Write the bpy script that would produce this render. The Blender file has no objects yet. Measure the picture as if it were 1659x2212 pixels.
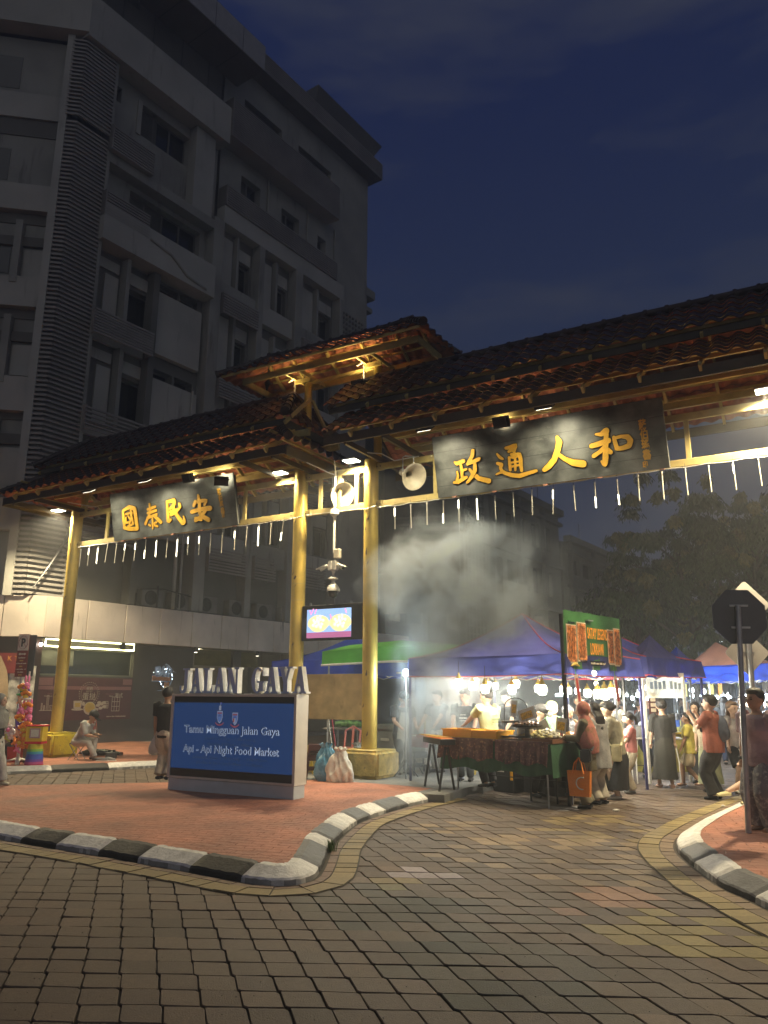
import bpy, bmesh, math, random
import numpy as np
from mathutils import Vector, Matrix
random.seed(7); RNG = np.random.default_rng(7)
S = bpy.context.scene; C = S.collection
R = math.radians
# ---------------------------------------------------------------- camera
CX, CY, FPX, CAMH = 829.5, 1106.0, 1661.0, 1.75
PITCH, ROLL = math.atan(394/1661), 0.0041
cam = bpy.data.objects.new('camera', bpy.data.cameras.new('camera')); C.objects.link(cam)
cam.data.sensor_fit = 'VERTICAL'; cam.data.sensor_height = 36; cam.data.lens = 36*1661/2212
cam.data.clip_start = .1; cam.data.clip_end = 900
cam.location = (0, 0, CAMH)
CR = Matrix.Rotation(math.pi/2+PITCH, 3, 'X') @ Matrix.Rotation(ROLL, 3, 'Z')
cam.rotation_euler = CR.to_euler()
S.camera = cam
# ---------------------------------------------------------------- world: last dusk light, with a fill glow added behind the viewer
W = bpy.data.worlds.new('World'); S.world = W; W.use_nodes = True
nt = W.node_tree; nt.nodes.clear()
def N(t, typ, **k):
    n = t.nodes.new(typ)
    for a, b in k.items(): setattr(n, a, b)
    return n
tc = N(nt, 'ShaderNodeTexCoord'); sep = N(nt, 'ShaderNodeSeparateXYZ'); nt.links.new(tc.outputs['Generated'], sep.inputs[0])
rp = N(nt, 'ShaderNodeValToRGB'); rp.color_ramp.interpolation = 'EASE'
e = rp.color_ramp.elements
e[0].position = .0; e[0].color = (.024, .032, .052, 1)
e[1].position = .72; e[1].color = (.0052, .0095, .036, 1)
m_ = e.new(.3); m_.color = (.0120, .0190, .0440, 1)
nt.links.new(sep.outputs['Z'], rp.inputs[0])
nz = N(nt, 'ShaderNodeTexNoise'); nz.inputs['Scale'].default_value = 2.2; nz.inputs['Detail'].default_value = 6; nz.inputs['Roughness'].default_value = .62
mp = N(nt, 'ShaderNodeMapping'); mp.inputs['Scale'].default_value = (1, 1, 4.5); mp.inputs['Rotation'].default_value = (.3, .62, 0)
nt.links.new(tc.outputs['Generated'], mp.inputs[0]); nt.links.new(mp.outputs[0], nz.inputs[0])
cr2 = N(nt, 'ShaderNodeMapRange'); cr2.inputs[1].default_value = .47; cr2.inputs[2].default_value = .72; cr2.inputs[3].default_value = 0; cr2.inputs[4].default_value = .75
nt.links.new(nz.outputs[0], cr2.inputs[0])
mx = N(nt, 'ShaderNodeMix', data_type='RGBA'); nt.links.new(cr2.outputs[0], mx.inputs[0]); nt.links.new(rp.outputs[0], mx.inputs[6]); mx.inputs[7].default_value = (.026, .029, .042, 1)
# warm glow added behind the viewer to light the street front
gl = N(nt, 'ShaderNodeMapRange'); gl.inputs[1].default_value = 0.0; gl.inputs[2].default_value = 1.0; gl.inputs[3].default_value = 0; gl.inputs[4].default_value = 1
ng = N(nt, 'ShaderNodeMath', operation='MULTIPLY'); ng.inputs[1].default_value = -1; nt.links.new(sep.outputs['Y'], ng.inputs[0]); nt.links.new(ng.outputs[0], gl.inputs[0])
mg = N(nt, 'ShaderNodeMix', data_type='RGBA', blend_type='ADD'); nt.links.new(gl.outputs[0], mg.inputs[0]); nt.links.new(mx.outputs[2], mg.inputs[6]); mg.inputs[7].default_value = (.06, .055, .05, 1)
sky = N(nt, 'ShaderNodeTexSky', sky_type='NISHITA'); sky.sun_disc = False; sky.sun_elevation = R(-4); sky.sun_rotation = R(180)
ad = N(nt, 'ShaderNodeMix', data_type='RGBA', blend_type='ADD'); ad.inputs[0].default_value = .05
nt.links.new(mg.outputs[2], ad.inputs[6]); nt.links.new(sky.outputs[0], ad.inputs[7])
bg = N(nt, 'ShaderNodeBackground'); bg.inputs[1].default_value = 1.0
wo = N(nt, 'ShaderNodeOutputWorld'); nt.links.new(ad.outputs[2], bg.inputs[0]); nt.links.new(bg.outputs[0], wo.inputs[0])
# ---------------------------------------------------------------- weak, wide fill added from behind the viewer for dusk and city glow
sd = bpy.data.lights.new('dusk_fill', 'SUN'); sd.energy = .075; sd.angle = R(50); sd.color = (1, .97, .88)
so = bpy.data.objects.new('dusk_fill', sd); C.objects.link(so); so.rotation_euler = (R(64), 0, R(8))
S.view_settings.view_transform = 'Standard'; S.view_settings.look = 'None'; S.view_settings.exposure = 0.7; S.view_settings.gamma = 1
S.render.engine = 'CYCLES'
cy = S.cycles
cy.use_denoising = True; cy.use_adaptive_sampling = True; cy.adaptive_threshold = .015
cy.max_bounces = 7; cy.diffuse_bounces = 3; cy.glossy_bounces = 3; cy.transmission_bounces = 4; cy.transparent_max_bounces = 12; cy.volume_bounces = 0
cy.sample_clamp_indirect = 3.0; cy.caustics_reflective = False; cy.caustics_refractive = False
cy.volume_step_rate = 1.6; cy.volume_max_steps = 96

# ---------------------------------------------------------------- sight lines used to read real positions off the ground and wall planes
def ray(x, y): return CR @ Vector(((x-CX)/FPX, (CY-y)/FPX, -1))
CAM = Vector((0, 0, CAMH))
def G(x, y, z=0.0):
    d = ray(x, y); return CAM + d*((z-CAMH)/d.z)
def AY(x, y, Y):
    d = ray(x, y); return CAM + d*(Y/d.y)
def HIT(x, y, P, n):
    d = ray(x, y); return CAM + d*((P-CAM).dot(n)/d.dot(n))
def HZ(y, p):                                   # height of what stands at p and shows at picture row y
    d = ray(CX + (p.x/p.y)*FPX/1.0, y); return CAMH + d.z*(p.y/d.y)

# ---------------------------------------------------------------- materials
MATS = {}
def mat(name, col, rough=.6, metal=0., var=.12, vscale=3., bump=.0, bscale=40., spec=.5, emit=0., ecol=None, col2=None, alpha=1., coord='Object', dirt=None, trans=0., sub=0.):
    if name in MATS: return MATS[name]
    m = bpy.data.materials.new(name); m.use_nodes = True; t = m.node_tree
    b = t.nodes['Principled BSDF']; MATS[name] = m
    b.inputs['Roughness'].default_value = rough; b.inputs['Metallic'].default_value = metal
    b.inputs['Specular IOR Level'].default_value = spec
    c = (*col, 1)
    b.inputs['Base Color'].default_value = c
    if var > 0:
        tcn = N(t, 'ShaderNodeTexCoord'); n = N(t, 'ShaderNodeTexNoise'); n.inputs['Scale'].default_value = vscale; n.inputs['Detail'].default_value = 5
        t.links.new(tcn.outputs[coord], n.inputs[0])
        r = N(t, 'ShaderNodeValToRGB'); ee = r.color_ramp.elements
        lo = tuple(max(0, x*(1-var*2)) for x in col); hi = tuple(min(1, x*(1+var)) for x in (col2 or col))
        ee[0].position = .3; ee[0].color = (*lo, 1); ee[1].position = .68; ee[1].color = (*hi, 1)
        t.links.new(n.outputs[0], r.inputs[0]); last = r.outputs[0]
        if dirt:
            n2 = N(t, 'ShaderNodeTexNoise'); n2.inputs['Scale'].default_value = dirt[1]; n2.inputs['Detail'].default_value = 8; n2.inputs['Roughness'].default_value = .7
            mp2 = N(t, 'ShaderNodeMapping'); mp2.inputs['Scale'].default_value = dirt[3] if len(dirt) > 3 else (1, 1, 1); mp2.inputs['Location'].default_value = (3.1, 7.7, 1.3)
            t.links.new(tcn.outputs[coord], mp2.inputs[0]); t.links.new(mp2.outputs[0], n2.inputs[0])
            mr = N(t, 'ShaderNodeMapRange'); mr.inputs[1].default_value = dirt[2]; mr.inputs[2].default_value = dirt[2]+.12
            t.links.new(n2.outputs[0], mr.inputs[0])
            mm = N(t, 'ShaderNodeMix', data_type='RGBA'); t.links.new(mr.outputs[0], mm.inputs[0]); t.links.new(last, mm.inputs[6]); mm.inputs[7].default_value = (*dirt[0], 1); last = mm.outputs[2]
        t.links.new(last, b.inputs['Base Color'])
        rr = N(t, 'ShaderNodeMapRange'); rr.inputs[3].default_value = max(.03, rough-.1); rr.inputs[4].default_value = min(1, rough+.12)
        t.links.new(n.outputs[0], rr.inputs[0]); t.links.new(rr.outputs[0], b.inputs['Roughness'])
        if bump > 0:
            nb = N(t, 'ShaderNodeTexNoise'); nb.inputs['Scale'].default_value = bscale; nb.inputs['Detail'].default_value = 6
            t.links.new(tcn.outputs[coord], nb.inputs[0])
            bp = N(t, 'ShaderNodeBump'); bp.inputs['Strength'].default_value = bump; bp.inputs['Distance'].default_value = .02
            t.links.new(nb.outputs[0], bp.inputs['Height']); t.links.new(bp.outputs[0], b.inputs['Normal'])
    if emit > 0:
        b.inputs['Emission Color'].default_value = (*(ecol or col), 1); b.inputs['Emission Strength'].default_value = emit
    if trans > 0: b.inputs['Transmission Weight'].default_value = trans
    if alpha < 1: b.inputs['Alpha'].default_value = alpha
    return m
def attr_mat(name, rough=.75, bump=.25, bscale=60., var=.2, vscale=14., metal=0., spec=.4):
    """base colour from the mesh's own colour attribute 'tint', with grain"""
    if name in MATS: return MATS[name]
    m = bpy.data.materials.new(name); m.use_nodes = True; t = m.node_tree; b = t.nodes['Principled BSDF']; MATS[name] = m
    a = N(t, 'ShaderNodeAttribute', attribute_name='tint'); tcn = N(t, 'ShaderNodeTexCoord')
    n = N(t, 'ShaderNodeTexNoise'); n.inputs['Scale'].default_value = vscale; n.inputs['Detail'].default_value = 8; n.inputs['Roughness'].default_value = .65; t.links.new(tcn.outputs['Object'], n.inputs[0])
    mr = N(t, 'ShaderNodeMapRange'); mr.inputs[1].default_value = .3; mr.inputs[2].default_value = .7; mr.inputs[3].default_value = 1-var; mr.inputs[4].default_value = 1+var; t.links.new(n.outputs[0], mr.inputs[0])
    n1 = N(t, 'ShaderNodeTexNoise'); n1.inputs['Scale'].default_value = .55; n1.inputs['Detail'].default_value = 5; t.links.new(tcn.outputs['Object'], n1.inputs[0])
    mr1 = N(t, 'ShaderNodeMapRange'); mr1.inputs[1].default_value = .35; mr1.inputs[2].default_value = .65; mr1.inputs[3].default_value = .78; mr1.inputs[4].default_value = 1.15; t.links.new(n1.outputs[0], mr1.inputs[0])
    mu = N(t, 'ShaderNodeMath', operation='MULTIPLY'); t.links.new(mr.outputs[0], mu.inputs[0]); t.links.new(mr1.outputs[0], mu.inputs[1])
    vm = N(t, 'ShaderNodeVectorMath', operation='SCALE'); t.links.new(a.outputs['Color'], vm.inputs[0]); t.links.new(mu.outputs[0], vm.inputs['Scale'])
    t.links.new(vm.outputs[0], b.inputs['Base Color']); b.inputs['Roughness'].default_value = rough; b.inputs['Metallic'].default_value = metal; b.inputs['Specular IOR Level'].default_value = spec
    rr = N(t, 'ShaderNodeMapRange'); rr.inputs[3].default_value = rough-.15; rr.inputs[4].default_value = rough+.15; t.links.new(n1.outputs[0], rr.inputs[0]); t.links.new(rr.outputs[0], b.inputs['Roughness'])
    nb = N(t, 'ShaderNodeTexNoise'); nb.inputs['Scale'].default_value = bscale; nb.inputs['Detail'].default_value = 6; t.links.new(tcn.outputs['Object'], nb.inputs[0])
    bp = N(t, 'ShaderNodeBump'); bp.inputs['Strength'].default_value = bump; bp.inputs['Distance'].default_value = .015; t.links.new(nb.outputs[0], bp.inputs['Height']); t.links.new(bp.outputs[0], b.inputs['Normal'])
    return m
def glow(name, col, k): return mat(name, (.8, .8, .8), var=0, emit=k, ecol=col)

# ---------------------------------------------------------------- mesh builder
class MB:
    def __init__(s): s.v = []; s.f = []; s.m = []
    def add(s, vs, fs, mi=0):
        o = len(s.v); s.v += [tuple(v) for v in vs]; s.f += [tuple(i+o for i in f) for f in fs]; s.m += [mi]*len(fs); return s
    def box(s, c, size, rot=None, mi=0):
        hx, hy, hz = (k/2 for k in size); vs = [Vector((x*hx, y*hy, z*hz)) for x in (-1, 1) for y in (-1, 1) for z in (-1, 1)]
        if rot is not None: vs = [rot @ v for v in vs]
        c = Vector(c)
        return s.add([v+c for v in vs], [(0, 1, 3, 2), (4, 6, 7, 5), (0, 4, 5, 1), (2, 3, 7, 6), (0, 2, 6, 4), (1, 5, 7, 3)], mi)
    def bx(s, x0, x1, y0, y1, z0, z1, mi=0): return s.box(((x0+x1)/2, (y0+y1)/2, (z0+z1)/2), (abs(x1-x0), abs(y1-y0), abs(z1-z0)), None, mi)
    def bar(s, a, b, w, h=None, mi=0, up=(0, 0, 1)):
        a, b = Vector(a), Vector(b); h = h or w; d = b-a; L = d.length
        if L < 1e-6: return s
        d.normalize(); u = Vector(up); x = d.cross(u)
        if x.length < 1e-3: x = d.cross(Vector((1, 0, 0)))
        x.normalize(); z = x.cross(d); M = Matrix((x, d, z)).transposed()
        return s.box((a+b)/2, (w, L, h), M, mi)
    def tube(s, pts, r, n=10, mi=0, cap=True, sq=(1, 1), up=None):
        pts = [Vector(p) for p in pts]; rs = r if isinstance(r, (list, tuple)) else [r]*len(pts)
        sqs = sq if isinstance(sq, list) else [sq]*len(pts)
        vs = []; t0 = None
        ref = Vector(up) if up is not None else None
        for i, p in enumerate(pts):
            d = (pts[min(i+1, len(pts)-1)]-pts[max(i-1, 0)]).normalized()
            if ref is None:
                ref = Vector((0, 0, 1)) if abs(d.z) < .9 else Vector((1, 0, 0))
            x = d.cross(ref).normalized(); y = x.cross(d).normalized()
            if up is None: ref = y
            for k in range(n):
                a = 2*math.pi*k/n; vs.append(p + x*(math.cos(a)*rs[i]*sqs[i][0]) + y*(math.sin(a)*rs[i]*sqs[i][1]))
        fs = [(i*n+k, i*n+(k+1) % n, (i+1)*n+(k+1) % n, (i+1)*n+k) for i in range(len(pts)-1) for k in range(n)]
        if cap: fs += [tuple(range(n-1, -1, -1)), tuple(range((len(pts)-1)*n, len(pts)*n))]
        return s.add(vs, fs, mi)
    def cyl(s, a, b, r, r2=None, n=16, mi=0): return s.tube([a, b], [r, r if r2 is None else r2], n, mi)
    def ell(s, c, rad, n=14, mi=0, rot=None):
        vs = []; rows = max(6, n//2+1); c = Vector(c)
        for i in range(rows+1):
            th = math.pi*i/rows
            for k in range(n):
                a = 2*math.pi*k/n; v = Vector((rad[0]*math.sin(th)*math.cos(a), rad[1]*math.sin(th)*math.sin(a), rad[2]*math.cos(th)))
                if rot is not None: v = rot @ v
                vs.append(c+v)
        fs = [(i*n+k, (i+1)*n+k, (i+1)*n+(k+1) % n, i*n+(k+1) % n) for i in range(rows) for k in range(n)]
        return s.add(vs, fs, mi)
    def prism(s, poly, z0, z1, mi=0, mit=None):
        n = len(poly); vs = [(x, y, z0) for x, y in poly]+[(x, y, z1) for x, y in poly]
        s.add(vs, [(i, (i+1) % n, n+(i+1) % n, n+i) for i in range(n)], mi)
        s.add(vs, [tuple(range(n-1, -1, -1))], mi); return s.add(vs, [tuple(range(n, 2*n))], mi if mit is None else mit)
    def lathe(s, c, prof, n=20, mi=0, axis=None):
        M = Matrix.Identity(3)
        if axis is not None: M = Vector(axis).normalized().to_track_quat('Z', 'Y').to_matrix()
        c = Vector(c); vs = []
        for r, z in prof:
            for k in range(n):
                a = 2*math.pi*k/n; vs.append(c + M @ Vector((r*math.cos(a), r*math.sin(a), z)))
        return s.add(vs, [(i*n+k, i*n+(k+1) % n, (i+1)*n+(k+1) % n, (i+1)*n+k) for i in range(len(prof)-1) for k in range(n)], mi)
    def quad(s, a, b, c, d, mi=0): return s.add([a, b, c, d], [(0, 1, 2, 3)], mi)
    def grid(s, P, mi=0, closed=False):
        nr, nc = len(P), len(P[0]); vs = [p for row in P for p in row]
        return s.add(vs, [(i*nc+k, i*nc+(k+1) % nc, (i+1)*nc+(k+1) % nc, (i+1)*nc+k) for i in range(nr-1) for k in range(nc if closed else nc-1)], mi)
    def mesh(s, name, mats, smooth=False):
        me = bpy.data.meshes.new(name); me.from_pydata(s.v, [], s.f)
        for m in (mats if isinstance(mats, (list, tuple)) else [mats]):
            if m is not None: me.materials.append(m)
        me.polygons.foreach_set('material_index', s.m)
        if smooth: me.polygons.foreach_set('use_smooth', [True]*len(s.f))
        me.update(); return me
def obj(name, mb, mats=None, parent=None, smooth=False, bevel=0, seg=1, auto=True):
    me = mb.mesh(name, mats, smooth) if isinstance(mb, MB) else mb
    o = bpy.data.objects.new(name, me); C.objects.link(o)
    if parent is not None: o.parent = parent
    if bevel:
        bm = bmesh.new(); bm.from_mesh(me)
        bmesh.ops.remove_doubles(bm, verts=bm.verts, dist=1e-5)
        es = [e_ for e_ in bm.edges if len(e_.link_faces) == 2 and e_.calc_face_angle(0) > .5]
        bmesh.ops.bevel(bm, geom=es, offset=bevel, segments=seg, affect='EDGES', clamp_overlap=True); bm.to_mesh(me); bm.free()
    if smooth and auto:
        try: me.set_sharp_from_angle(angle=R(40))
        except Exception: pass
    return o
def tag(o, label=None, cat=None, group=None, kind=None):
    if label: o['label'] = label
    if cat: o['category'] = cat
    if group: o['group'] = group
    if kind: o['kind'] = kind
    return o
SCL = [1.0]
def thing(name, label, cat, loc=(0, 0, 0), rz=0, group=None):
    o = bpy.data.objects.new(name, None); C.objects.link(o); o.location = loc; o.scale = (SCL[0],)*3; o.rotation_euler = (0, 0, rz); o.empty_display_size = .2
    return tag(o, label, cat, group)
def lamp(kind, power, loc, parent=None, col=(1, .86, .6), size=.1, name='light', aim=None, spot=None, sizey=None, blend=.5):
    l = bpy.data.lights.new(name, kind); l.energy = power; l.color = col
    if kind == 'AREA':
        l.size = size
        if sizey: l.shape = 'RECTANGLE'; l.size_y = sizey
    else: l.shadow_soft_size = size
    if spot: l.spot_size = R(spot); l.spot_blend = blend
    o = bpy.data.objects.new(name, l); C.objects.link(o); o.location = loc
    if parent is not None: o.parent = parent
    if aim is not None: o.rotation_euler = Vector(aim).to_track_quat('-Z', 'Y').to_euler()
    return o
DG = bpy.context.evaluated_depsgraph_get
def text_mesh(s, h, depth=.004, w=None, offset=0., align='LEFT', shear=0., res=3):
    """lettering from the built-in font as a mesh in XZ (facing -Y), capital height h, lower left at origin, scaled to width w if given"""
    c = bpy.data.curves.new('t', 'FONT'); c.body = s; c.size = h/.72; c.extrude = depth/2; c.offset = offset; c.resolution_u = res; c.shear = shear
    o = bpy.data.objects.new('t', c); C.objects.link(o)
    me = bpy.data.meshes.new_from_object(o.evaluated_get(DG())); bpy.data.objects.remove(o); bpy.data.curves.remove(c)
    n = len(me.vertices)
    if n == 0: return me
    a = np.zeros(n*3); me.vertices.foreach_get('co', a); a = a.reshape(-1, 3)
    x0, x1 = a[:, 0].min(), a[:, 0].max()
    k = (w/(x1-x0)) if w else 1
    b = np.stack([(a[:, 0]-x0)*k, -a[:, 2], a[:, 1]], 1)
    if align == 'CENTER': b[:, 0] -= (x1-x0)*k/2
    me.vertices.foreach_set('co', b.ravel()); me.update(); return me
def put(me, loc, M3=None):
    M = Matrix.Translation(Vector(loc)) if M3 is None else Matrix.Translation(Vector(loc)) @ M3.to_4x4()
    me.transform(M); return me
def join(mes, name='lettering'):
    bm = bmesh.new()
    for m in mes: bm.from_mesh(m)
    me = bpy.data.meshes.new(name); bm.to_mesh(me); bm.free(); return me
def setmat(me, ms):
    me.materials.clear()
    for m in (ms if isinstance(ms, (list, tuple)) else [ms]): me.materials.append(m)
    return me
def wrinkle(me, amp, seed, fz=1.0):
    n = len(me.vertices); co = np.zeros(n*3); no = np.zeros(n*3); me.vertices.foreach_get('co', co); me.vertex_normals.foreach_get('vector', no)
    co = co.reshape(-1, 3); no = no.reshape(-1, 3); r = np.random.default_rng(seed); w = np.zeros(n)
    for k in range(5):
        d = r.normal(size=3)*np.array([1, 1, .55*fz]); d = d/np.linalg.norm(d)*r.uniform(14, 42); w += np.sin(co@d+r.uniform(0, 6))/(1+k*.5)
    co = co+no*(w*amp*.4)[:, None]; me.vertices.foreach_set('co', co.ravel()); me.update()
# ---------------------------------------------------------------- ground, road pavers, kerbs
def tint(me, cols):
    a = me.attributes.new('tint', 'FLOAT_COLOR', 'FACE'); c = np.ones((len(me.polygons), 4)); c[:, :3] = np.array(cols)[:, :3]
    a.data.foreach_set('color', c.ravel())
def resample(pts, step):
    pts = [Vector(p) for p in pts]; out = []
    # Catmull-Rom through the points
    P = [pts[0]*2-pts[1]]+pts+[pts[-1]*2-pts[-2]]; dense = []
    for i in range(1, len(P)-2):
        for k in range(12):
            t = k/12; p0, p1, p2, p3 = P[i-1:i+3]
            dense.append(.5*((2*p1)+(p2-p0)*t+(2*p0-5*p1+4*p2-p3)*t*t+(3*p1-p0-3*p2+p3)*t**3))
    dense.append(pts[-1]); out = [dense[0]]; acc = 0
    for a, b in zip(dense, dense[1:]):
        L = (b-a).length
        while acc+L >= step:
            t = (step-acc)/L; a = a+(b-a)*t; out.append(a.copy()); L = (b-a).length; acc = 0
        acc += L
    return out
def flat(l): return [Vector((p.x, p.y, 0)) for p in l]
def smoothcol(c, k): return tuple(x*k for x in c)
ground = obj('ground', MB().add([(-260, -80, -.06), (260, -80, -.06), (260, 420, -.06), (-260, 420, -.06)], [(0, 1, 2, 3)]), mat('asphalt', (.06, .058, .055), rough=.9, var=.25, vscale=2, bump=.4, bscale=80))
tag(ground, kind='structure')
# kerb lines (foot of the kerb on the road)
K1 = flat([G(-260, 1762), G(0, 1815), G(115, 1835), G(210, 1850), G(290, 1865), G(400, 1885), G(515, 1907), G(580, 1916), G(640, 1914), G(676, 1903), G(692, 1885), G(704, 1858), G(712, 1838), G(735, 1812), G(775, 1780), G(835, 1758), G(890, 1742), G(940, 1731), G(988, 1722)])
K2 = flat([G(1790, 2030), G(1659, 1967), G(1600, 1938), G(1560, 1920), G(1500, 1876), G(1470, 1850), G(1461, 1832), G(1466, 1816), G(1485, 1802), G(1522, 1779), G(1570, 1756), G(1605, 1741), G(1680, 1716), G(1760, 1700)])
k1 = resample(K1, .06); k2 = resample(K2, .06)
def dist_line(X, Y, line):
    L = np.array([(p.x, p.y) for p in line[::3]]); d = np.full(X.shape, 1e9)
    for x, y in L: d = np.minimum(d, (X-x)**2+(Y-y)**2)
    return np.sqrt(d)
def build_pavers():
    w, h = .243, .25; ang = R(-2.0); ca, sa = math.cos(ang), math.sin(ang)
    V = []; F = []; Cc = []
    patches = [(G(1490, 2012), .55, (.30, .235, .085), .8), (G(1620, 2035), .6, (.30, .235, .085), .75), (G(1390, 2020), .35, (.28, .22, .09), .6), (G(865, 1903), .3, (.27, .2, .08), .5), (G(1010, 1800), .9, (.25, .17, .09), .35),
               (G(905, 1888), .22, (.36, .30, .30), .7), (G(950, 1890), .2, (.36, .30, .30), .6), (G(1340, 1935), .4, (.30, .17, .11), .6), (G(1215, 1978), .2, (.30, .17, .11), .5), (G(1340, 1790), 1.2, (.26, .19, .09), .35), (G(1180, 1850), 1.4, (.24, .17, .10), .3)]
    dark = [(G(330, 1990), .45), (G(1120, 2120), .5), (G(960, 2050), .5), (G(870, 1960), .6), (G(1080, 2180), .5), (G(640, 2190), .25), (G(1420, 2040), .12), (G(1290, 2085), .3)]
    green = [(G(1080, 2090), .7), (G(950, 1990), .7), (G(800, 1950), .7), (G(1180, 2180), .5)]
    base = [(.116, .079, .054), (.126, .087, .060), (.108, .075, .054), (.132, .092, .062), (.118, .084, .058)]
    for j in range(-6, 150):
        ctr = j*.091+(j % 2)*.007
        y0 = 3.3+j*h
        half = 5.5+y0*.62
        n = int(half/w)+1
        for i in range(-n, n+1):
            u = i*w - (ctr % w); v = y0
            x = u*ca-v*sa; y = u*sa+v*ca
            if y < 3.2: continue
            if y > 24 and (x < -16): continue
            g_ = .0034+random.random()*.0025; cxx, czz = random.uniform(-.003, .003), random.uniform(-.0035, .0035); tl, tk = random.uniform(-.004, .004), random.uniform(-.004, .004)
            c1 = .02
            a, b = w/2-g_, h/2-g_
            oc = [(-a+c1, -b), (a, -b), (a, b-c1), (a-c1, b), (-a, b), (-a, -b+c1)]
            rot = random.uniform(-.012, .012)
            pts = []
            for s_, zz in ((1., -.03), (1., -.006), (.968, 0.)):
                for px, py in oc:
                    px, py = px*s_+cxx-py*.30, py*s_
                    px, py = px-rot*py, py+rot*px
                    X = x+px*ca-py*sa; Y = y+px*sa+py*ca
                    pts.append((X, Y, zz+czz+tl*px*4+tk*py*4))
            o = len(V); V += pts
            m = 6
            F.append(tuple(o+12+k for k in range(6)))
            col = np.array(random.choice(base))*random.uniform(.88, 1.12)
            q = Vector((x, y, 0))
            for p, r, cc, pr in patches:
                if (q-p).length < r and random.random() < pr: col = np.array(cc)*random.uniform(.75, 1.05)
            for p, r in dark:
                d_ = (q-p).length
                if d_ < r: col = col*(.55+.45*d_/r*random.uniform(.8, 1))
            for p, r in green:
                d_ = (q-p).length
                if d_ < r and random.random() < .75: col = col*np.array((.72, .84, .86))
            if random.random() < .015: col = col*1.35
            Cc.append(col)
            for k in range(6):
                F.append((o+k, o+(k+1) % m, o+6+(k+1) % m, o+6+k)); Cc.append(col*.72)
                F.append((o+6+k, o+6+(k+1) % m, o+12+(k+1) % m, o+12+k)); Cc.append(col*.9)
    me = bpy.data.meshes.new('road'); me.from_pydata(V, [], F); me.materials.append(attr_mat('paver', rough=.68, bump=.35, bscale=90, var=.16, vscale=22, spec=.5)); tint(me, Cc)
    return me
road = obj('road', build_pavers()); tag(road, kind='structure')
jt = obj('road_bed', MB().add([(-30, 2, -.022), (45, 2, -.022), (45, 80, -.022), (-30, 80, -.022)], [(0, 1, 2, 3)]), mat('joint_sand', (.07, .058, .046), rough=.95)); tag(jt, kind='structure')
# yellow edging course of pavers along the kerbs
def edging(line, name, flip, a0=.03, widths=((.10, (.20, .125, .085)), (.23, (.27, .20, .085))), step=.2):
    L = resample(line, step); V = []; F = []; Cc = []
    cum = a0
    for wd, bc in widths:
        for i in range(len(L)-1):
            p, q = L[i], L[i+1]
            def nor(k):
                d = (L[min(k+1, len(L)-1)]-L[max(k-1, 0)]).normalized(); return Vector((d.y, -d.x, 0))*flip
            n0, n1 = nor(i), nor(i+1); g_ = .006
            A, B = p.lerp(q, .03), p.lerp(q, .97)
            quad = [A+n0*(cum+g_), B+n1*(cum+g_), B+n1*(cum+wd-g_), A+n0*(cum+wd-g_)]
            o = len(V); dz = random.uniform(-.003, .003)
            V += [(v.x, v.y, -.02) for v in quad]+[(v.x, v.y, .013+dz) for v in quad]
            col = np.array(bc)*random.uniform(.8, 1.15)
            F += [(o+4, o+5, o+6, o+7)]+[(o+k, o+(k+1) % 4, o+4+(k+1) % 4, o+4+k) for k in range(4)]
            Cc += [col]+[col*.4]*4
        cum += wd
    o = len(V)
    me = bpy.data.meshes.new(name); me.from_pydata(V, [], F); me.materials.append(attr_mat('paver')); tint(me, Cc)
    ob = obj(name, me); tag(ob, kind='structure')
    # sand between them
    V = []; F = []
    for i, p in enumerate(L):
        d = (L[min(i+1, len(L)-1)]-L[max(i-1, 0)]).normalized(); n = Vector((d.y, -d.x, 0))*flip
        V += [(p.x, p.y, .008), ((p+n*(cum+.01)).x, (p+n*(cum+.01)).y, .008)]
        if i: F.append((2*i-2, 2*i-1, 2*i+1, 2*i))
    me = bpy.data.meshes.new(name); me.from_pydata(V, [], F); me.materials.append(MATS['joint_sand']); tag(obj('road_edge_bed', me), kind='structure')
edging(K1, 'road_edging', 1)
edging(K2, 'road_edging', -1, widths=((.16, (.22, .15, .09)), (.24, (.28, .21, .085))))
BLK, GRY, WHT = (.035, .033, .031), (.15, .15, .15), (.76, .74, .69)
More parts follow.
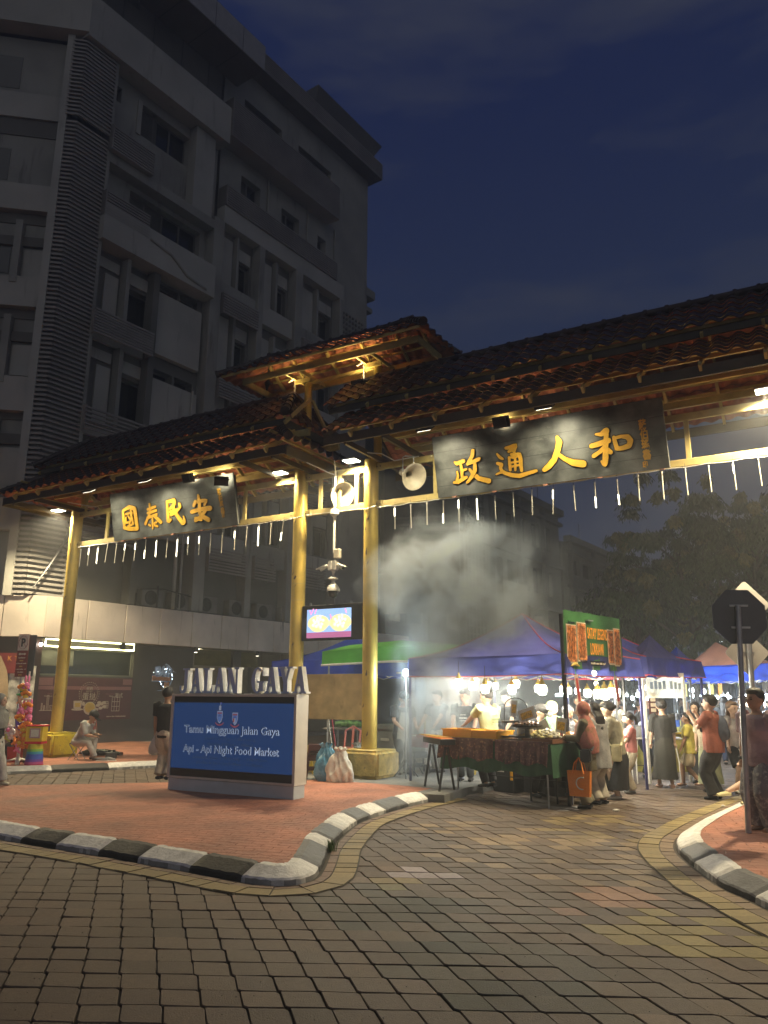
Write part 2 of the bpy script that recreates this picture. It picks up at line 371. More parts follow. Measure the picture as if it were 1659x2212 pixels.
def kerb(line, flip, bounds, name, start_white, cols):
    """profiled kerb stone row; bounds = arc positions where the paint changes"""
    V = []; F = []; Cc = []
    prof = [(0, -.02), (.010, .055), (.024, .074), (.20, .147), (.28, .151), (.28, .05)]
    cum = 0; ci = 0; arcs = [0]
    for a, b in zip(line, line[1:]): arcs.append(arcs[-1]+(b-a).length)
    rows = []
    for i, p in enumerate(line):
        d = (line[min(i+2, len(line)-1)]-line[max(i-2, 0)]).normalized(); n = Vector((d.y, -d.x, 0))*-flip
        nb = min(abs(arcs[i]-b) for b in bounds) if bounds else 1
        gap = .012 if nb < .031 else 0
        rows.append(len(V))
        for k, (o_, z_) in enumerate(prof):
            jx = 0 if k in (0, 5) else random.uniform(-.004, .004)
            q = p+n*(o_+gap+jx); V.append((q.x, q.y, z_-gap*1.2+(jx if k else 0)))
    m = len(prof)
    for i in range(len(line)-1):
        idx = sum(1 for b in bounds if arcs[i]+.03 >= b)
        c0 = np.array(cols[idx % len(cols)] if idx < len(cols) else (WHT if (idx+start_white) % 2 == 0 else GRY))
        for k in range(m-1):
            o = rows[i]; F.append((o+k, o+m+k, o+m+k+1, o+k+1))
            c = c0*random.uniform(.93, 1.05)
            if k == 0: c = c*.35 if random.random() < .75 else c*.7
            Cc.append(c)
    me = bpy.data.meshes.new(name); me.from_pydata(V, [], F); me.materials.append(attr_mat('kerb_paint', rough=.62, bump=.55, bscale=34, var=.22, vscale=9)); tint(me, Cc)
    me.polygons.foreach_set('use_smooth', [True]*len(F)); me.set_sharp_from_angle(angle=R(16))
    return tag(obj(name, me), kind='structure')
def arc_at(line, px, py):
    g = G(px, py); g.z = 0; cum = 0; best = (1e9, 0)
    for a, b in zip(line, line[1:]):
        d = (a-g).length
        if d < best[0]: best = (d, cum)
        cum += (b-a).length
    return best[1]
b1 = [arc_at(k1, *p) for p in [(-120, 1790), (40, 1822), (118, 1836), (205, 1850), (291, 1866), (402, 1886), (515, 1908), (693, 1886), (709, 1842), (722, 1826), (745, 1804), (776, 1780), (807, 1768), (838, 1757), (886, 1743), (933, 1733)]]
kerb(k1, 1, b1, 'kerb', 1, [BLK, WHT, BLK, WHT, BLK, WHT, BLK, WHT, GRY, WHT, GRY, WHT, GRY, WHT, GRY, WHT, GRY])
b1b = [arc_at(k2, *p) for p in [(1624, 1951), (1541, 1908), (1491, 1872), (1464, 1845)]]
kerb(k2, -1, b1b, 'kerb', 0, [WHT, GRY, WHT, GRY, WHT])
# red stamped pavement of the island and of the right corner
def red_mat():
    m = mat('red_pavement', (.42, .17, .11), rough=.72, var=.17, vscale=1.4, bump=.0, col2=(.43, .175, .11), dirt=((.24, .10, .07), 1.7, .6))
    t = m.node_tree; b = t.nodes['Principled BSDF']; tcn = N(t, 'ShaderNodeTexCoord')
    mp_ = N(t, 'ShaderNodeMapping'); mp_.inputs['Rotation'].default_value = (0, 0, .25); t.links.new(tcn.outputs['Object'], mp_.inputs[0])
    dn = N(t, 'ShaderNodeTexNoise'); dn.inputs['Scale'].default_value = 3; t.links.new(mp_.outputs[0], dn.inputs[0])
    dm = N(t, 'ShaderNodeMix', data_type='VECTOR') if False else N(t, 'ShaderNodeVectorMath', operation='MULTIPLY_ADD')
    t.links.new(dn.outputs['Color'], dm.inputs[0]); dm.inputs[1].default_value = (.12, .12, .12); t.links.new(mp_.outputs[0], dm.inputs[2])
    br = N(t, 'ShaderNodeTexBrick'); br.inputs['Scale'].default_value = 1.6; br.inputs['Mortar Size'].default_value = .016; br.inputs['Mortar Smooth'].default_value = .8; br.inputs['Brick Width'].default_value = .5; br.inputs['Row Height'].default_value = .22
    t.links.new(dm.outputs[0], br.inputs[0])
    n2 = N(t, 'ShaderNodeTexNoise'); n2.inputs['Scale'].default_value = 9; n2.inputs['Detail'].default_value = 8; t.links.new(tcn.outputs['Object'], n2.inputs[0])
    s1 = N(t, 'ShaderNodeMath', operation='MULTIPLY'); s1.inputs[1].default_value = -.8; t.links.new(br.outputs['Fac'], s1.inputs[0])
    s2 = N(t, 'ShaderNodeMath', operation='ADD'); t.links.new(s1.outputs[0], s2.inputs[0]); t.links.new(n2.outputs[0], s2.inputs[1])
    bp = N(t, 'ShaderNodeBump'); bp.inputs['Strength'].default_value = .9; bp.inputs['Distance'].default_value = .04; t.links.new(s2.outputs[0], bp.inputs['Height']); t.links.new(bp.outputs[0], b.inputs['Normal'])
    return m
RED = red_mat()
def offset_line(line, flip, o):
    out = []
    for i, p in enumerate(line):
        d = (line[min(i+2, len(line)-1)]-line[max(i-2, 0)]).normalized(); q = p+Vector((d.y, -d.x, 0))*-flip*o
        if all((q-r_).length > o*.93 for r_ in line[::2]): out.append(q)
    return out
def slab(name, poly, z, m, zb=-.04):
    bm = bmesh.new(); vs = [bm.verts.new((p.x, p.y, z)) for p in poly]; f = bm.faces.new(vs)
    if f.normal.z < 0: f.normal_flip()
    bmesh.ops.triangulate(bm, faces=[f])
    n = len(poly); lo = [bm.verts.new((p.x, p.y, zb)) for p in poly]
    for i in range(n):
        try: bm.faces.new((vs[i], vs[(i+1) % n], lo[(i+1) % n], lo[i]))
        except Exception: pass
    bm.normal_update(); me = bpy.data.meshes.new(name); bm.to_mesh(me); bm.free(); me.materials.append(m)
    return tag(obj(name, me), kind='structure')
zs = .142
o1 = offset_line(k1, 1, .27)[::4]
back = [G(985, 1712, zs), G(940, 1704, zs), G(849, 1695, zs), G(676, 1684, zs), G(500, 1688, zs), G(358, 1690, zs), G(0, 1697, zs), G(-260, 1700, zs)]
o1 = [p for p in o1 if (p-Vector((back[0].x, back[0].y, 0))).length > .42]; slab('pavement', o1+back[1:], zs, RED)
o2 = offset_line(k2, -1, .27)[::4]
slab('pavement', o2+[Vector((16, 14.5, 0)), Vector((16, 6, 0))], zs, RED)
# grey concrete footway that runs on behind the island under the stalls
CONC = mat('footway_concrete', (.22, .215, .20), rough=.8, var=.22, vscale=1.2, bump=.3, bscale=30, dirt=((.10, .095, .09), 3, .58))
sdir = Vector((.5755, .8178, 0))
e0 = Vector((G(1010, 1718).x, G(1010, 1718).y, 0)); w0 = G(676, 1684, zs); w0.z = 0
slab('footway', [e0, e0+sdir*60, e0+sdir*60+Vector((-.8178, .5755, 0))*14, w0+sdir*3+Vector((-.8178, .5755, 0))*4.2, w0+Vector((-1.6, .55, 0)), Vector((w0.x, w0.y-.1, 0)), G(849, 1703, .13).xy.to_3d(), G(925, 1716, .13).xy.to_3d(), G(960, 1718, .13).xy.to_3d()], zs-.008, CONC)
# far kerb and red footway in front of the building
kf = [G(-300, 1686), G(16, 1673), G(120, 1669), G(333, 1659), G(420, 1654), G(520, 1650)]
k3 = resample(flat(kf), .06)
bf = [arc_at(k3, *p) for p in [(-100, 1677), (109, 1669), (237, 1664), (354, 1658), (466, 1652)]]
kerb(k3, 1, bf, 'kerb', 0, [WHT, WHT, BLK, WHT, BLK, WHT, BLK])
o3 = offset_line(k3, 1, .27)[::4]
slab('pavement', o3+[w0+sdir*3.+Vector((-.8178, .5755, 0))*4.3, w0+sdir*6+Vector((-.8178, .5755, 0))*12, Vector((-30, 30, 0)), Vector((-30, 20.5, 0))], zs-.002, RED)
rnd_ = random.Random(4); mb = MB()
for _ in range(420):
    x_, y_ = rnd_.uniform(0, 1659), 1790+420*rnd_.random()**1.3; q = G(x_, y_); s_ = rnd_.uniform(.0015, .005); mb.ell((q.x, q.y, s_*.6), (s_, s_*.8, s_*.6), 5)
tag(obj('grit', mb, mat('grit', (.30, .28, .24), rough=.9, var=.4, vscale=40)), 'fine grit scattered over the road pavers', 'grit', kind='stuff')
# weed at the kerb
def grass_tuft(p, n, h):
    mb = MB()
    for i in range(n):
        a = random.uniform(0, 6.28); l = random.uniform(.5, 1)*h; b = p+Vector((random.uniform(-.05, .05), random.uniform(-.09, .09), 0)); t = b+Vector((math.cos(a)*l*.45, math.sin(a)*l*.45, l)); w = Vector((-math.sin(a), math.cos(a), 0))*.005
        mm_ = b.lerp(t, .55)+Vector((0, 0, l*.12)); mb.add([b-w, b+w, mm_+w*.7, mm_-w*.7, t], [(0, 1, 2, 3), (3, 2, 4)])
    return mb
tag(obj('weed', grass_tuft(G(713, 1840)+Vector((0.02, 0, .0)), 60, .16), mat('grass', (.09, .16, .03), rough=.6, var=.3, vscale=30)), 'tuft of grass growing between the kerb and the road pavers', 'weed')
for x, y, s_ in ((1330, 1753, .05), (1562, 1744, .035)):
    q = G(x, y); mb = MB(); mb.ell((q.x, q.y, .02), (s_, s_*.6, .02), 8); mb.ell((q.x+s_*.8, q.y+.02, .015), (s_*.6, s_*.5, .014), 8)
    tag(obj('crumpled_paper', mb, mat('paper', (.7, .68, .62), rough=.8), smooth=True), 'small crumpled white paper lying on the %s' % ('road pavers before the stall' if x == 1330 else 'edge of the right red corner pavement'), 'litter')
# ---------------------------------------------------------------- the gate
GOLD = mat('gold_paint', (.60, .43, .085), rough=.44, metal=.35, var=.16, vscale=1.6, bump=.1, bscale=14, dirt=((.26, .19, .08), 5, .60, (1, 1, .25)))
BEAM = mat('yellow_beam_paint', (.50, .39, .14), rough=.6, metal=.05, var=.15, vscale=2.5, bump=.12, bscale=20, dirt=((.30, .22, .09), 4, .62, (1, 1, .5)))
TILE = [mat('roof_tile', (.031, .021, .017), rough=.38, spec=.4, var=.3, vscale=2.2, bump=.3, bscale=18, col2=(.050, .030, .024), dirt=((.025, .017, .014), 6, .56)), mat('tile_underside', (.42, .15, .08), rough=.8, var=.25, vscale=4, bump=.2, bscale=18)]
FAS = mat('shaded_fascia_gold', (.075, .055, .028), rough=.6, var=.2, vscale=2, bump=.1, bscale=14)  # gold paint darkened so the eave fronts and ties look unlit
BLACKM = mat('black_metal', (.015, .015, .016), rough=.4, var=.1)
STEEL = mat('galvanised_steel', (.42, .43, .44), rough=.38, metal=.7, var=.15, vscale=5)
WPLAST = mat('white_plastic', (.66, .63, .56), rough=.42, var=.08, vscale=6)
GK = .9223; SCL[0] = GK
G0 = CAM+(Vector((-.3045, 17.6516, 0))-CAM)*GK; GR = math.atan2(-.4985, .8669)
GU = Vector((.8669, -.4985, 0)); GN = Vector((-.4985, -.8669, 0))
def GP(s, d, z): return G0+(GU*s+GN*d+Vector((0, 0, z)))*GK
def L(s, d, z): return Vector((s, -d, z))
gate = thing('gateway', 'golden street gateway of round posts carrying tiered terracotta tiled roofs over two black boards', 'gateway', G0, GR)
POSTS = (-10.43, -2.05, 0.0, 8.95)
for i, s in enumerate(POSTS):
    mb = MB(); mb.cyl(L(s, 0, .5), L(s, 0, 7.2), .172, n=28)
    p = obj('post', mb, GOLD, gate, smooth=True)
    if i < 3:
        m2 = MB()
        for zz in (3.95, 4.35): m2.lathe(L(s, 0, zz), [(.1735, 0), (.176, .006), (.1735, .012)], 28)
        obj('band', m2, BEAM, p, smooth=True)
for s in (-10.3, -2.0, .1, 8.9):
    mb = MB(); mb.cyl(L(s, -.12, 7.0), L(s, -.12, 9.72 if s in (-2.0, .1) else 8.6), .1, n=18); obj('upper_post', mb, GOLD, gate, smooth=True)
YCON = mat('yellow_painted_concrete', (.60, .47, .025), rough=.8, var=.08, vscale=3, bump=1.0, bscale=26, dirt=((.23, .19, .10), 11, .565))
BCON = mat('bare_concrete', (.56, .41, .13), rough=.85, var=.22, vscale=4, bump=1.0, bscale=24, dirt=((.17, .14, .09), 7, .58))
for i, s in enumerate(POSTS):
    mb = MB(); h = .66 if i == 0 else .58
    rnd = .0
    b_ = .46 if i == 0 else .5; mb.bx(s-b_, s+b_, -b_, b_, .0, h)
    o = obj('base_block', mb, YCON if i == 0 else BCON, gate, bevel=.07, seg=3, smooth=True)
    if i == 0: o['label'] = 'bright yellow painted base block'
def rails(sa, sb, k0, k1):
    for z0, z1 in ((6.03, 6.17), (6.94, 7.09)):
        mb = MB(); mb.bx(sa+.17, sb-.17, -.035, .035, z0, z1)
        for s in (sa+.2, sb-.2):
            mb.bx(s-.14, s+.14, -.042, .042, z0-.012, z1+.012)
        obj('rail', mb, BEAM, gate, bevel=.006)
for a, b in ((-10.43, -2.05), (-2.05, 0), (0, 8.95)): rails(a, b, 0, 0)
for s in (-9.05, -7.6, -6.0, -3.85, -1.45, -.9, -.4, 1.7, 3.2, 5.2, 7.1):
    obj('rail_strut', MB().bx(s-.045, s+.045, -.03, .03, 6.17, 6.94), BEAM, gate)
mb = MB()
for s in (-10.43+.22, -2.05-.22, -2.05+.22, -.22, .22):
    for z in (6.1, 7.015):
        for k in (-.04, .05): mb.cyl(L(s+k, .038, z), L(s+k, .055, z), .014, n=8)
obj('bolt', mb, BLACKM, gate)
# -- roofs: real wavy tiles laid in overlapping courses
def tiles(e0, e1, r0, r1, rows, per=.335, amp=.058, lip=.035, thick=.018):
    """tiled slope between eave line e0-e1 and top line r0-r1 (local), wave runs up the slope"""
    e0, e1, r0, r1 = map(Vector, (e0, e1, r0, r1)); ud = (e1-e0).normalized()
    up = ((r0+r1)/2-(e0+e1)/2); up = up-ud*up.dot(ud); nrm = ud.cross(up).normalized()
    if nrm.z < 0: nrm = -nrm
    mb = MB(); n = 8
    def prof(u):
        t = (u/per) % 1.0
        return amp*(math.sin(math.pi*t/.62) if t < .62 else -.45*math.sin(math.pi*(t-.62)/.38))
    P = []
    for j in range(rows):
        for kk, (f, dz) in enumerate(((j/rows, lip), ((j+1.06)/rows, 0.))):
            if j == rows-1 and kk: f = 1.
            a = e0.lerp(r0, min(1, f)); b = e1.lerp(r1, min(1, f)); ua = (a-e0).dot(ud); ub = (b-e0).dot(ud)
            u0 = min((e0-e0).dot(ud), (r0-e0).dot(ud)); u1 = max((e1-e0).dot(ud), (r1-e0).dot(ud))
            cnt = int((u1-u0)/per*n)+1; row = []
            base = a-ud*ua
            for i in range(cnt+1):
                u = min(max(u0+(u1-u0)*i/cnt, ua), ub)
                row.append(base+ud*u+nrm*(prof(u)+dz))
            P.append(row)
    for j in range(rows):
        lo, hi = P[2*j], P[2*j+1]
        mb.grid([lo, hi])
        mb.grid([[p-nrm*thick for p in hi], [p-nrm*thick for p in lo]], 1)
        mb.grid([[p-nrm*thick for p in lo], lo])
    return mb
def ridge(pts, r=.075, step=.42):
    mb = MB(); pts = [Vector(p) for p in pts]
    for a, b in zip(pts, pts[1:]):
        n = max(1, round((b-a).length/step))
        for i in range(n):
            p, q = a.lerp(b, i/n), a.lerp(b, (i+1)/n+.02)
            mb.tube([p, p.lerp(q, .12), p.lerp(q, .14), q], [r*1.28, r*1.25, r, r*.95], 12)
    return mb
EZ = 7.42; ED = 1.78          # lower eave
UZ = 8.32; UD = 1.12          # upper eave
RZ = 9.30
def roof_section(sa, sb, hipL, hipR, name):
    rf = bpy.data.objects.new(name, None); C.objects.link(rf); rf.parent = gate
    rib = MB(); fas = MB()
    for sg in (1, -1):
        # lower skirt: eave (ED,EZ) to (.62, 8.2)
        td = .66; tz = 8.22; iL = (ED-td) if hipL else 0; iR = (ED-td) if hipR else 0
        obj('roof_tiles', tiles(L(sa, sg*ED, EZ), L(sb, sg*ED, EZ), L(sa+iL, sg*td, tz), L(sb-iR, sg*td, tz), 5), TILE, rf, smooth=True)
        ua, ub = sa+(.62 if hipL else -.42), sb-(.62 if hipR else 0)
        jL = .95 if hipL else 0; jR = .6 if hipR else 0
        obj('roof_tiles', tiles(L(ua, sg*UD, UZ), L(ub, sg*UD, UZ), L(ua+jL, 0, RZ), L(ub-jR, 0, RZ), 5), TILE, rf, smooth=True)
        # fascias
        fas.bar(L(sa+.15*hipL, sg*(ED-.12), EZ-.19), L(sb-.15*hipR, sg*(ED-.12), EZ-.19), .05, .2)
        fas.bar(L(ua+.1, sg*(UD-.12), UZ-.1), L(ub-.1, sg*(UD-.12), UZ-.1), .04, .14)
        # purlins, rafters
        for f in (.3, .62): rib.bar(L(sa+.3+iL*f, sg*(ED+(td-ED)*f), EZ-.11+(tz-EZ)*f), L(sb-.3-iR*f, sg*(ED+(td-ED)*f), EZ-.11+(tz-EZ)*f), .05, .06)
        for f in (.1, .45, .8): rib.bar(L(ua+.3+jL*f, sg*UD*(1-f), UZ-.08+(RZ-UZ)*f), L(ub-.3-jR*f, sg*UD*(1-f), UZ-.08+(RZ-UZ)*f), .05, .06)
        s = sa+.75
        while s < sb-.5:
            rib.bar(L(s, sg*(ED-.04), EZ-.14), L(s, sg*td, tz-.17), .055, .11)
            rib.bar(L(s, sg*(UD-.05), UZ-.17), L(s, .05*sg, RZ-.2), .055, .09)
            # small brackets outside the fascia
            rib.bar(L(s, sg*(ED-.09), EZ-.18), L(s, sg*(ED+.02), EZ-.1), .05, .1)
            s += 1.02
        rib.bar(L(sa+.2, sg*td, tz-.26), L(sb-.2, sg*td, tz-.26), .08, .16)
        obj('eave_soffit_beam', MB().bar(L(sa+1.0, sg*.6, 7.5), L(sb-.9, sg*.6, 7.5), .07, .14), BEAM, rf)
    for hip, s0, sg in ((hipL, sa, 1), (hipR, sb, -1)):
        td = .66; i = ED-td
        if hip:
            e = [L(s0, ED, EZ), L(s0, -ED, EZ)]; r = [L(s0+sg*i, td, 8.22), L(s0+sg*i, -td, 8.22)]
            if sg < 0: e.reverse(); r.reverse()
            obj('roof_tiles', tiles(e[1], e[0], r[1], r[0], 5), TILE, rf, smooth=True)
            u0 = s0+sg*.62; j = .95 if sg > 0 else .6
            e = [L(u0, UD, UZ), L(u0, -UD, UZ)]; r0 = L(u0+sg*j, .02, RZ); r1 = L(u0+sg*j, -.02, RZ)
            if sg < 0: obj('roof_tiles', tiles(e[1], e[0], r1, r0, 5), TILE, rf, smooth=True)
            else: obj('roof_tiles', tiles(e[1], e[0], r1, r0, 5), TILE, rf, smooth=True)
            for q in (1, -1):
                obj('hip_tiles', ridge([L(s0-sg*.04, q*(ED+.03), EZ+.07), L(s0+sg*i*.5, q*(ED-i*.5), EZ+.47), L(s0+sg*i, q*td, 8.3)], .085, .3), TILE, rf, smooth=True)
                obj('hip_tiles', ridge([L(u0-sg*.05, q*(UD+.05), UZ+.09), L(u0+sg*j, 0, RZ+.07)], .09, .34), TILE, rf, smooth=True)
            fas.bar(L(s0+sg*.12, ED-.1, EZ-.2), L(s0+sg*.12, -ED+.1, EZ-.2), .05, .24); fas.bar(L(u0+sg*.1, UD-.1, UZ-.12), L(u0+sg*.1, -UD+.1, UZ-.12), .04, .2)
            for f in (.3, .62): rib.bar(L(s0+sg*i*f, ED-.2, EZ-.11+.8*f), L(s0+sg*i*f, -ED+.2, EZ-.11+.8*f), .05, .06)
        else:
            for q in (1, -1):
                fas.bar(L(s0+sg*.05, q*(ED-.06), EZ-.1), L(s0+sg*.05, q*.62, 8.12), .04, .1); fas.bar(L(s0-sg*.3, q*(UD-.05), UZ-.06), L(s0-sg*.3, 0, RZ-.06), .04, .1)
        # the tie beams inside the eaves over the lamp
        for k in (.55, 1.5):
            fas.bar(L(s0+sg*k, ED-.15, EZ-.27), L(s0+sg*k, -ED+.15, EZ-.27), .07, .12)
    ra = sa+(.62+.95 if hipL else -.5); rb = sb-(.62+.6 if hipR else 0)
    pts = [L(ra, 0, RZ+(.06 if hipL else -.08)), L(ra+.9, 0, RZ+.02), L((ra+rb)/2, 0, RZ+.05), L(rb-.5, 0, RZ+.05), L(rb, 0, RZ+.08)]
    obj('ridge_tiles', ridge(pts, .08), TILE, rf, smooth=True)
    obj('rafters', rib, BEAM, rf); obj('fascia', fas, FAS, rf)
roof_section(-11.75, -1.17, True, True, 'roof')
roof_section(-.25, 11.2, False, False, 'roof')
# top pavilion
pav = bpy.data.objects.new('pavilion_roof', None); C.objects.link(pav); pav.parent = gate
pa, pb, pd, pz, pr = -4.15, 1.9, .98, 9.86, 10.52
for sg in (1, -1):
    obj('roof_tiles', tiles(L(pa, sg*pd, pz), L(pb, sg*pd, pz), L(pa+1.0, 0, pr), L(pb-.85, 0, pr), 5, lip=.04), TILE, pav, smooth=True)
    obj('hip_tiles', ridge([L(pa-.03, sg*(pd+.03), pz+.06), L(pa+1.0, 0, pr+.07)], .08, .3), TILE, pav, smooth=True)
    obj('hip_tiles', ridge([L(pb+.03, sg*(pd+.03), pz+.06), L(pb-.85, 0, pr+.07)], .08, .3), TILE, pav, smooth=True)
obj('roof_tiles', tiles(L(pa, -pd, pz), L(pa, pd, pz), L(pa+1., -.02, pr), L(pa+1., .02, pr), 5, lip=.04), TILE, pav, smooth=True)
obj('roof_tiles', tiles(L(pb, -pd, pz), L(pb, pd, pz), L(pb-.85, -.02, pr), L(pb-.85, .02, pr), 5, lip=.04), TILE, pav, smooth=True)
obj('ridge_tiles', ridge([L(pa+.9, 0, pr+.1), L(pa+1.5, 0, pr+.05), L(pb-1.4, 0, pr+.06), L(pb-.75, 0, pr+.12)], .09, .34), TILE, pav, smooth=True)
mb = MB(); m2 = MB()
for sg in (1, -1):
    m2.bar(L(pa+.55, sg*.6, pz-.12), L(pb-.3, sg*.6, pz-.12), .045, .17); m2.bar(L(pa+.1, sg*(pd-.05), pz-.0), L(pb-.1, sg*(pd-.05), pz-.0), .03, .07)
    for s in (-3.3, -2.5, -1.45, -.4, .6, 1.3):
        mb.bar(L(s, sg*(pd-.06), pz-.01), L(s, sg*.1, pr-.14), .055, .09)
    for f in (.45, .75): mb.bar(L(pa+.2+f, sg*pd*(1-f), pz-.05+(pr-pz)*f), L(pb-.2-f, sg*pd*(1-f), pz-.05+(pr-pz)*f), .045, .05)
for s in (pa+.57, pb-.32): m2.bar(L(s, .6, pz-.12), L(s, -.6, pz-.12), .045, .17)
for s in (-2.0, .1):
    for k in (-.2, .2): mb.bar(L(s+k, .6, pz-.16), L(s+k, -.6, pz-.16), .04, .1)
    mb.bar(L(s-.24, .12, pz-.24), L(s+.24, .12, pz-.24), .05, .12); mb.bar(L(s-.24, -.3, pz-.24), L(s+.24, -.3, pz-.24), .05, .12)
mb.bar(L(-1.9, -.12, pz-.22), L(0, -.12, pz-.22), .05, .08)
obj('rafters', mb, BEAM, pav); obj('fascia', m2, BEAM, pav)
mb = MB()
for s in (-2.0, .1):      # conduit bends
    mb.tube([L(s-.55, .0, pz-.12), L(s-.3, .12, pz-.12), L(s-.26, .12, pz-.2), L(s-.26, .12, pz-.62)], .016, 8)
obj('conduit', mb, WPLAST, pav, smooth=True)
# conduits under the eave between the middle posts
for P_ in ([L(-1.25, .9, 7.1), L(-1.05, .2, 6.98), L(-.95, .1, 6.95), L(-.6, .7, 7.1)], [L(.25, .8, 7.15), L(.6, .55, 7.13), L(.8, .3, 7.0), L(1.3, .05, 7.1)], [L(-9.9, .8, 7.2), L(-9.6, .4, 7.15), L(-9.3, .25, 7.1)]):
    obj('conduit', MB().tube(P_, .014, 8), WPLAST, gate, smooth=True)
# -- lamps at the post heads (lit)
for s, rows_ in ((0.0, ((6.55, .03, .07), (6.3, -.02, .05), (5.75, .05, .10), (5.72, .01, .04), (5.5, -.03, .05), (4.95, .0, .16), (4.7, .04, .05), (2.2, .03, .12), (1.5, -.05, .06), (.9, .06, .08))), (-2.05, ((5.9, .0, .06), (4.6, -.04, .05), (4.3, .05, .03), (2.9, .03, .06), (1.3, -.02, .09))), (-10.43, ((6.1, .02, .05), (4.9, .06, .06), (3.1, -.05, .07), (1.7, .03, .05)))):
    mb = MB()
    for z, o_, h_ in rows_:
        for q in range(3): a_ = (o_+.012*q)/.17-1.75; mb.box(L(s+.1745*math.cos(a_), -.1745*math.sin(a_), z+.02*((q*7) % 3-1)), (.011, .004, h_*(.5+.25*q)), Matrix.Rotation(a_+math.pi/2, 3, 'Z'))
    if s: mb.box(L(s+.02, .176, 4.5), (.05, .004, .09), Matrix.Rotation(.5, 3, 'Y'))
    obj('scuff_marking', mb, mat('scuff', (.10, .07, .035), rough=.8), gate)
for i, s in enumerate((-10.95, -2.52, -.38, 8.55)):
    where = ('at the far left post head', 'by the second post head left of the gap', 'by the post head next to the horn speaker', 'at the right edge beyond the big board')[i]
    t = thing('floodlight', 'lit square floodlight under the eave %s' % where, 'floodlight', GP(s, .3, 7.16), GR, 'lit floodlights at the post heads')
    obj('housing', MB().bx(-.19, .19, -.15, .15, .012, .06), STEEL, t, bevel=.01)
    obj('bracket', MB().bar((0, .1, .05), (.25, .25, .12), .03), STEEL, t)
    obj('lens', MB().bx(-.17, .17, -.13, .13, 0, .0115), glow('flood_lens', (1, .97, .72), 14), t)
    lamp('SPOT', (1600, 300, 820, 1900)[i], (0, 0, -.03), t, (1, .83, .52), .12, aim=(0, 0, -1), spot=150, blend=.45)
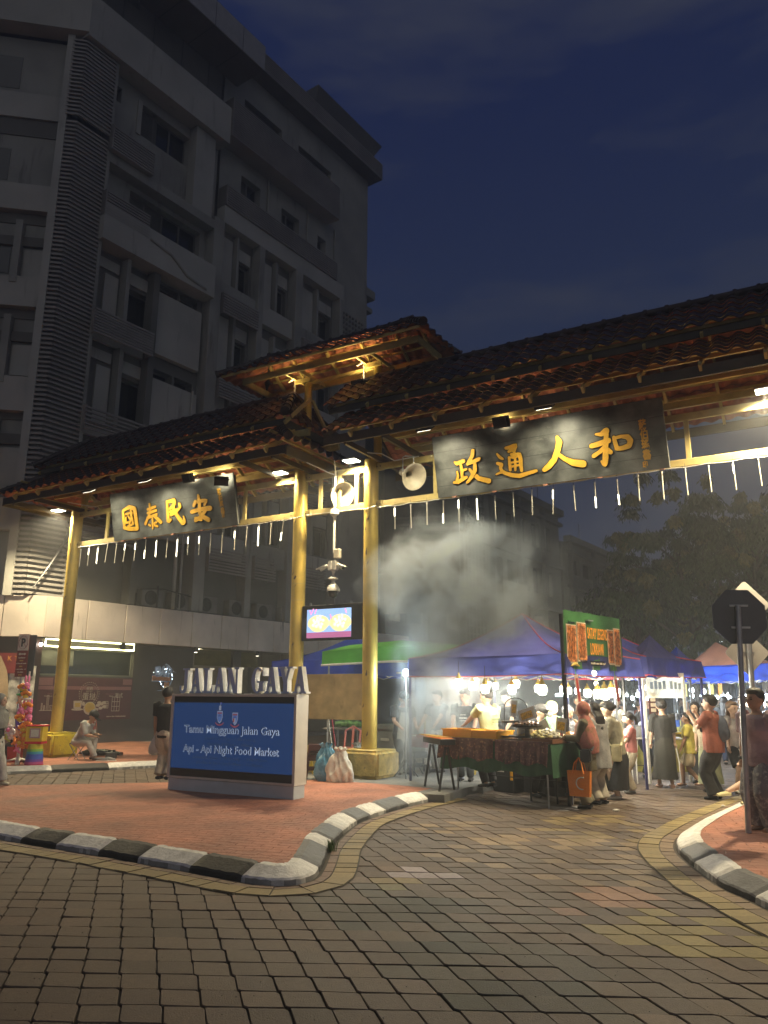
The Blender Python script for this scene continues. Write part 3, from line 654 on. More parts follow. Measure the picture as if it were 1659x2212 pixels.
# -- black boards with gold characters
BOARD = mat('weathered_black_board', (.045, .047, .045), rough=.42, var=.3, vscale=2.0, bump=.2, bscale=12, col2=(.13, .135, .125), dirt=((.21, .21, .19), 9, .60, (.35, 1, 1.6)))
GCH = mat('gold_leaf', (.78, .43, .04), rough=.5, metal=.25, var=.1, vscale=6, bump=.15, bscale=30)
TERR = mat('terracotta_clip', (.5, .22, .14), rough=.7)
def board(sa, sb, name, label, strokes, small, seams):
    t = thing(name, label, 'signboard', GP(sa, .25, 5.98), GR)
    Hh = 1.36; lean = math.atan2(.30, 1.30)
    M = Matrix.Rotation(lean, 3, 'X')                    # top comes forward (local -y)
    def P(x, y, z): return M @ Vector((x, y, z))
    Wd = sb-sa
    mb = MB(); mb.box(P(Wd/2, .03, Hh/2), (Wd, .05, Hh), M); obj('board', mb, BOARD, t, bevel=.006)
    mb = MB(); mb.box(P(Wd/2, .11, Hh/2), (Wd-.1, .1, Hh-.1), M); obj('frame', mb, BLACKM, t)
    mb = MB()
    for z in seams: mb.box(P(Wd/2, .0045, z), (Wd-.02, .002, .008), M)
    obj('plank_seam', mb, BLACKM, t)
    mb = MB()
    for k in (.03, .22, .45, .68, .93):
        mb.box(P(Wd*k, .02, Hh+.015), (.09, .07, .035), M); mb.box(P(Wd*min(.97, k+.05), .02, -.015), (.09, .07, .03), M)
    obj('clip', mb, TERR, t)
    inv = (Matrix.Rotation(GR, 3, 'Z') @ M).inverted(); Pw = GP(sa, .25, 5.98); nrm = (Matrix.Rotation(GR, 3, 'Z') @ M) @ Vector((0, -1, 0))
    def toL(x, y):
        q = (inv @ (HIT(x, y, Pw, nrm)-Pw))/GK; return q.x, q.z
    k_ = 0
    for (ox, oy, sc), chars in strokes:
        for chs in chars:
            m3 = MB(); dark = MB()
            for st in chs:
                pts = [toL(ox+x*sc, oy+y*sc) for x, y, w in st]; ws = [w*sc*.5*.0098*(1 if sa > 0 else 1.33) for x, y, w in st]
                pts2 = []; w2 = []
                for i in range(len(pts)-1):
                    for q in range(5):
                        f = q/5; pts2.append((pts[i][0]*(1-f)+pts[i+1][0]*f, pts[i][1]*(1-f)+pts[i+1][1]*f)); w2.append(ws[i]*(1-f)+ws[i+1]*f)
                pts2.append(pts[-1]); w2.append(ws[-1])
                k_ += 1; dy = -.022-.0009*(k_ % 9)
                for mbx, ex, dd in ((m3, 0, dy), (dark, .018, -.004-.0003*(k_ % 9))):
                    n = len(pts2); l = []; r = []
                    for i in range(n):
                        a = Vector(pts2[max(0, i-1)]); b = Vector(pts2[min(n-1, i+1)]); d_ = (b-a).normalized(); nn = Vector((-d_.y, d_.x)); c_ = Vector(pts2[i]); w_ = w2[i]+ex
                        l.append(c_+nn*w_); r.append(c_-nn*w_)
                    d0 = (Vector(pts2[0])-Vector(pts2[1])).normalized(); d1 = (Vector(pts2[-1])-Vector(pts2[-2])).normalized()
                    cap0 = [Vector(pts2[0])+Matrix.Rotation(a_, 2) @ d0*(w2[0]+ex) for a_ in (-.8, -.25, .3, .85)]; cap1 = [Vector(pts2[-1])+Matrix.Rotation(a_, 2) @ d1*(w2[-1]+ex) for a_ in (-.8, -.25, .3, .85)]
                    top = []; bot = []
                    base = 0.004
                    rows_f = [P(v.x, dd, v.y) for v in l]+[P(v.x, dd, v.y) for v in r]
                    rows_b = [P(v.x, base, v.y) for v in l]+[P(v.x, base, v.y) for v in r]
                    vs = rows_f+rows_b; N2 = 2*n; fs = []
                    for i in range(n-1):
                        fs += [(i, n+i, n+i+1, i+1), (i, i+1, N2+i+1, N2+i), (n+i+1, n+i, N2+n+i, N2+n+i+1)]
                    mbx.add(vs, fs)
                    for cap, idx in ((cap0, 0), (cap1, n-1)):
                        ring = [l[idx]]+(cap if idx else cap[::-1])+[r[idx]]
                        ring = sorted(ring, key=lambda v: math.atan2((v-Vector(pts2[idx])).y, (v-Vector(pts2[idx])).x))
                        cc = [P(v.x, dd-.0001, v.y) for v in ring]; cb = [P(v.x, base, v.y) for v in ring]; q = len(ring)
                        mbx.add(cc+cb, [tuple(range(q))]+[(i, (i+1) % q, q+(i+1) % q, q+i) for i in range(q)])
            co = obj('character', m3, GCH, t); obj('outline', dark, BLACKM, co)
    for ch, x, y, h in small:
        a = toL(x, y); me = put(text_mesh(ch, h, .012, w=h*.95, offset=.006), P(a[0], -.006, a[1]), M); setmat(me, GCH); obj('signature_character', me, None, t)
    return t
A_ = (972.0, 945.0, 440*.54/1659); B_ = (1161.0, 891.0, 550*.54/1659); C_ = (232.2, 1031.4, 530*.54/1659)
zheng = [[(80, 375, 40), (110, 395, 62), (210, 355, 62)], [(165, 400, 40), (180, 480, 46), (195, 620, 52)], [(190, 500, 40), (250, 480, 36)], [(115, 520, 30), (125, 580, 40), (110, 640, 40)], [(70, 680, 40), (130, 670, 62), (250, 600, 50)],
         [(350, 200, 58), (340, 280, 60), (275, 400, 56)], [(280, 400, 40), (350, 370, 56), (440, 325, 62)], [(380, 400, 50), (385, 500, 62), (330, 600, 60), (265, 680, 40)], [(300, 480, 40), (350, 540, 62), (440, 620, 72), (590, 655, 80)]]
tong = [[(715, 250, 30), (755, 300, 50), (800, 325, 34)], [(720, 390, 46), (780, 410, 62), (765, 460, 44), (790, 510, 48), (840, 540, 56), (950, 570, 62), (1050, 580, 66), (1180, 540, 56), (1300, 505, 50)], [(705, 560, 26), (760, 530, 40), (810, 520, 40)],
        [(850, 160, 50), (920, 150, 70), (990, 120, 66), (970, 190, 56)], [(890, 215, 40), (950, 180, 50), (975, 225, 40)], [(930, 255, 46), (990, 265, 62), (1050, 255, 60), (1070, 330, 56), (1075, 430, 54), (1085, 500, 46)], [(895, 300, 36), (905, 400, 44), (915, 490, 44)],
        [(910, 300, 30), (960, 300, 50), (1060, 270, 30)], [(925, 380, 30), (1050, 360, 26)], [(930, 440, 36), (1050, 415, 30)], [(985, 300, 34), (990, 400, 34), (990, 490, 36)]]
ren = [[(240, 300, 40), (265, 360, 74), (250, 440, 66), (205, 570, 66), (140, 650, 70), (90, 690, 56)], [(250, 500, 40), (330, 560, 50), (430, 605, 74), (550, 620, 86)]]
he = [[(710, 265, 30), (770, 265, 50), (830, 225, 76)], [(835, 210, 50), (830, 320, 52), (825, 450, 62), (825, 560, 66), (815, 620, 62)], [(655, 405, 54), (730, 385, 62), (860, 340, 62)], [(810, 420, 50), (750, 480, 46), (685, 525, 50)], [(840, 440, 50), (885, 480, 50)], [(775, 590, 24), (800, 620, 40)],
      [(925, 300, 40), (940, 360, 46), (960, 430, 50)], [(930, 310, 36), (1010, 290, 40), (1090, 295, 60), (1125, 340, 62), (1110, 400, 56)], [(960, 435, 50), (1030, 430, 54), (1100, 405, 60)]]
guo = [[(200, 420, 36), (205, 500, 44), (220, 630, 40)], [(210, 410, 36), (280, 370, 52), (345, 390, 56), (360, 480, 56), (370, 580, 50), (385, 640, 40)], [(215, 630, 40), (280, 645, 50), (375, 640, 50)], [(235, 460, 26), (300, 440, 26)], [(240, 500, 24), (235, 570, 26), (275, 560, 26)], [(265, 480, 22), (290, 520, 24)], [(300, 410, 30), (310, 500, 34), (330, 580, 34)], [(320, 440, 20), (285, 580, 26)], [(265, 610, 26), (310, 590, 30)]]
tai = [[(530, 330, 24), (540, 420, 34), (530, 470, 34), (480, 580, 40)], [(510, 400, 34), (600, 365, 36)], [(510, 445, 34), (610, 415, 36)], [(510, 505, 36), (620, 465, 36)], [(590, 475, 34), (640, 530, 46), (675, 560, 40)], [(570, 520, 28), (575, 600, 32), (575, 640, 22)], [(525, 590, 26), (545, 605, 26)], [(620, 560, 26), (585, 580, 22)], [(600, 600, 26), (630, 610, 30)]]
min_ = [[(750, 300, 30), (760, 400, 46), (768, 550, 50), (800, 530, 30)], [(760, 305, 40), (840, 285, 50), (850, 330, 40), (790, 390, 36)], [(790, 430, 36), (900, 395, 36)], [(800, 465, 40), (860, 440, 40), (880, 420, 30)], [(840, 300, 36), (835, 400, 42), (880, 480, 50), (950, 570, 56), (975, 560, 40), (960, 490, 22)], [(905, 330, 36), (915, 365, 44)]]
an = [[(1140, 220, 24), (1150, 270, 42), (1140, 300, 36)], [(1110, 300, 40), (1090, 350, 46)], [(1120, 310, 40), (1190, 290, 46), (1240, 290, 46), (1220, 340, 36)], [(1060, 430, 50), (1160, 400, 48), (1290, 385, 62)], [(1160, 320, 44), (1160, 440, 50), (1200, 490, 50), (1270, 530, 56)], [(1240, 400, 44), (1190, 480, 44), (1110, 535, 50)], [(1110, 510, 40), (1180, 530, 40)]]
sm = lambda a, b, ys, cs, h: [(c, a+(b-a)*i/(len(ys)-1), y, h) for i, (c, y) in enumerate(zip(cs, ys))]
b1_ = board(1.88, 6.78, 'black_board', 'long weathered black board with four big gold characters between the right posts', [(A_, [zheng, tong]), (B_, [ren, he])], sm(1380, 1390, [927, 948, 970, 992], '蘇伯瑤書', .155)+[('印', 1389, 1010, .1)], (.25, .62, 1.0))
b2_ = board(-8.43, -3.84, 'black_board', 'shorter weathered black board with four gold characters over the left bay', [(C_, [guo, tai, min_, an])], sm(470, 478, [1068, 1081, 1095, 1109], '蘇伯瑤書', .13)+[('印', 480, 1118, .09)], (.32, .9))
# -- spotlights that wash the boards, hung from the front eave
def spot_fixture(s, d, z, aim, power, label, col=(1, .9, .62), spot=140, name='spotlight', grp='black spotlights aimed at the boards', up=False):
    t = thing(name, label, 'spotlight', GP(s, d, z), GR, grp)
    a = Vector(aim).normalized(); Mx = a.to_track_quat('-Z', 'Y').to_matrix()
    mb = MB(); mb.box((0, 0, 0), (.36, .24, .09), Mx); mb.box(Mx @ Vector((0, 0, .07)), (.26, .18, .06), Mx); obj('housing', mb, BLACKM, t, bevel=.012)
    obj('lens', MB().box(Mx @ Vector((0, 0, -.049)), (.3, .18, .006), Mx), glow('spot_lens', (1, .93, .7), 5), t)
    mb = MB(); e_ = Vector((0, .3, .12)) if not up else Vector((.14, .12, .0)); mb.bar((0, 0, .02), e_*.6, .025); mb.bar(e_*.6, e_, .025); obj('arm', mb, BLACKM, t)
    lamp('SPOT', power, Mx @ Vector((0, 0, -.06)), t, col, .12, aim=a, spot=spot, blend=1.0)
    return t
for s, txt, pw in ((2.15, 'above the left half of the long board', 230), (4.75, 'above the right half of the long board', 270)):
    spot_fixture(s, 1.42, 7.22, (0, .62, -1.0), pw, 'black spotlight on an arm %s' % txt)
for s, txt, pw in ((-8.25, 'above the left half of the shorter board', 230), (-6.1, 'above the right half of the shorter board', 270)):
    spot_fixture(s, 1.42, 7.22, (0, .62, -1.0), pw, 'black spotlight on an arm %s' % txt)
spot_fixture(-3.9, .9, 7.0, (-.5, .6, .5), 90, 'black spotlight turned up at the roof beside the end of the shorter board', grp='black spotlights aimed at the boards')
for s, txt in ((-2.36, 'left'), (-.26, 'right')):
    spot_fixture(s, .18, 9.2, (0, -.1, 1), 150, 'black spotlight shining up into the top pavilion roof by its %s column' % txt, (1, .72, .28), 150, grp='spotlights inside the pavilion roof', up=True)
# added pair shining up, standing in for the board spotlights' spill on the tiles
for s, txt in ((-5.2, 'over the shorter board'), (3.6, 'over the long board')):
    spot_fixture(s, .75, 7.3, (0, .9, .45), 120, 'small black fill spotlight added behind the eave shining at the tile undersides %s' % txt, (1, .72, .36), 150, grp='fill spotlights added for the tile undersides')
# -- meteor light tubes
TUBE = mat('frosted_tube', (.62, .58, .47), rough=.35, var=.05, emit=.05, ecol=(1, .9, .6))
LIT = glow('lit_tube', (1, .93, .68), 6)
def tube_things(xs, bay, where):
    for i, (px, ytop, lean, lit) in enumerate(xs):
        p = HIT(px, ytop, GP(0, .06, 0), GN); q = p
        st = {0: 'dark and unlit', 1: 'glowing at its top end', 2: 'glowing along its whole length', 3: 'glowing at its bottom end'}[lit]
        t = thing('light_tube', 'thin hanging light tube %s, %s' % (st, where), 'light tube', p, GR, 'light tubes hanging under the rail %s' % bay)
        t.rotation_euler = (0, lean, GR)
        ln = random.uniform(.48, .53)
        obj('wire', MB().cyl((0, 0, .02), (0, 0, .14), .004, n=6), BLACKM, t)
        obj('tube', MB().cyl((0, 0, 0), (0, 0, -ln), .0105, n=10), TUBE, t, smooth=True)
        obj('cap', MB().cyl((0, 0, .0), (0, 0, .04), .017, n=10), WPLAST, t, smooth=True)
        if lit:
            z0, z1 = {1: (-.02, -.2), 2: (-.03, -ln+.02), 3: (-.28, -ln)}[lit]; mb = MB(); z = z0
            while z > z1: mb.box((-.004, -.016, z), (.024, .01, .013)); z -= .0235
            obj('lit_diodes', mb, LIT, t)
def Zp(R0, x, y): return (R0[0]+x*R0[2], R0[1]+y*R0[2])
r5 = (0, 972, 900*.54/1659)
xs = []
for x, y, ln, li in ((598, 740, .02, 0), (660, 725, .04, 1), (726, 720, .02, 2), (793, 705, .1, 0), (860, 700, .06, 0), (928, 690, .1, 1), (1003, 685, .06, 1), (1077, 670, .02, 3), (1158, 665, 0, 2), (1235, 660, .02, 0), (1313, 655, .01, 2), (1392, 640, .02, 1), (1473, 635, .0, 1), (1555, 625, 0, 0), (1640, 620, 0, 0)):
    X, Y = Zp(r5, x, y); xs.append((X, Y, ln, li))
r8 = (432, 1026, 800*.54/1659)
for x, y, ln, li in ((95, 480, 0, 0), (190, 470, .02, 0), (292, 465, 0, 1), (390, 440, .04, 0), (490, 425, 0, 2), (590, 410, .03, 0), (694, 390, .14, 3)):
    X, Y = Zp(r8, x, y)
    if X > xs[-1][0]+8: xs.append((X, Y, ln, li))
tube_things(xs, 'of the left bay', 'left gate bay')
r6 = (756, 972, 1100*.54/1659); xs = []
for x, y, ln, li in ((272, 350, 0, 1), (366, 338, -.03, 0), (464, 325, 0, 0), (563, 315, 0, 3), (657, 300, .01, 1), (767, 290, -.03, 2), (875, 285, -.01, 0), (985, 265, 0, 0), (1097, 250, .01, 0), (1227, 240, .06, 1), (1350, 225, -.03, 0), (1477, 205, -.01, 3), (1612, 190, -.04, 3)):
    X, Y = Zp(r6, x, y); xs.append((X, Y, ln, li))
r7 = (918, 594, 1372*.54/1659)
for x, y, ln, li in ((1030, 975, 0, 0), (1146, 960, 0, 0), (1259, 945, -.02, 0), (1372, 930, -.02, 0), (1490, 910, -.02, 1), (1612, 895, -.03, 0)):
    X, Y = Zp(r7, x, y); xs.append((X, Y, ln, li))
tube_things(xs, 'of the right bay', 'right gate bay')
mb = MB()
for a, b in ((-10.2, -2.25), (.2, 8.7)):
    pts = []; n = 40
    for i in range(n+1):
        s = a+(b-a)*i/n; pts.append(L(s, .07, 6.0+.012*math.sin(i*1.9)))
    mb.tube(pts, .008, 6)
mb.tube([L(-2.25, .18, 6.0), L(-2.05, .19, 5.98), L(-1.8, .1, 6.04), L(-.3, .1, 6.02), L(0, .19, 5.98), L(.2, .1, 6.05)], .008, 6)
obj('light_cable', mb, WPLAST, gate, smooth=True)
# -- horn speakers
HORN = mat('horn_plastic', (.60, .53, .40), rough=.45, var=.12, vscale=4)
for s, z, d, rz_, where in ((1.22, 6.62, .25, .55, 'beside the long board'), (-.92, 6.55, -.1, .5, 'in the narrow bay behind the camera pole')):
    t = thing('horn_speaker', 'beige round horn speaker between the gate rails %s' % where, 'loudspeaker', GP(s, d, z), GR, 'horn speakers on the gate')
    ax = Vector((.8, -.42, -.42)).normalized()
    obj('horn', MB().lathe((-.1, 0, .02), [(.085, -.14), (.10, -.05), (.12, .05), (.17, .15), (.24, .23), (.30, .28), (.315, .285), (.30, .275), (.2, .2), (.08, .05)], 28, axis=ax), HORN, t, smooth=True)
    obj('driver', MB().lathe(Vector((-.1, 0, .02))-ax*.14, [(.0, -.14), (.07, -.14), (.082, -.13), (.082, -.03), (.095, -.02), (.095, .01), (.05, .02)], 20, axis=ax), mat('horn_driver', (.42, .37, .28), rough=.5), t, smooth=True)
    mb = MB(); mb.tube([(-.16, -.13, .06), (-.16, -.13, .4), (-.1, -.13, .42), (.06, -.02, .42), (.06, -.02, .06)], .014, 8); obj('bracket', mb, STEEL, t, smooth=True)
# -- camera cluster on its hanging pole
cp = thing('security_camera_pole', 'white pole of surveillance cameras hanging down from the gate rail', 'security cameras', GP(-.98, .08, 6.05), GR)
obj('pole', MB().cyl((0, 0, 1.0), (0, 0, -1.02), .03, n=14), WPLAST, cp, smooth=True)
obj('mount', MB().lathe((0, 0, 0), [(.0, .04), (.09, .04), (.11, .0), (.11, -.08), (.04, -.14), (.03, -.16)], 18), WPLAST, cp, smooth=True)
obj('junction_box', MB().bx(.03, .18, -.06, .06, -1.16, -.94), HORN, cp, bevel=.012)
obj('cable', MB().tube([(.05, .03, 1.0), (.07, .03, -.2), (.06, .03, -.6), (.07, .0, -.95)], .008, 6), BLACKM, cp, smooth=True)
for sg in (-1, 1):
    a = Vector((sg*.9, -.25, -.38)).normalized(); cc = Vector((sg*.13, -.03, -1.34)); mb = MB()
    mb.bx(sg*.06-.05, sg*.06+.07, -.1, .05, -1.45, -1.22)
    o = obj('camera_housing', mb, WPLAST, cp, bevel=.02, seg=2)
    m2 = MB(); m2.tube([cc+Vector((sg*.02, 0, .02)), cc+a*.22], [.045, .05], 12); obj('camera_body', m2, WPLAST, o, smooth=True)
    m2 = MB(); m2.box(cc+a*.2+Vector((0, 0, .055)), (.24, .12, .012), Matrix((a, a.cross(Vector((0, 0, 1))).normalized(), a.cross(Vector((0, 0, 1))).cross(a))).transposed()); obj('sun_shield', m2, WPLAST, o)
    obj('lens', MB().cyl(cc+a*.22, cc+a*.235, .035, n=12), BLACKM, o)
obj('neck', MB().lathe((0, 0, -1.42), [(.03, 0), (.05, -.04), (.025, -.1), (.03, -.16), (.11, -.2), (.12, -.23), (.04, -.26), (.05, -.33)], 18), WPLAST, cp, smooth=True)
obj('dome', MB().lathe((0, 0, -1.74), [(.04, 0), (.09, -.03), (.13, -.09), (.155, -.17), (.155, -.2), (.12, -.2)], 22), WPLAST, cp, smooth=True)
obj('dome_glass', MB().lathe((0, 0, -1.94), [(.118, 0), (.112, -.06), (.085, -.12), (.04, -.15), (0, -.158)], 22), BLACKM, cp, smooth=True)
# -- video screen and plywood panel between the middle posts
r2 = (621, 1296, 700*.54/1659)
def gq(x, y, d=.0): return HIT(x, y, GP(0, d, 0), GN)
def gs(x, y, d=.0):
    q = (gq(x, y, d)-G0)/GK; return q.dot(GU), q.z
sc = thing('video_screen', 'black framed video screen showing two bowls of dessert between the middle posts', 'screen', GP(-1.9, .02, 3.25), GR)
s0, zt = gs(*Zp(r2, 155, 80)); s1, zb = gs(*Zp(r2, 722, 370)); a0, at = gs(*Zp(r2, 204, 98)); a1, ab = gs(*Zp(r2, 618, 350))
zt, zb, at, ab = zt-3.25, zb-3.25, at-3.25, ab-3.25; s0 += 1.9; s1 += 1.9; a0 += 1.9; a1 += 1.9; zb = ab-.06; zt = at+.1
obj('housing', MB().bx(s0, s1, -.05, .05, zb, zt), BLACKM, sc, bevel=.01)
def pic(nm, col, k=1.6): return glow(nm, col, k)
obj('picture', MB().bx(a0, a1, -.054, -.051, ab, at), mat('screen_backdrop', (.3, .5, .8), var=.0, emit=1.0, ecol=(.22, .36, .6)), sc)
mb = MB(); mb.bx(a0, a1, -.0565, -.0545, ab, ab+.13); obj('table_in_picture', mb, mat('screen_table', (.4, .1, .25), var=0, emit=.6, ecol=(.45, .14, .3)), sc)
aw = (a1-a0)
for fx in (.27, .76):
    cx = a0+aw*fx; cz = (at+ab)/2-.0
    bm_ = MB(); n = 26
    bm_.add([(cx, -.06, cz)]+[(cx+aw*.245*math.cos(2*math.pi*k/n)*(1 if math.sin(2*math.pi*k/n) > -.3 else .9), -.058, cz+.2*math.sin(2*math.pi*k/n)) for k in range(n)], [(0, 1+k, 1+(k+1) % n) for k in range(n)])
    ob = obj('bowl_in_picture', bm_, glow('screen_bowl', (1, .72, .25), .75), sc)
    m3 = MB()
    for q in range(13):
        an = q*2.4; rr = .016*math.sqrt(q)*2.6; m3.ell((cx+rr*math.cos(an)*1.2, -.063, cz+.03+rr*math.sin(an)), (.038, .004, .036), 8)
    obj('fruit_in_picture', m3, glow('screen_fruit', (1, .9, .55), 1.05), ob, smooth=True)
m3 = MB()
for k, (fx, fz) in enumerate(((.08, .9), (.13, .95), (.88, .9), (.2, .93), (.55, .72))): m3.box((a0+aw*fx, -.0575, ab+(at-ab)*fz), (.03, .003, .12), Matrix.Rotation(.4*((k % 2)*2-1), 3, 'Y'))
obj('straws_in_picture', m3, glow('screen_straw', (.7, .12, .4), 1.0), sc)
lamp('AREA', 14, (a0+aw/2, -.12, (at+ab)/2), sc, (.95, .93, .85), aw*.9, aim=(0, -1, -.1), sizey=.5)
obj('rod', MB().bx(s0+.2, s0+.24, -.02, .02, zt, zt+.06).bx(s1-.35, s1-.31, -.02, .02, zt, zt+.06), STEEL, sc)
pl = thing('plywood_panel', 'blank weathered ochre plywood panel fixed between the two middle posts', 'panel', GP(-1.88, .0, 1.6), GR)
p0, pt = gs(*Zp(r2, 150, 705)); p1, pbm = gs(*Zp(r2, 712, 1140))
mb = MB(); mb.bx(0.0, 1.72, -.012, .012, pbm-1.6, pt-1.6)
obj('board', mb, mat('ochre_plywood', (.56, .43, .19), rough=.7, var=.14, vscale=3, bump=.2, bscale=20, dirt=((.25, .17, .07), 6, .6, (1, 1, .3))), pl, bevel=.004)
mb = MB(); mb.bx(.0, 1.72, .012, .05, pt-1.66, pt-1.62); mb.bx(0.0, 1.72, .012, .05, pbm-1.58, pbm-1.54); obj('batten', mb, BEAM, pl)

SCL[0] = 1.0
# ---------------------------------------------------------------- the hotel block on the corner
CW = mat('grey_render', (.27, .268, .24), rough=.85, var=.13, vscale=.7, bump=.2, bscale=12, dirt=((.13, .125, .11), 1.3, .57, (1.6, 1.6, .22)))
CWL = mat('pale_render', (.37, .365, .33), rough=.8, var=.1, vscale=.6, bump=.15, bscale=12, dirt=((.20, .19, .165), 1.5, .58, (1.8, 1.8, .2)))
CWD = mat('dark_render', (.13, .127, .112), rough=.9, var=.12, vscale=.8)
RIB = mat('ribbed_screen', (.27, .255, .235), rough=.7, var=.1, vscale=1)
GLS = mat('dark_window_glass', (.012, .014, .014), rough=.12, var=.1, vscale=2, spec=.6)
BK = 1.1; SCL[0] = BK
B0 = CAM+(Vector((-7.40808, 25.9943, 0))-CAM)*BK; BA = R(35.15); BR = math.pi/2-BA
BU = Vector((math.sin(BA), math.cos(BA), 0)); BN = Vector((BU.y, -BU.x, 0))
def BP(s, d, z): return B0+(BU*s+BN*d+Vector((0, 0, z)))*BK
bld = thing('hotel_building', 'tall grey concrete corner hotel block with ribbed sun screens and a slatted corner pier', 'building', B0, BR)
holes_made = []
def facade(s0, s1, z0, z1, d, holes, depth=.3, m=CW, name='wall', frame=None):
    """wall sheet facing +d with real openings; every opening gets its own window with glass"""
    ss = sorted({s0, s1, *[h[0] for h in holes], *[h[1] for h in holes]}); zz = sorted({z0, z1, *[h[2] for h in holes], *[h[3] for h in holes]})
    mb = MB()
    for a, b in zip(ss, ss[1:]):
        for c, e_ in zip(zz, zz[1:]):
            ms, mz = (a+b)/2, (c+e_)/2
            if not any(h[0] < ms < h[1] and h[2] < mz < h[3] for h in holes): mb.quad(L(a, d, c), L(b, d, c), L(b, d, e_), L(a, d, e_))
    for h in holes:
        a, b, c, e_ = h[:4]; dd = d-depth
        for p in ((a, c, b, c), (b, c, b, e_), (b, e_, a, e_), (a, e_, a, c)): mb.quad(L(p[0], d, p[1]), L(p[0], dd, p[1]), L(p[2], dd, p[3]), L(p[2], d, p[3]))
        w = obj('window', MB().bx(a, b, -dd, -dd+.03, c, e_), GLS, bld)
        if random.random() < .5 and b-a > .4: q_ = a+(b-a)*random.uniform(.25, .6); obj('blind', MB().bx(a, q_, -dd-.012, -dd-.004, c+(e_-c)*random.choice((0, 0, .35)), e_), mat('window_blind', (.07, .068, .06), rough=.8, var=.2, vscale=3), w)
        fm = MB(); t_ = .05
        fm.bx(a, b, -dd-.04, -dd-.002, c, c+t_).bx(a, b, -dd-.04, -dd-.002, e_-t_, e_).bx(a, a+t_, -dd-.04, -dd-.002, c+t_, e_-t_).bx(b-t_, b, -dd-.04, -dd-.002, c+t_, e_-t_)
        for k in range(1, (h[4] if len(h) > 4 else 1)): q = a+(b-a)*k/h[4]; fm.bx(q-.03, q+.03, -dd-.04, -dd-.002, c+t_, e_-t_)
        obj('frame', fm, CWD, w)
    return obj(name, mb, m, bld)
def bb(name, s0, s1, d0, d1, z0, z1, m, bevel=0): return obj(name, MB().bx(s0, s1, -d1, -d0, z0, z1), m, bld, bevel=bevel)
def ribs(name, s0, s1, d0, d1, z0, z1, step=.115, m=RIB, t=.05):
    mb = MB(); z = z0
    mb.bx(s0, s1, -d1+.07, -d0, z0, z1, 0)
    while z < z1-t: mb.bx(s0, s1, -d1, -d1+.07, z, z+t); z += step
    mb.bx(s0, s0+.04, -d1-.0, -d0, z0, z1)
    return obj(name, mb, m, bld)
def slats(name, s0, s1, d, z0, z1, n, m=RIB):
    mb = MB()
    for k in range(n):
        z = z0+(z1-z0)*k/n; mb.bx(s0, s1, -d-.05, -d, z, z+.055)
    for s in (s0+.05, s1-.08): mb.bx(s, s+.03, -d, -d+.28, z0, z1)
    return obj(name, mb, m, bld)
# right-hand facade, upper floors
facade(.55, 10.2, 19.1, 26.9, .8, [(1.67, 3.93, 24.7, 25.6, 3), (5.0, 7.31, 24.7, 25.6, 3), (1.7, 2.79, 20.9, 22.02, 2), (4.07, 5.2, 20.9, 21.9, 2), (6.45, 7.03, 20.9, 21.85)])
bb('parapet', 1.25, 10.5, -12, 1.48, 26.88, 27.0, CWD); ribs('parapet', 1.25, 10.5, 1.3, 1.5, 26.9, 27.82, .1)
ribs('balcony_screen', .42, 7.1, .8, 1.55, 22.7, 24.42, .1); ribs('balcony_screen', .57, 7.32, .8, 1.3, 19.86, 20.72, .1)
bb('spandrel', .57, 7.88, .8, 1.22, 19.12, 19.84, CWL)
for s in (3.2, 5.7, 7.6): obj('downpipe', MB().cyl(L(s, .86, 20.8), L(s, .86, 22.7), .05, n=10), CW, bld, smooth=True)
# left bay, upper
facade(-5.2, .42, 23.9, 25.85, .8, [], name='wall', m=CWD)
mb = MB()
for s in (-4.2, -2.9, -1.6, -.3): mb.bx(s-.012, s+.012, -.815, -.79, 23.9, 25.85)
obj('panel_joint', mb, BLACKM, bld)
mb = MB(); mb.bx(-9, 1.2, -2.3, 10, 25.82, 26.88); obj('roof_slab', mb, CWD, bld)
mb = MB(); mb.bx(-9, 1.2, -2.34, -2.302, 25.8, 26.9)
obj('roof_fascia', mb, mat('metal_fascia', (.34, .33, .31), rough=.5, metal=.2, var=.08), bld)
mb = MB()
for s in (-5.6, -4.2, -2.8, -1.4, 0): mb.bx(s-.012, s+.012, -2.345, -2.338, 25.8, 26.9); mb.bar(L(s, 2.3, 25.81), L(s, .8, 25.81), .02, .012)
obj('panel_joint', mb, BLACKM, bld)
facade(-4.55, .42, 15.6, 22.4, .8, [(-4.2, -3.95, 21.31, 21.9), (-3.13, -.97, 20.66, 21.9, 3), (-3.28, -.19, 17.2, 18.35, 4)])
bb('window_frame', -3.3, -3.13, .8, .86, 20.6, 21.95, CWL)
bb('band', -5.73, .42, .8, 1.45, 22.32, 23.92, CWL)
bb('pilaster', -.97, -.05, .8, 1.2, 18.9, 22.3, CWL)
bb('spandrel', -4.55, .1, .8, 1.25, 18.55, 18.9, CW); bb('spandrel', -4.55, .1, .8, 1.45, 15.65, 16.9, CWL)
ribs('sun_screen', -4.53, -2.86, .8, 1.45, 18.9, 19.82, .1); ribs('sun_screen', -4.56, -2.85, .8, 1.45, 16.5, 17.38, .1)
mb = MB(); mb.tube([L(-2.8, 1.47, 16.5), L(-1.9, 1.47, 16.35), L(-1.2, 1.47, 15.9), L(-.3, 1.46, 15.8)], .05, 8); obj('duct', mb, CW, bld, smooth=True)
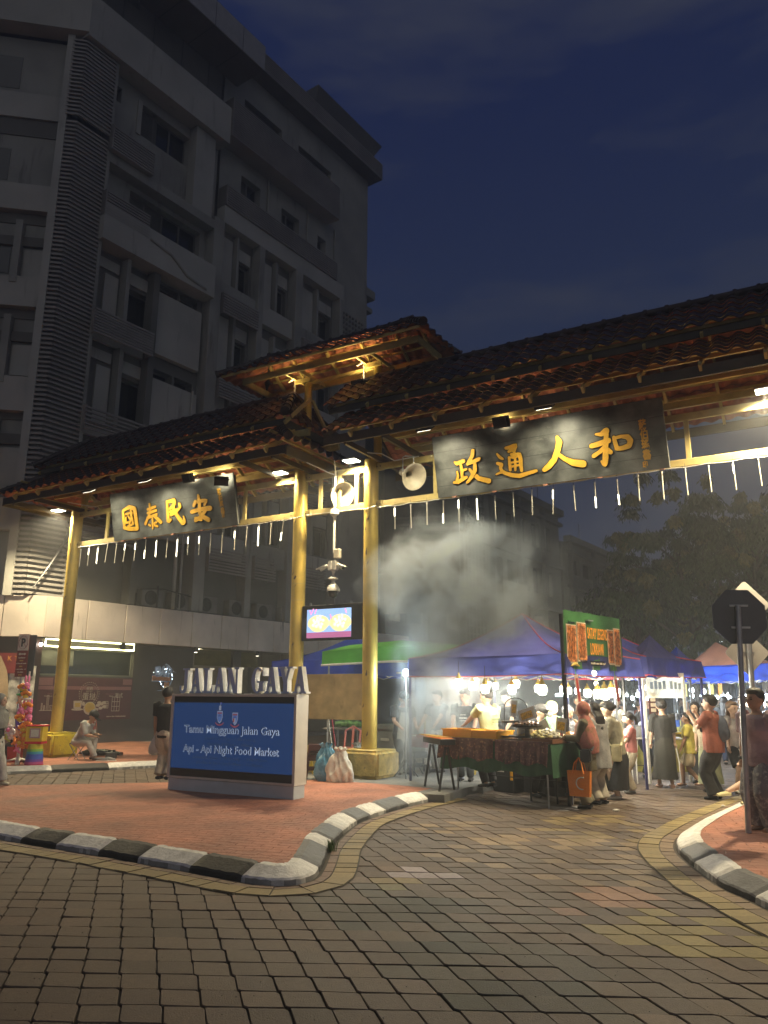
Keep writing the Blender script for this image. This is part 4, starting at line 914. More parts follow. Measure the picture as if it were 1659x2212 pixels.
# lower floors, windows in units
FL = [(12.5, 15.65), (9.4, 12.5), (6.3, 9.4), (4.35, 6.3)]
LH = []
for z0, z1 in FL[:3]:
    h = z1-z0
    LH += [(-3.05, -2.1, z0+.95, z1-.85)]
    LH += [(-4.35, -4.15, z0+.95, z1-.6)]
facade(-4.55, -2.0, 4.3, 15.65, .8, LH, m=CWD, depth=.25)
for z0, z1 in FL[:3]:
    bb('panel', -3.95, -3.45, .8, .86, z0+.5, z1-.75, CWL); bb('panel', -3.05, -2.15, .8, .86, z1-.72, z1-.3, CWL); bb('panel', -4.4, -3.45, .8, .86, z1-.6, z1-.25, CWL)
    bb('mullion', -3.36, -3.22, .8, 1.15, z0+.4, z1-.05, CW)
    bb('sill', -4.5, -2.2, .8, .98, z0+.35, z0+.46, CW)
    bb('panel', -4.5, -2.2, .8, .9, z0+.0, z0+.34, CWL)
bb('column', -2.32, -2.08, .8, 1.2, 4.4, 15.6, CWD)
for z0, z1, n in ((12.45, 13.28, 9), (9.35, 10.12, 6), (6.1, 7.1, 9)): slats('sun_louvre', -4.56, -2.34, 1.42, z0, z1, n)
for z0, z1 in FL[:3]:
    bb('panel', -1.98, -.05, .8, 1.02, z0+.35, z1-.55, CWL)
    facade(-2.0, .1, z1-.5, z1, .8, [(-1.85, -1.0, z1-.42, z1-.1), (-.9, -.1, z1-.42, z1-.1)], m=CWD)
    facade(-2.0, .1, z0, z0+.4, .8, [], m=CWD)
# bays between the columns of the long facade
bays = ((.6, 2.5), (2.8, 4.66), (5.1, 7.58))
for bi, (a, b) in enumerate(bays):
    H_ = []
    for fi, (z0, z1) in enumerate([(15.9, 19.1)]+[(12.6, 15.8), (9.4, 12.6), (6.3, 9.4)]):
        m_ = a+(b-a)*.48
        H_.append((m_+.12, b-.14, z0+1.0, z1-1.0, 1 if bi < 2 else 2))
        if bi == 1: H_.append((a+.08, a+.3, z0+1.5, z1-.5))
    facade(a, b, 4.4, 19.1, .8, H_, m=CWD, depth=.22)
    for fi, (z0, z1) in enumerate([(15.9, 19.1)]+[(12.6, 15.8), (9.4, 12.6), (6.3, 9.4)]):
        m_ = a+(b-a)*.48
        bb('panel', a+.32, m_-.12, .8, .86, z0+.95, z1-.3, CWL); bb('panel', m_+.14, b-.15, .8, .86, z1-.92, z1-.42, CWL)
        bb('mullion', m_-.05, m_+.06, .8, 1.05, z0+.9, z1-.1, CW)
        bb('spandrel', a, b, .8, 1.1, z0+.05, z0+.85, CWL if (fi+bi) % 2 else CW)
        if bi != 1 or fi > 1:
            slats('sun_louvre', a+.05, b-(.0 if bi == 0 else .7), 1.3, z0-.5, z0+.35, 8)
for s0, s1 in ((.1, .6), (2.5, 2.8), (4.66, 5.1), (7.6, 7.86)): bb('column', s0, s1, .6, 1.25, 4.4, 19.12, CW, .02)
facade(7.86, 10.2, 4.4, 19.1, .8, [], m=CW)
mb = MB()
for z in np.arange(16.2, 18.9, .24):
    for s in np.arange(8.35, 9.9, .24): mb.ell(L(s+(.0), .86, z), (.075, .05, .075), 8)
obj('ornament_blocks', mb, CWD, bld, smooth=True)
obj('downpipe', MB().cyl(L(7.95, .9, 19.9), L(7.95, .9, 4.4), .05, n=8), CW, bld, smooth=True)
obj('downpipe', MB().cyl(L(-.55, 1.1, 9.0), L(-.55, 1.1, 4.4), .06, n=8).cyl(L(-.3, 1.1, 12), L(-.3, 1.1, 4.4), .04, n=8), CWL, bld, smooth=True)
# body behind and end wall
mb = MB(); mb.bx(-5.2, 10.2, -.75, 12, 4.3, 26.8); body = obj('core', mb, CWD, bld)
body.scale = (1, 1, 1)
for v in body.data.vertices:
    if v.co.y < 0: v.co.y = -.45
mb = MB(); mb.bx(7.6, 11.6, 1.2, 6, 26.9, 29.9); obj('penthouse', mb, CWD, bld)
mb = MB(); mb.bx(7.2, 12.6, .05, 7, 29.9, 30.9); o = obj('penthouse_roof', mb, CWD, bld)
for v in o.data.vertices:
    if v.co.z < 30: v.co.x = 9.9+(v.co.x-9.9)*.86; v.co.y = 3.5+(v.co.y-3.5)*.82
facade_end = obj('end_wall', MB().quad(L(10.2, .8, 4.4), L(10.2, -12, 4.4), L(10.2, -12, 26.9), L(10.2, .8, 26.9)), CW, bld)
# the other face, turned at the corner pier
LA = R(80); lrot = (math.pi/2-LA)-BR       # rotation of left-face frame inside the building frame
lf = bpy.data.objects.new('side_face', None); C.objects.link(lf); lf.parent = bld; lf.location = L(-5.65, 1.2, 0); lf.rotation_euler = (0, 0, lrot)
def lb(name, l0, l1, d0, d1, z0, z1, m): return obj(name, MB().bx(l0, l1, -d1, -d0, z0, z1), m, lf)
lb('wall', -9, -.33, -.6, -.32, 4.3, 22.3, CW)
lb('roof_slab', -9, 1.2, -8, .9, 25.5, 26.85, CWD)
lb('band', -9, .12, -.3, .25, 22.42, 24.0, CWL); lb('wall', -9, 0, -.5, -.4, 23.9, 25.8, CWD)
lb('side_column', -.55, -.33, -.3, .05, 4.3, 22.4, CWL)
for z0, z1 in ((18.7, 19.3), (15.62, 15.97), (12.5, 12.8), (9.36, 9.56)): lb('painted_beam_shade', -9, -.55, -.32, -.28, z0, z1, CWD)  # dark strips colour in the shade under the spandrel bands
for z0, z1 in ((15.97, 16.85), (12.8, 13.75), (9.56, 10.6), (19.3, 20.2)): lb('spandrel', -9, -.55, -.3, -.05 if z0 < 19 else -.2, z0, z1, CWL)
for z0, z1 in ((20.4, 21.58), (17.1, 18.2)):
    w = obj('window', MB().bx(-4.6, -1.92, .3, .32, z0, z1), GLS, lf)
for z0, z1 in ((13.75, 15.6), (10.6, 12.5), (7.0, 9.36)):
    lb('mullion', -1.42, -1.22, -.32, -.02, z0-.2, z1, CW); lb('transom', -9, -.55, -.3, -.2, z1-.75, z1-.45, CWD)
    obj('window', MB().bx(-3.4, -1.55, .29, .31, z0+.2, z1-.8), GLS, lf)
    lb('panel', -1.15, -.6, -.3, -.24, z0+.1, z1-.85, CWL)
lb('spandrel', -9, -.55, -.3, -.02, 6.1, 7.0, CWL)
# slatted corner pier: two folded leaves of horizontal slats
def pier(z0, z1, off):
    mb = MB(); z = z0
    while z < z1:
        mb.bar(L(-5.66, 1.2+off, z), L(-4.53, 1.2+off, z), .05, .065)
        a = Vector(L(-5.66, 1.2+off, z)); b = a+Matrix.Rotation(lrot, 3, 'Z') @ Vector((-.42, 0, 0)); mb.bar(a, b, .05, .065)
        z += .145
    a = L(-5.66, 1.12, 0); b = Vector(a)+Matrix.Rotation(lrot, 3, 'Z') @ Vector((-.4, .0, 0))
    for p, q in ((L(-5.66, 1.1+off, 0), L(-4.55, 1.1+off, 0)), (L(-5.66, 1.1+off, 0), Vector(L(-5.66, 1.1+off, 0))+Matrix.Rotation(lrot, 3, 'Z') @ Vector((-.4, 0, 0)))):
        p, q = Vector(p), Vector(q); mb.quad((p.x, p.y, z0), (q.x, q.y, z0), (q.x, q.y, z1), (p.x, p.y, z1), 1)
    return obj('slatted_pier', mb, [RIB, mat('pier_backing', (.17, .165, .15), rough=.9)], bld)
pier(4.4, 19.3, 0); pier(19.45, 22.3, .06)
mb = MB(); mb.bx(-4.53, -4.42, -1.24, -.7, 4.4, 22.3); obj('pier_edge', mb, CW, bld)
# canopy with metal panels
cpm = mat('canopy_panel', (.70, .62, .53), rough=.38, metal=.3, var=.10, vscale=1.1, bump=.05, bscale=2.5, dirt=((.20, .155, .12), 2.4, .60, (2.4, 2.4, .22)))
mb = MB(); gap = MB(); s = -5.15; sy = Matrix.Rotation(lrot, 3, 'Z')
while s < 12.5:
    w = 1.28; mb.bx(s+.012, s+w-.012, -1.5, -1.4, 3.22, 4.33); s += w
c0 = Vector(L(-5.15, 1.5, 0))
for k in range(5):
    for q in (0,):
        m4 = MB().bx(-(k+1)*1.1+.012, -k*1.1-.012, 0, .1, 3.22, 4.33); mb.add([c0+sy @ Vector(v) for v in m4.v], m4.f)
obj('canopy_panel', mb, cpm, bld, bevel=.008)
mb = MB(); mb.bx(-5.1, 12.5, -1.42, 0.6, 3.28, 4.28)
m4 = MB().bx(-6, 0, .06, 3, 3.28, 4.28); mb.add([c0+sy @ Vector(v) for v in m4.v], m4.f)
obj('canopy', mb, mat('canopy_soffit', (.16, .15, .13), rough=.35, var=.1, metal=.2), bld)
# shopfront under the canopy
DK = mat('charcoal_cladding', (.075, .068, .066), rough=.6, var=.08, vscale=2)
facade(-4.33, 1.4, 0.1, 3.3, 0.0, [(-4.28, -1.05, 2.25, 3.05)], m=DK, depth=.12, name='shop_wall')
mb = MB(); mb.bx(-5.8, -4.33, -.15, .3, .1, 3.3); obj('shop_wall', mb, mat('dark_red_cladding', (.055, .022, .018), rough=.5), bld)
mb = MB(); mb.bx(1.4, 1.46, 0, 5, .1, 3.3); mb.bx(1.4, 9, 4.9, 5.0, .1, 3.3); obj('arcade_wall', mb, mat('arcade_wall_paint', (.25, .22, .16), rough=.6), bld)
for s in (3.4, 6.4): obj('arcade_column', MB().bx(s-.2, s+.2, -.1, .3, .1, 3.3), DK, bld)
mb = MB(); mb.bx(1.46, 4.6, .02, .12, 2.72, 3.26); obj('arcade_beam', mb, mat('olive_gloss', (.20, .17, .05), rough=.2, metal=.3, var=.15), bld)
for k, (s, m) in enumerate(((1.9, (.25, .04, .03)), (2.7, (.06, .12, .05)), (3.9, (.3, .24, .1)))):
    bb('shop_poster', s, s+.6, -4.85, -4.88, .9, 2.3, mat('poster_%d' % k, m, rough=.4, var=.5, vscale=9))
for s in (.8, 3.72):
    t = thing('downlight', 'small black cylinder downlight under the canopy, %s' % ('beside the restaurant sign' if s < 1 else 'above the sign letters'), 'downlight', BP(s, .8, 3.27), BR)
    obj('housing', MB().cyl((0, 0, 0), (0, 0, -.17), .07, n=14), BLACKM, t, smooth=True); obj('lens', MB().cyl((0, 0, -.171), (0, 0, -.176), .055, n=14), glow('downlight_lens', (1, .9, .7), 5), t)
    lamp('SPOT', 25, (0, 0, -.2), t, (1, .85, .6), .05, aim=(0, 0, -1), spot=90)
lt = thing('arcade_lamp', 'warm lamp glowing under the arcade ceiling behind the sign letters', 'lamp', BP(3.0, -1.6, 3.2), BR)
obj('lens', MB().cyl((0, 0, 0), (0, 0, -.04), .12, n=14), glow('arcade_lens', (1, .85, .5), 6), lt); lamp('POINT', 45, (0, 0, -.15), lt, (1, .8, .45), .1)
# neon frame
ne = thing('neon_frame', 'long thin yellow-white neon tube rectangle under the canopy over the dark shop window', 'neon light', BP(-4.3, .22, 3.07), BR)
LG = glow('neon', (1, .97, .45), 7)
mb = MB(); mb.tube([(0, 0, 0), (3.05, 0, 0), (3.05, 0, .2), (0, 0, .2), (0, 0, 0)], .022, 8); obj('tube', mb, LG, ne, smooth=True)
obj('bracket', MB().bx(2.55, 2.7, -.03, .05, .0, .22), BLACKM, ne)
lamp('AREA', 30, (1.5, .1, .0), ne, (1, .93, .5), 2.9, aim=(0, -.35, -1), sizey=.15)
for s, n_ in ((-4.45, 'left'), ):
    t = thing('bulb', 'small bare white bulb at the left end of the neon frame', 'bulb', BP(s, .25, 3.1), BR); obj('globe', MB().ell((0, 0, 0), (.05, .05, .05), 10), glow('white_bulb', (1, .97, .85), 20), t, smooth=True); obj('socket', MB().cyl((0, 0, .05), (0, 0, .11), .03), BLACKM, t)
# shop poster
po = thing('shop_banner', 'wide maroon shop banner with teacup, egg tart and white sketch drawings on the dark wall', 'banner', BP(-4.33, .04, .97), BR)
MAR = mat('maroon_print', (.105, .028, .034), rough=.5, var=.08); CRM = mat('cream_print', (.58, .52, .40), rough=.5, var=.05); PKP = mat('dull_pink_print', (.30, .13, .13), rough=.5, var=.05); YLP = mat('custard_print', (.62, .47, .10), rough=.4, var=.1); BRP = mat('brown_print', (.30, .16, .05), rough=.5)
BW, BH = 3.27, 1.24
obj('sheet', MB().bx(0, BW, 0, .02, 0, BH), MAR, po)
mb = MB(); mb.bx(.05, .5, -.003, -.0005, BH-.24, BH-.03); mb.bx(2.9, BW-.03, -.003, -.0005, BH-.2, BH-.03); mb.bx(.05, BW-.05, -.003, -.0005, BH-.36, BH-.26); obj('printed_awning', mb, PKP, po)
mb = MB()
n = 30
for k in range(n):
    a = 2*math.pi*k/n; mb.ell((1.73+.34*math.cos(a), -.004, .76+.34*math.sin(a)), (.013, .003, .013), 6)
for k in range(36):
    a, b = 2*math.pi*k/36, 2*math.pi*(k+1)/36; mb.bar((1.73+.28*math.cos(a), -.004, .76+.28*math.sin(a)), (1.73+.28*math.cos(b), -.004, .76+.28*math.sin(b)), .003, .014, up=(0, 1, 0))
obj('printed_ring', mb, CRM, po)
def lay(ch, x, z, h, m, w=None, al='CENTER', off=.0, par=po, y=-.006, nm='printed_lettering', d=.003): 
    me = put(text_mesh(ch, h, d, w=w, offset=off, align=al), (x, y, z)); setmat(me, m); return obj(nm, me, None, par)
def marks(x, z, h, w, m, par, y, n=None, nm='small_print_lettering'):
    """a line of print too small to read, as the photograph shows it"""
    r_ = random.Random(int(x*97+z*31+w*53)); mb = MB(); q = x-w/2; step = h*.62
    while q < x+w/2-step*.5:
        if r_.random() > .14: mb.bx(q, q+step*.72, y-.002, y, z, z+h*r_.choice((.7, .85, 1)))
        q += step
    return obj(nm, mb, m, par)
lay('经典', 1.73, .88, .08, CRM); lay('EGG TART', 1.73, .82, .035, CRM); lay('蛋挞', 1.73, .60, .17, CRM)
lay('HONG KONG', .52, .74, .035, PKP); lay('Glorious Eastern', .52, .68, .04, CRM, w=.5); lay('HONG KONG', 2.45, .74, .035, PKP); lay('Classic', 2.5, .68, .04, CRM); lay('港式', 2.78, .66, .11, CRM); marks(2.75, .07, .035, .7, CRM, po, -.006)
mb = MB()
for x, w, h in ((.2, .04, .2), (.28, .03, .14), (.36, .06, .42), (.46, .09, .14), (.58, .07, .24), (.68, .08, .3), (.78, .06, .2)): 
    for k in range(3): mb.bx(x+w*k/2, x+w*k/2+.012, -.004, -.001, .3, .3+h)
    mb.bx(x, x+w, -.004, -.001, .3+h-.012, .3+h)
mb.bx(.16, .9, -.004, -.001, .285, .3)
for x, z, w, h in ((2.28, .33, .14, .2), (2.55, .24, .28, .42)):
    for k in range(4): mb.bx(x, x+w, -.004, -.001, z+h*k/3, z+h*k/3+.014); mb.bx(x+w*k/3, x+w*k/3+.012, -.004, -.001, z, z+h)
obj('printed_sketch', mb, CRM, po)
mb = MB(); mb.lathe((1.36, -.006, .38), [(.0, -.0), (.12, 0), (.14, .18), (.0, .18)], 12, axis=(0, 0, 1)); 
cupm = MB(); cupm.add([(1.22, -.008, .56), (1.24, -.008, .36), (1.31, -.008, .32), (1.42, -.008, .32), (1.49, -.008, .36), (1.52, -.008, .56)], [(0, 1, 2, 3, 4, 5)]); cupm.ell((1.37, -.007, .31), (.2, .003, .035), 16); cupm.ell((1.56, -.007, .47), (.05, .003, .06), 12)
obj('printed_teacup', cupm, CRM, po)
mb = MB(); mb.ell((1.78, -.010, .34), (.21, .003, .19), 20); obj('printed_tart', mb, CRM, po)
mb = MB(); mb.ell((1.78, -.014, .36), (.175, .003, .15), 20); mb.bx(1.28, 1.46, -.0105, -.0085, .38, .5); obj('printed_custard', mb, YLP, po)
mb = MB()
for k, (x, z) in enumerate(((2.02, .3), (2.06, .42), (2.16, .34), (2.18, .46), (2.28, .38), (2.1, .5), (2.26, .5))): mb.ell((x, -.008-.0006*k, z), (.075, .003, .045), 12)
obj('printed_buns', mb, CRM, po)
# restaurant sign on the wall
rs = thing('restaurant_sign', 'round sparkling chrome restaurant sign with raised letters on the charcoal wall', 'sign', BP(-.12, .06, 2.2), BR)
CHR = mat('chrome', (.62, .66, .70), rough=.15, metal=1., var=.1, vscale=30, bump=.6, bscale=60, emit=.05, ecol=(.6, .8, 1))
ORG = mat('orange_letter', (.55, .25, .10), rough=.4, var=.05)
mb = MB(); 
for k in range(36):
    a, b = 2*math.pi*k/36, 2*math.pi*(k+1)/36
    if 5 < k < 9: continue
    mb.bar((.32+.25*math.cos(a), -.03, .05+.3*math.sin(a)), (.32+.25*math.cos(b), -.03, .05+.3*math.sin(b)), .03, .04, up=(0, 1, 0))
mb.tube([(.5, -.03, .3), (.42, -.03, .44), (.3, -.03, .5), (.24, -.03, .46)], [.02, .03, .03, .01], 8); mb.tube([(.5, -.03, .2), (.62, -.03, .28), (.74, -.03, .22)], [.01, .02, .01], 8)
obj('ring', mb, CHR, rs)
for ch, x, z, h, w, m in (('香人坊', .18, .16, .2, .7, CHR), ('Restoran', .12, -.02, .13, .72, ORG), ('Jeti', .34, -.2, .11, .2, ORG)):
    me = put(text_mesh(ch, h, .03, w=w, align='CENTER', offset=.02), (x, -.06, z)); setmat(me, m); obj('raised_lettering', me, None, rs)
    me = put(text_mesh(ch, h, .008, w=w*1.04, align='CENTER', offset=.045), (x, -.035, z-.005)); setmat(me, CHR); obj('chrome_backing', me, None, rs)
obj('rule', MB().bx(-.02, .7, -.05, -.03, -.36, -.345), CHR, rs)
mb = MB()
for k in range(16):
    a = random.uniform(0, 6.28); mb.ell((.32+.25*math.cos(a), -.06, .05+.3*math.sin(a)), (.009, .009, .009), 6)
for k in range(9): mb.ell((-.2+.08*k+random.uniform(-.02, .02), -.06, .14+random.uniform(0, .2)), (.008, .008, .008), 6)
obj('sparkle_lamps', mb, glow('sparkle', (.75, .9, 1), 9), rs, smooth=True)
# air conditioners on the canopy
def ac_unit(s, d, where, w=.85, dark=False):
    t = thing('air_conditioner', 'boxy outdoor air conditioner standing on the canopy %s' % where, 'air conditioner', BP(s, d, 4.34), BR, 'air conditioners on the canopy')
    m = WPLAST if not dark else CWD
    obj('case', MB().bx(-w/2, w/2, -.15, .15, .06, .62), mat('ac_case', (.16, .155, .14), rough=.5, var=.15), t, bevel=.02)
    obj('fan_grille', MB().lathe((-.08, -.155, .34), [(.23, 0), (.23, -.015), (.2, -.02), (.15, -.02), (.14, -.012), (.1, -.02), (0, -.02)], 20, axis=(0, 1, 0)), BLACKM, t, smooth=True)
    for q in (-.3, .3): obj('foot', MB().bx(q-.04, q+.04, -.16, .16, 0, .06), BLACKM, t)
for s, w_ in ((-1.35, 'left of the three above the restaurant sign'), (-.2, 'in the middle above the restaurant sign'), (.95, 'with the white badge, by the downpipe'), (2.35, 'above the sign letters, nearer the downpipe'), (3.7, 'above the sign letters, farther from the downpipe'), (5.0, 'just left of the middle post')): ac_unit(s, .95, w_)
mb = MB(); mb.tube([L(-1.9, 1.2, 4.9), L(-1.0, 1.15, 5.0), L(-.1, 1.2, 4.88), L(1.0, 1.15, 4.8)], .018, 6); mb.cyl(L(-1.3, 1.25, 4.3), L(-1.3, 1.25, 5.05), .03, n=6); mb.cyl(L(-.55, 1.25, 4.3), L(-.55, 1.25, 5.0), .03, n=6); mb.cyl(L(-2.1, 1.25, 4.3), L(-2.1, 1.25, 4.75), .03, n=6)
obj('refrigerant_pipe', mb, BLACKM, bld, smooth=True)
# cable bundle sagging over the slatted pier
cb = MB()
a = BP(-5.6, 1.5, 4.5); b = BP(-3.9, 1.6, 8.5)
for k in range(5):
    o_ = Vector((random.uniform(-.1, .1), 0, random.uniform(-.08, .08))); P = []
    for i in range(15):
        f = i/14; p = a.lerp(b, f)+o_*f; p.z -= .75*math.sin(math.pi*f)*.55; P.append(p)
    cb.tube(P, .022, 6)
tag(obj('cable_bundle', cb, BLACKM, smooth=True), 'thick bundle of black cables sagging across the slatted corner pier', 'cables')
# shop display left of the pier at street level
sd_ = thing('shop_display', 'tall beige curved panel and photo posters at the shopfront left of the first post', 'display', BP(-6.4, 1.0, .14), R(10))
mb = MB(); P = []
for i in range(13):
    z = 1.0+1.55*i/12; x1 = .62+.08*math.sin(i*.35); P.append([(-.2, 0, z), (x1-.05 if z < 2.2 else x1-.05-(z-2.2)*.35, -.02, z)])
mb.grid(P); obj('beige_panel', mb, mat('beige_laminate', (.42, .33, .2), rough=.5), sd_)
obj('photo_poster', MB().bx(.62, 1.25, .05, .07, .75, 2.3), mat('shop_photo', (.12, .14, .14), rough=.3, var=.9, vscale=4, col2=(.4, .4, .36)), sd_)
obj('sign_strip', MB().bx(.35, 1.0, -.01, .02, 2.1, 2.62), mat('dark_red_sign', (.16, .02, .02), rough=.4), sd_)
lay('K TI', .7, 2.42, .13, mat('orange_print', (.6, .25, .05), rough=.5), par=sd_, y=-.018)
obj('base_wall', MB().bx(-2, .6, .08, .12, 0, 1.0), DK, sd_)
# ---------------------------------------------------------------- buildings farther down the street
def far_block(name, label, s0, s1, d, ztop, floors, bayw, m, seed, screen=None, depth=14):
    t = thing(name, label, 'building', B0, BR); rnd = random.Random(seed)
    z0 = 4.2; fh = (ztop-z0-.8)/floors; holes = []; s = s0+.5
    while s < s1-bayw:
        for f in range(floors):
            zz = z0+f*fh
            if screen and screen[0] < s < screen[1]: continue
            holes.append((s+.25, s+bayw-.35, zz+1.0, zz+fh-.45))
        s += bayw
    ss = sorted({s0, s1, *[h[0] for h in holes], *[h[1] for h in holes]}); zz = sorted({0, ztop, *[h[2] for h in holes], *[h[3] for h in holes]}); mb = MB(); hs = {(h[0], h[2]) for h in holes}
    for a, b in zip(ss, ss[1:]):
        for c, e_ in zip(zz, zz[1:]):
            if (a, c) not in hs: mb.quad(L(a, d, c), L(b, d, c), L(b, d, e_), L(a, d, e_))
    for a, b, c, e_ in holes:
        dd = d-.25
        for p in ((a, c, b, c), (b, c, b, e_), (b, e_, a, e_), (a, e_, a, c)): mb.quad(L(p[0], d, p[1]), L(p[0], dd, p[1]), L(p[2], dd, p[3]), L(p[2], d, p[3]))
        w = obj('window', MB().bx(a, b, -dd, -dd+.02, c, e_), GLS, t)
    mb.bx(s0, s1, -d+.3, -d+depth, 0, ztop)
    obj('wall', mb, m, t)
    mb = MB()
    for f in range(floors+1): mb.bx(s0, s1, -d-.35, -d+.0, z0+f*fh-.05, z0+f*fh+.18)
    obj('floor_slab', mb, m, t); obj('parapet', MB().bx(s0-.1, s1+.1, -d-.45, -d+.1, ztop-.1, ztop+.35), m, t)
    s = s0+.5
    while s < s1: obj('pilaster', MB().bx(s-.14, s+.14, -d-.3, -d, z0, ztop), m, t); s += bayw*2
    if screen:
        mb = MB()
        for q in np.arange(screen[0], screen[1], .42): mb.bx(q, q+.09, -d-.2, -d-.05, z0+.4, ztop-.3)
        for z in np.arange(z0+.4, ztop-.3, .42): mb.bx(screen[0], screen[1], -d-.19, -d-.06, z, z+.09)
        obj('block_screen', mb, m, t)
    # ground-floor canopy and shop signs
    obj('canopy', MB().bx(s0, s1, -d-2.4, -d, 3.4, 3.75), m, t)
    return t
FB1 = mat('old_render', (.115, .114, .11), rough=.9, var=.2, vscale=.4, dirt=((.10, .10, .095), .8, .55, (1, 1, .4)))
FB2 = mat('old_render_brown', (.10, .094, .085), rough=.9, var=.2, vscale=.4, dirt=((.10, .09, .08), .8, .55, (1, 1, .4)))
fb1 = far_block('office_building', 'dark old office block with concrete grid screens behind the smoke', 12.2, 34.8, .0, 14.4, 3, 1.9, FB1, 1, (20.4, 23.2))
fb2 = far_block('shop_building', 'lower shop block with stained balconies behind the trees', 35.0, 62, .4, 12.6, 3, 2.4, FB2, 2, (44, 47))
fb3 = far_block('white_shop_building', 'small pale end block rising just past the hotel roofline above the tiled pavilion', 10.6, 12.1, -.6, 21.6, 5, 1.4, CW, 3, None, depth=8)
# antennas on the roofs
for s, h, w_ in ((33.2, 2.6, 'at the near end'), (41.0, 2.2, 'left'), (46.5, 1.9, 'right')):
    zt_ = 14.7 if s < 35 else 12.9
    t = thing('roof_antenna', 'thin roof antenna standing on the %s %s' % ('dark office block' if s < 35 else 'lower shop block', '' if s < 35 else ('nearer the office block' if s < 45 else 'farther from the office block')), 'antenna', BP(s, -.8, zt_)); obj('mast', MB().cyl((0, 0, 0), (0, 0, h), .03, n=6), BLACKM, t); obj('aerial', MB().bar((-.4, 0, h*.9), (.4, 0, h*.9), .02).bar((-.25, 0, h*.75), (.25, 0, h*.75), .02), BLACKM, t)
# signs hanging on the far facade
pg = thing('paper_sign', 'pale signboard reading and Palm hanging on the far facade above the blue stall roof', 'sign', BP(23.0, 2.5, 3.75), BR)
obj('board', MB().bx(0, 3.4, 0, .06, 0, 1.35), mat('pale_sign', (.30, .30, .27), rough=.6), pg); lay('ed Palm', 1.7, .6, .42, CWD, par=pg, y=-.01)
pg = thing('hoarding', 'blank pale rectangular hoarding on the far facade right of the smoke', 'hoarding', BP(24.6, .5, 6.2), BR); obj('board', MB().bx(0, 3.4, 0, .08, 0, 2.3), mat('pale_hoarding', (.24, .24, .22), rough=.7, var=.1), pg); obj('strut', MB().bar((0.2, 0, 0), (.2, .5, -.1), .05), BLACKM, pg)
vs_ = thing('vertical_sign', 'dark vertical restaurant sign with faded gold characters behind the camera pole', 'sign', BP(9.2, 2.6, 5.0), GR+.3)
obj('panel', MB().bx(0, 3.2, 0, .12, 0, 8.3), mat('navy_sign', (.022, .026, .032), rough=.4, var=.2), vs_)
OG = mat('faded_gold', (.17, .13, .05), rough=.5, var=.1); FW = mat('faded_white', (.06, .068, .072), rough=.5)
lay('山竹根', 1.5, 1.75, .42, OG, par=vs_, y=-.02, w=2.2); lay('古道老', 1.5, .8, .42, OG, par=vs_, y=-.02, w=2.3)
mb = MB(); mb.ell((1.9, -.02, 5.3), (.75, .02, .75), 24); mb.ell((.8, -.02, 5.6), (.3, .02, .35), 14); obj('painted_badge', mb, FW, vs_, smooth=True)
mb = MB()
for z in (4.0, 3.7, 3.2, 2.9): mb.bx(.4, 2.9, -.01, .0, z, z+.08)
obj('painted_lines', mb, FW, vs_)
for k, (x, y, Y) in enumerate(((844, 1377, 0),)): pass
gs_ = thing('exit_lamp', 'small green lit sign high on the far facade above the smoke', 'sign', BP(17.2, .3, 9.6), BR); obj('box', MB().bx(0, .9, 0, .1, 0, .22), glow('green_lit', (.12, .45, .3), .5), gs_, bevel=.02)
gs_ = thing('exit_lamp', 'small green lit sign low on the facade beside the smoke and the middle post', 'sign', BP(12.9, .3, 7.9), BR); obj('box', MB().bx(0, .9, 0, .1, 0, .22), MATS['green_lit'], gs_, bevel=.02)

obj('step', MB().bx(-5.8, 9, -.75, .1, -.2, .26), mat('grey_step', (.17, .16, .15), rough=.8, var=.15), bld)
SCL[0] = 1.0
# ---------------------------------------------------------------- street name sign with its message screen
a = G(360, 1706, .136); b = G(632, 1729, .136); c = G(648, 1722, .136)
u = (b-a); Wd = u.length; sr = math.atan2(u.y, u.x)
Hs = HZ(1505, b)-.136
sg = thing('street_sign', 'big white cabinet sign with blue message screen and raised letters on the red pavement', 'sign', a, sr)
PNL = mat('white_cabinet', (.62, .59, .52), rough=.5, var=.06, vscale=3, dirt=((.42, .40, .34), 3, .66)); T = .34
obj('plinth', MB().bx(.0, Wd, .02, T-.02, 0, .2), mat('pale_blue_plinth', (.50, .55, .58), rough=.5, var=.06), sg, bevel=.006)
mb = MB(); mb.bx(-.02, Wd+.02, 0, T, .205, .24); mb.bx(-.02, .03, 0, T, .24, Hs); mb.bx(Wd-.03, Wd+.02, 0, T, .24, Hs); mb.bx(-.02, Wd+.02, 0, T, Hs, Hs+.035); mb.bx(.03, Wd-.03, T-.03, T, .24, Hs)
obj('cabinet', mb, PNL, sg, bevel=.005)
obj('screen_frame', MB().bx(.03, Wd-.03, .025, .06, .24, Hs), BLACKM, sg)
z0, z1 = .24+.13, Hs-.11
BLUE = mat('led_blue', (.002, .006, .02), rough=.6, spec=.1, var=0, emit=1, ecol=(.005, .019, .064)); scn = obj('screen', MB().bx(.035, Wd-.035, .018, .0245, z0, z1), BLUE, sg)
WT = mat('led_white', (.2, .25, .3), rough=.5, spec=.1, var=0, emit=.5, ecol=(.45, .55, .75)); KT = mat('led_dark', (.01, .012, .03), rough=.7, spec=.1, var=0, emit=.01)
def line(txt, zc, h, w, bold=.0, m=KT, halo=True):
    if halo:
        me = put(text_mesh(txt, h, .002, w=w*1.012, offset=h*.022, align='CENTER'), (Wd/2, .014, zc-h*.01)); setmat(me, WT); obj('lettering_outline', me, None, sg)
    me = put(text_mesh(txt, h, .002, w=w, offset=-h*.012, align='CENTER'), (Wd/2, .009, zc)); setmat(me, m); obj('lettering', me, None, sg)
Hd = z1-z0
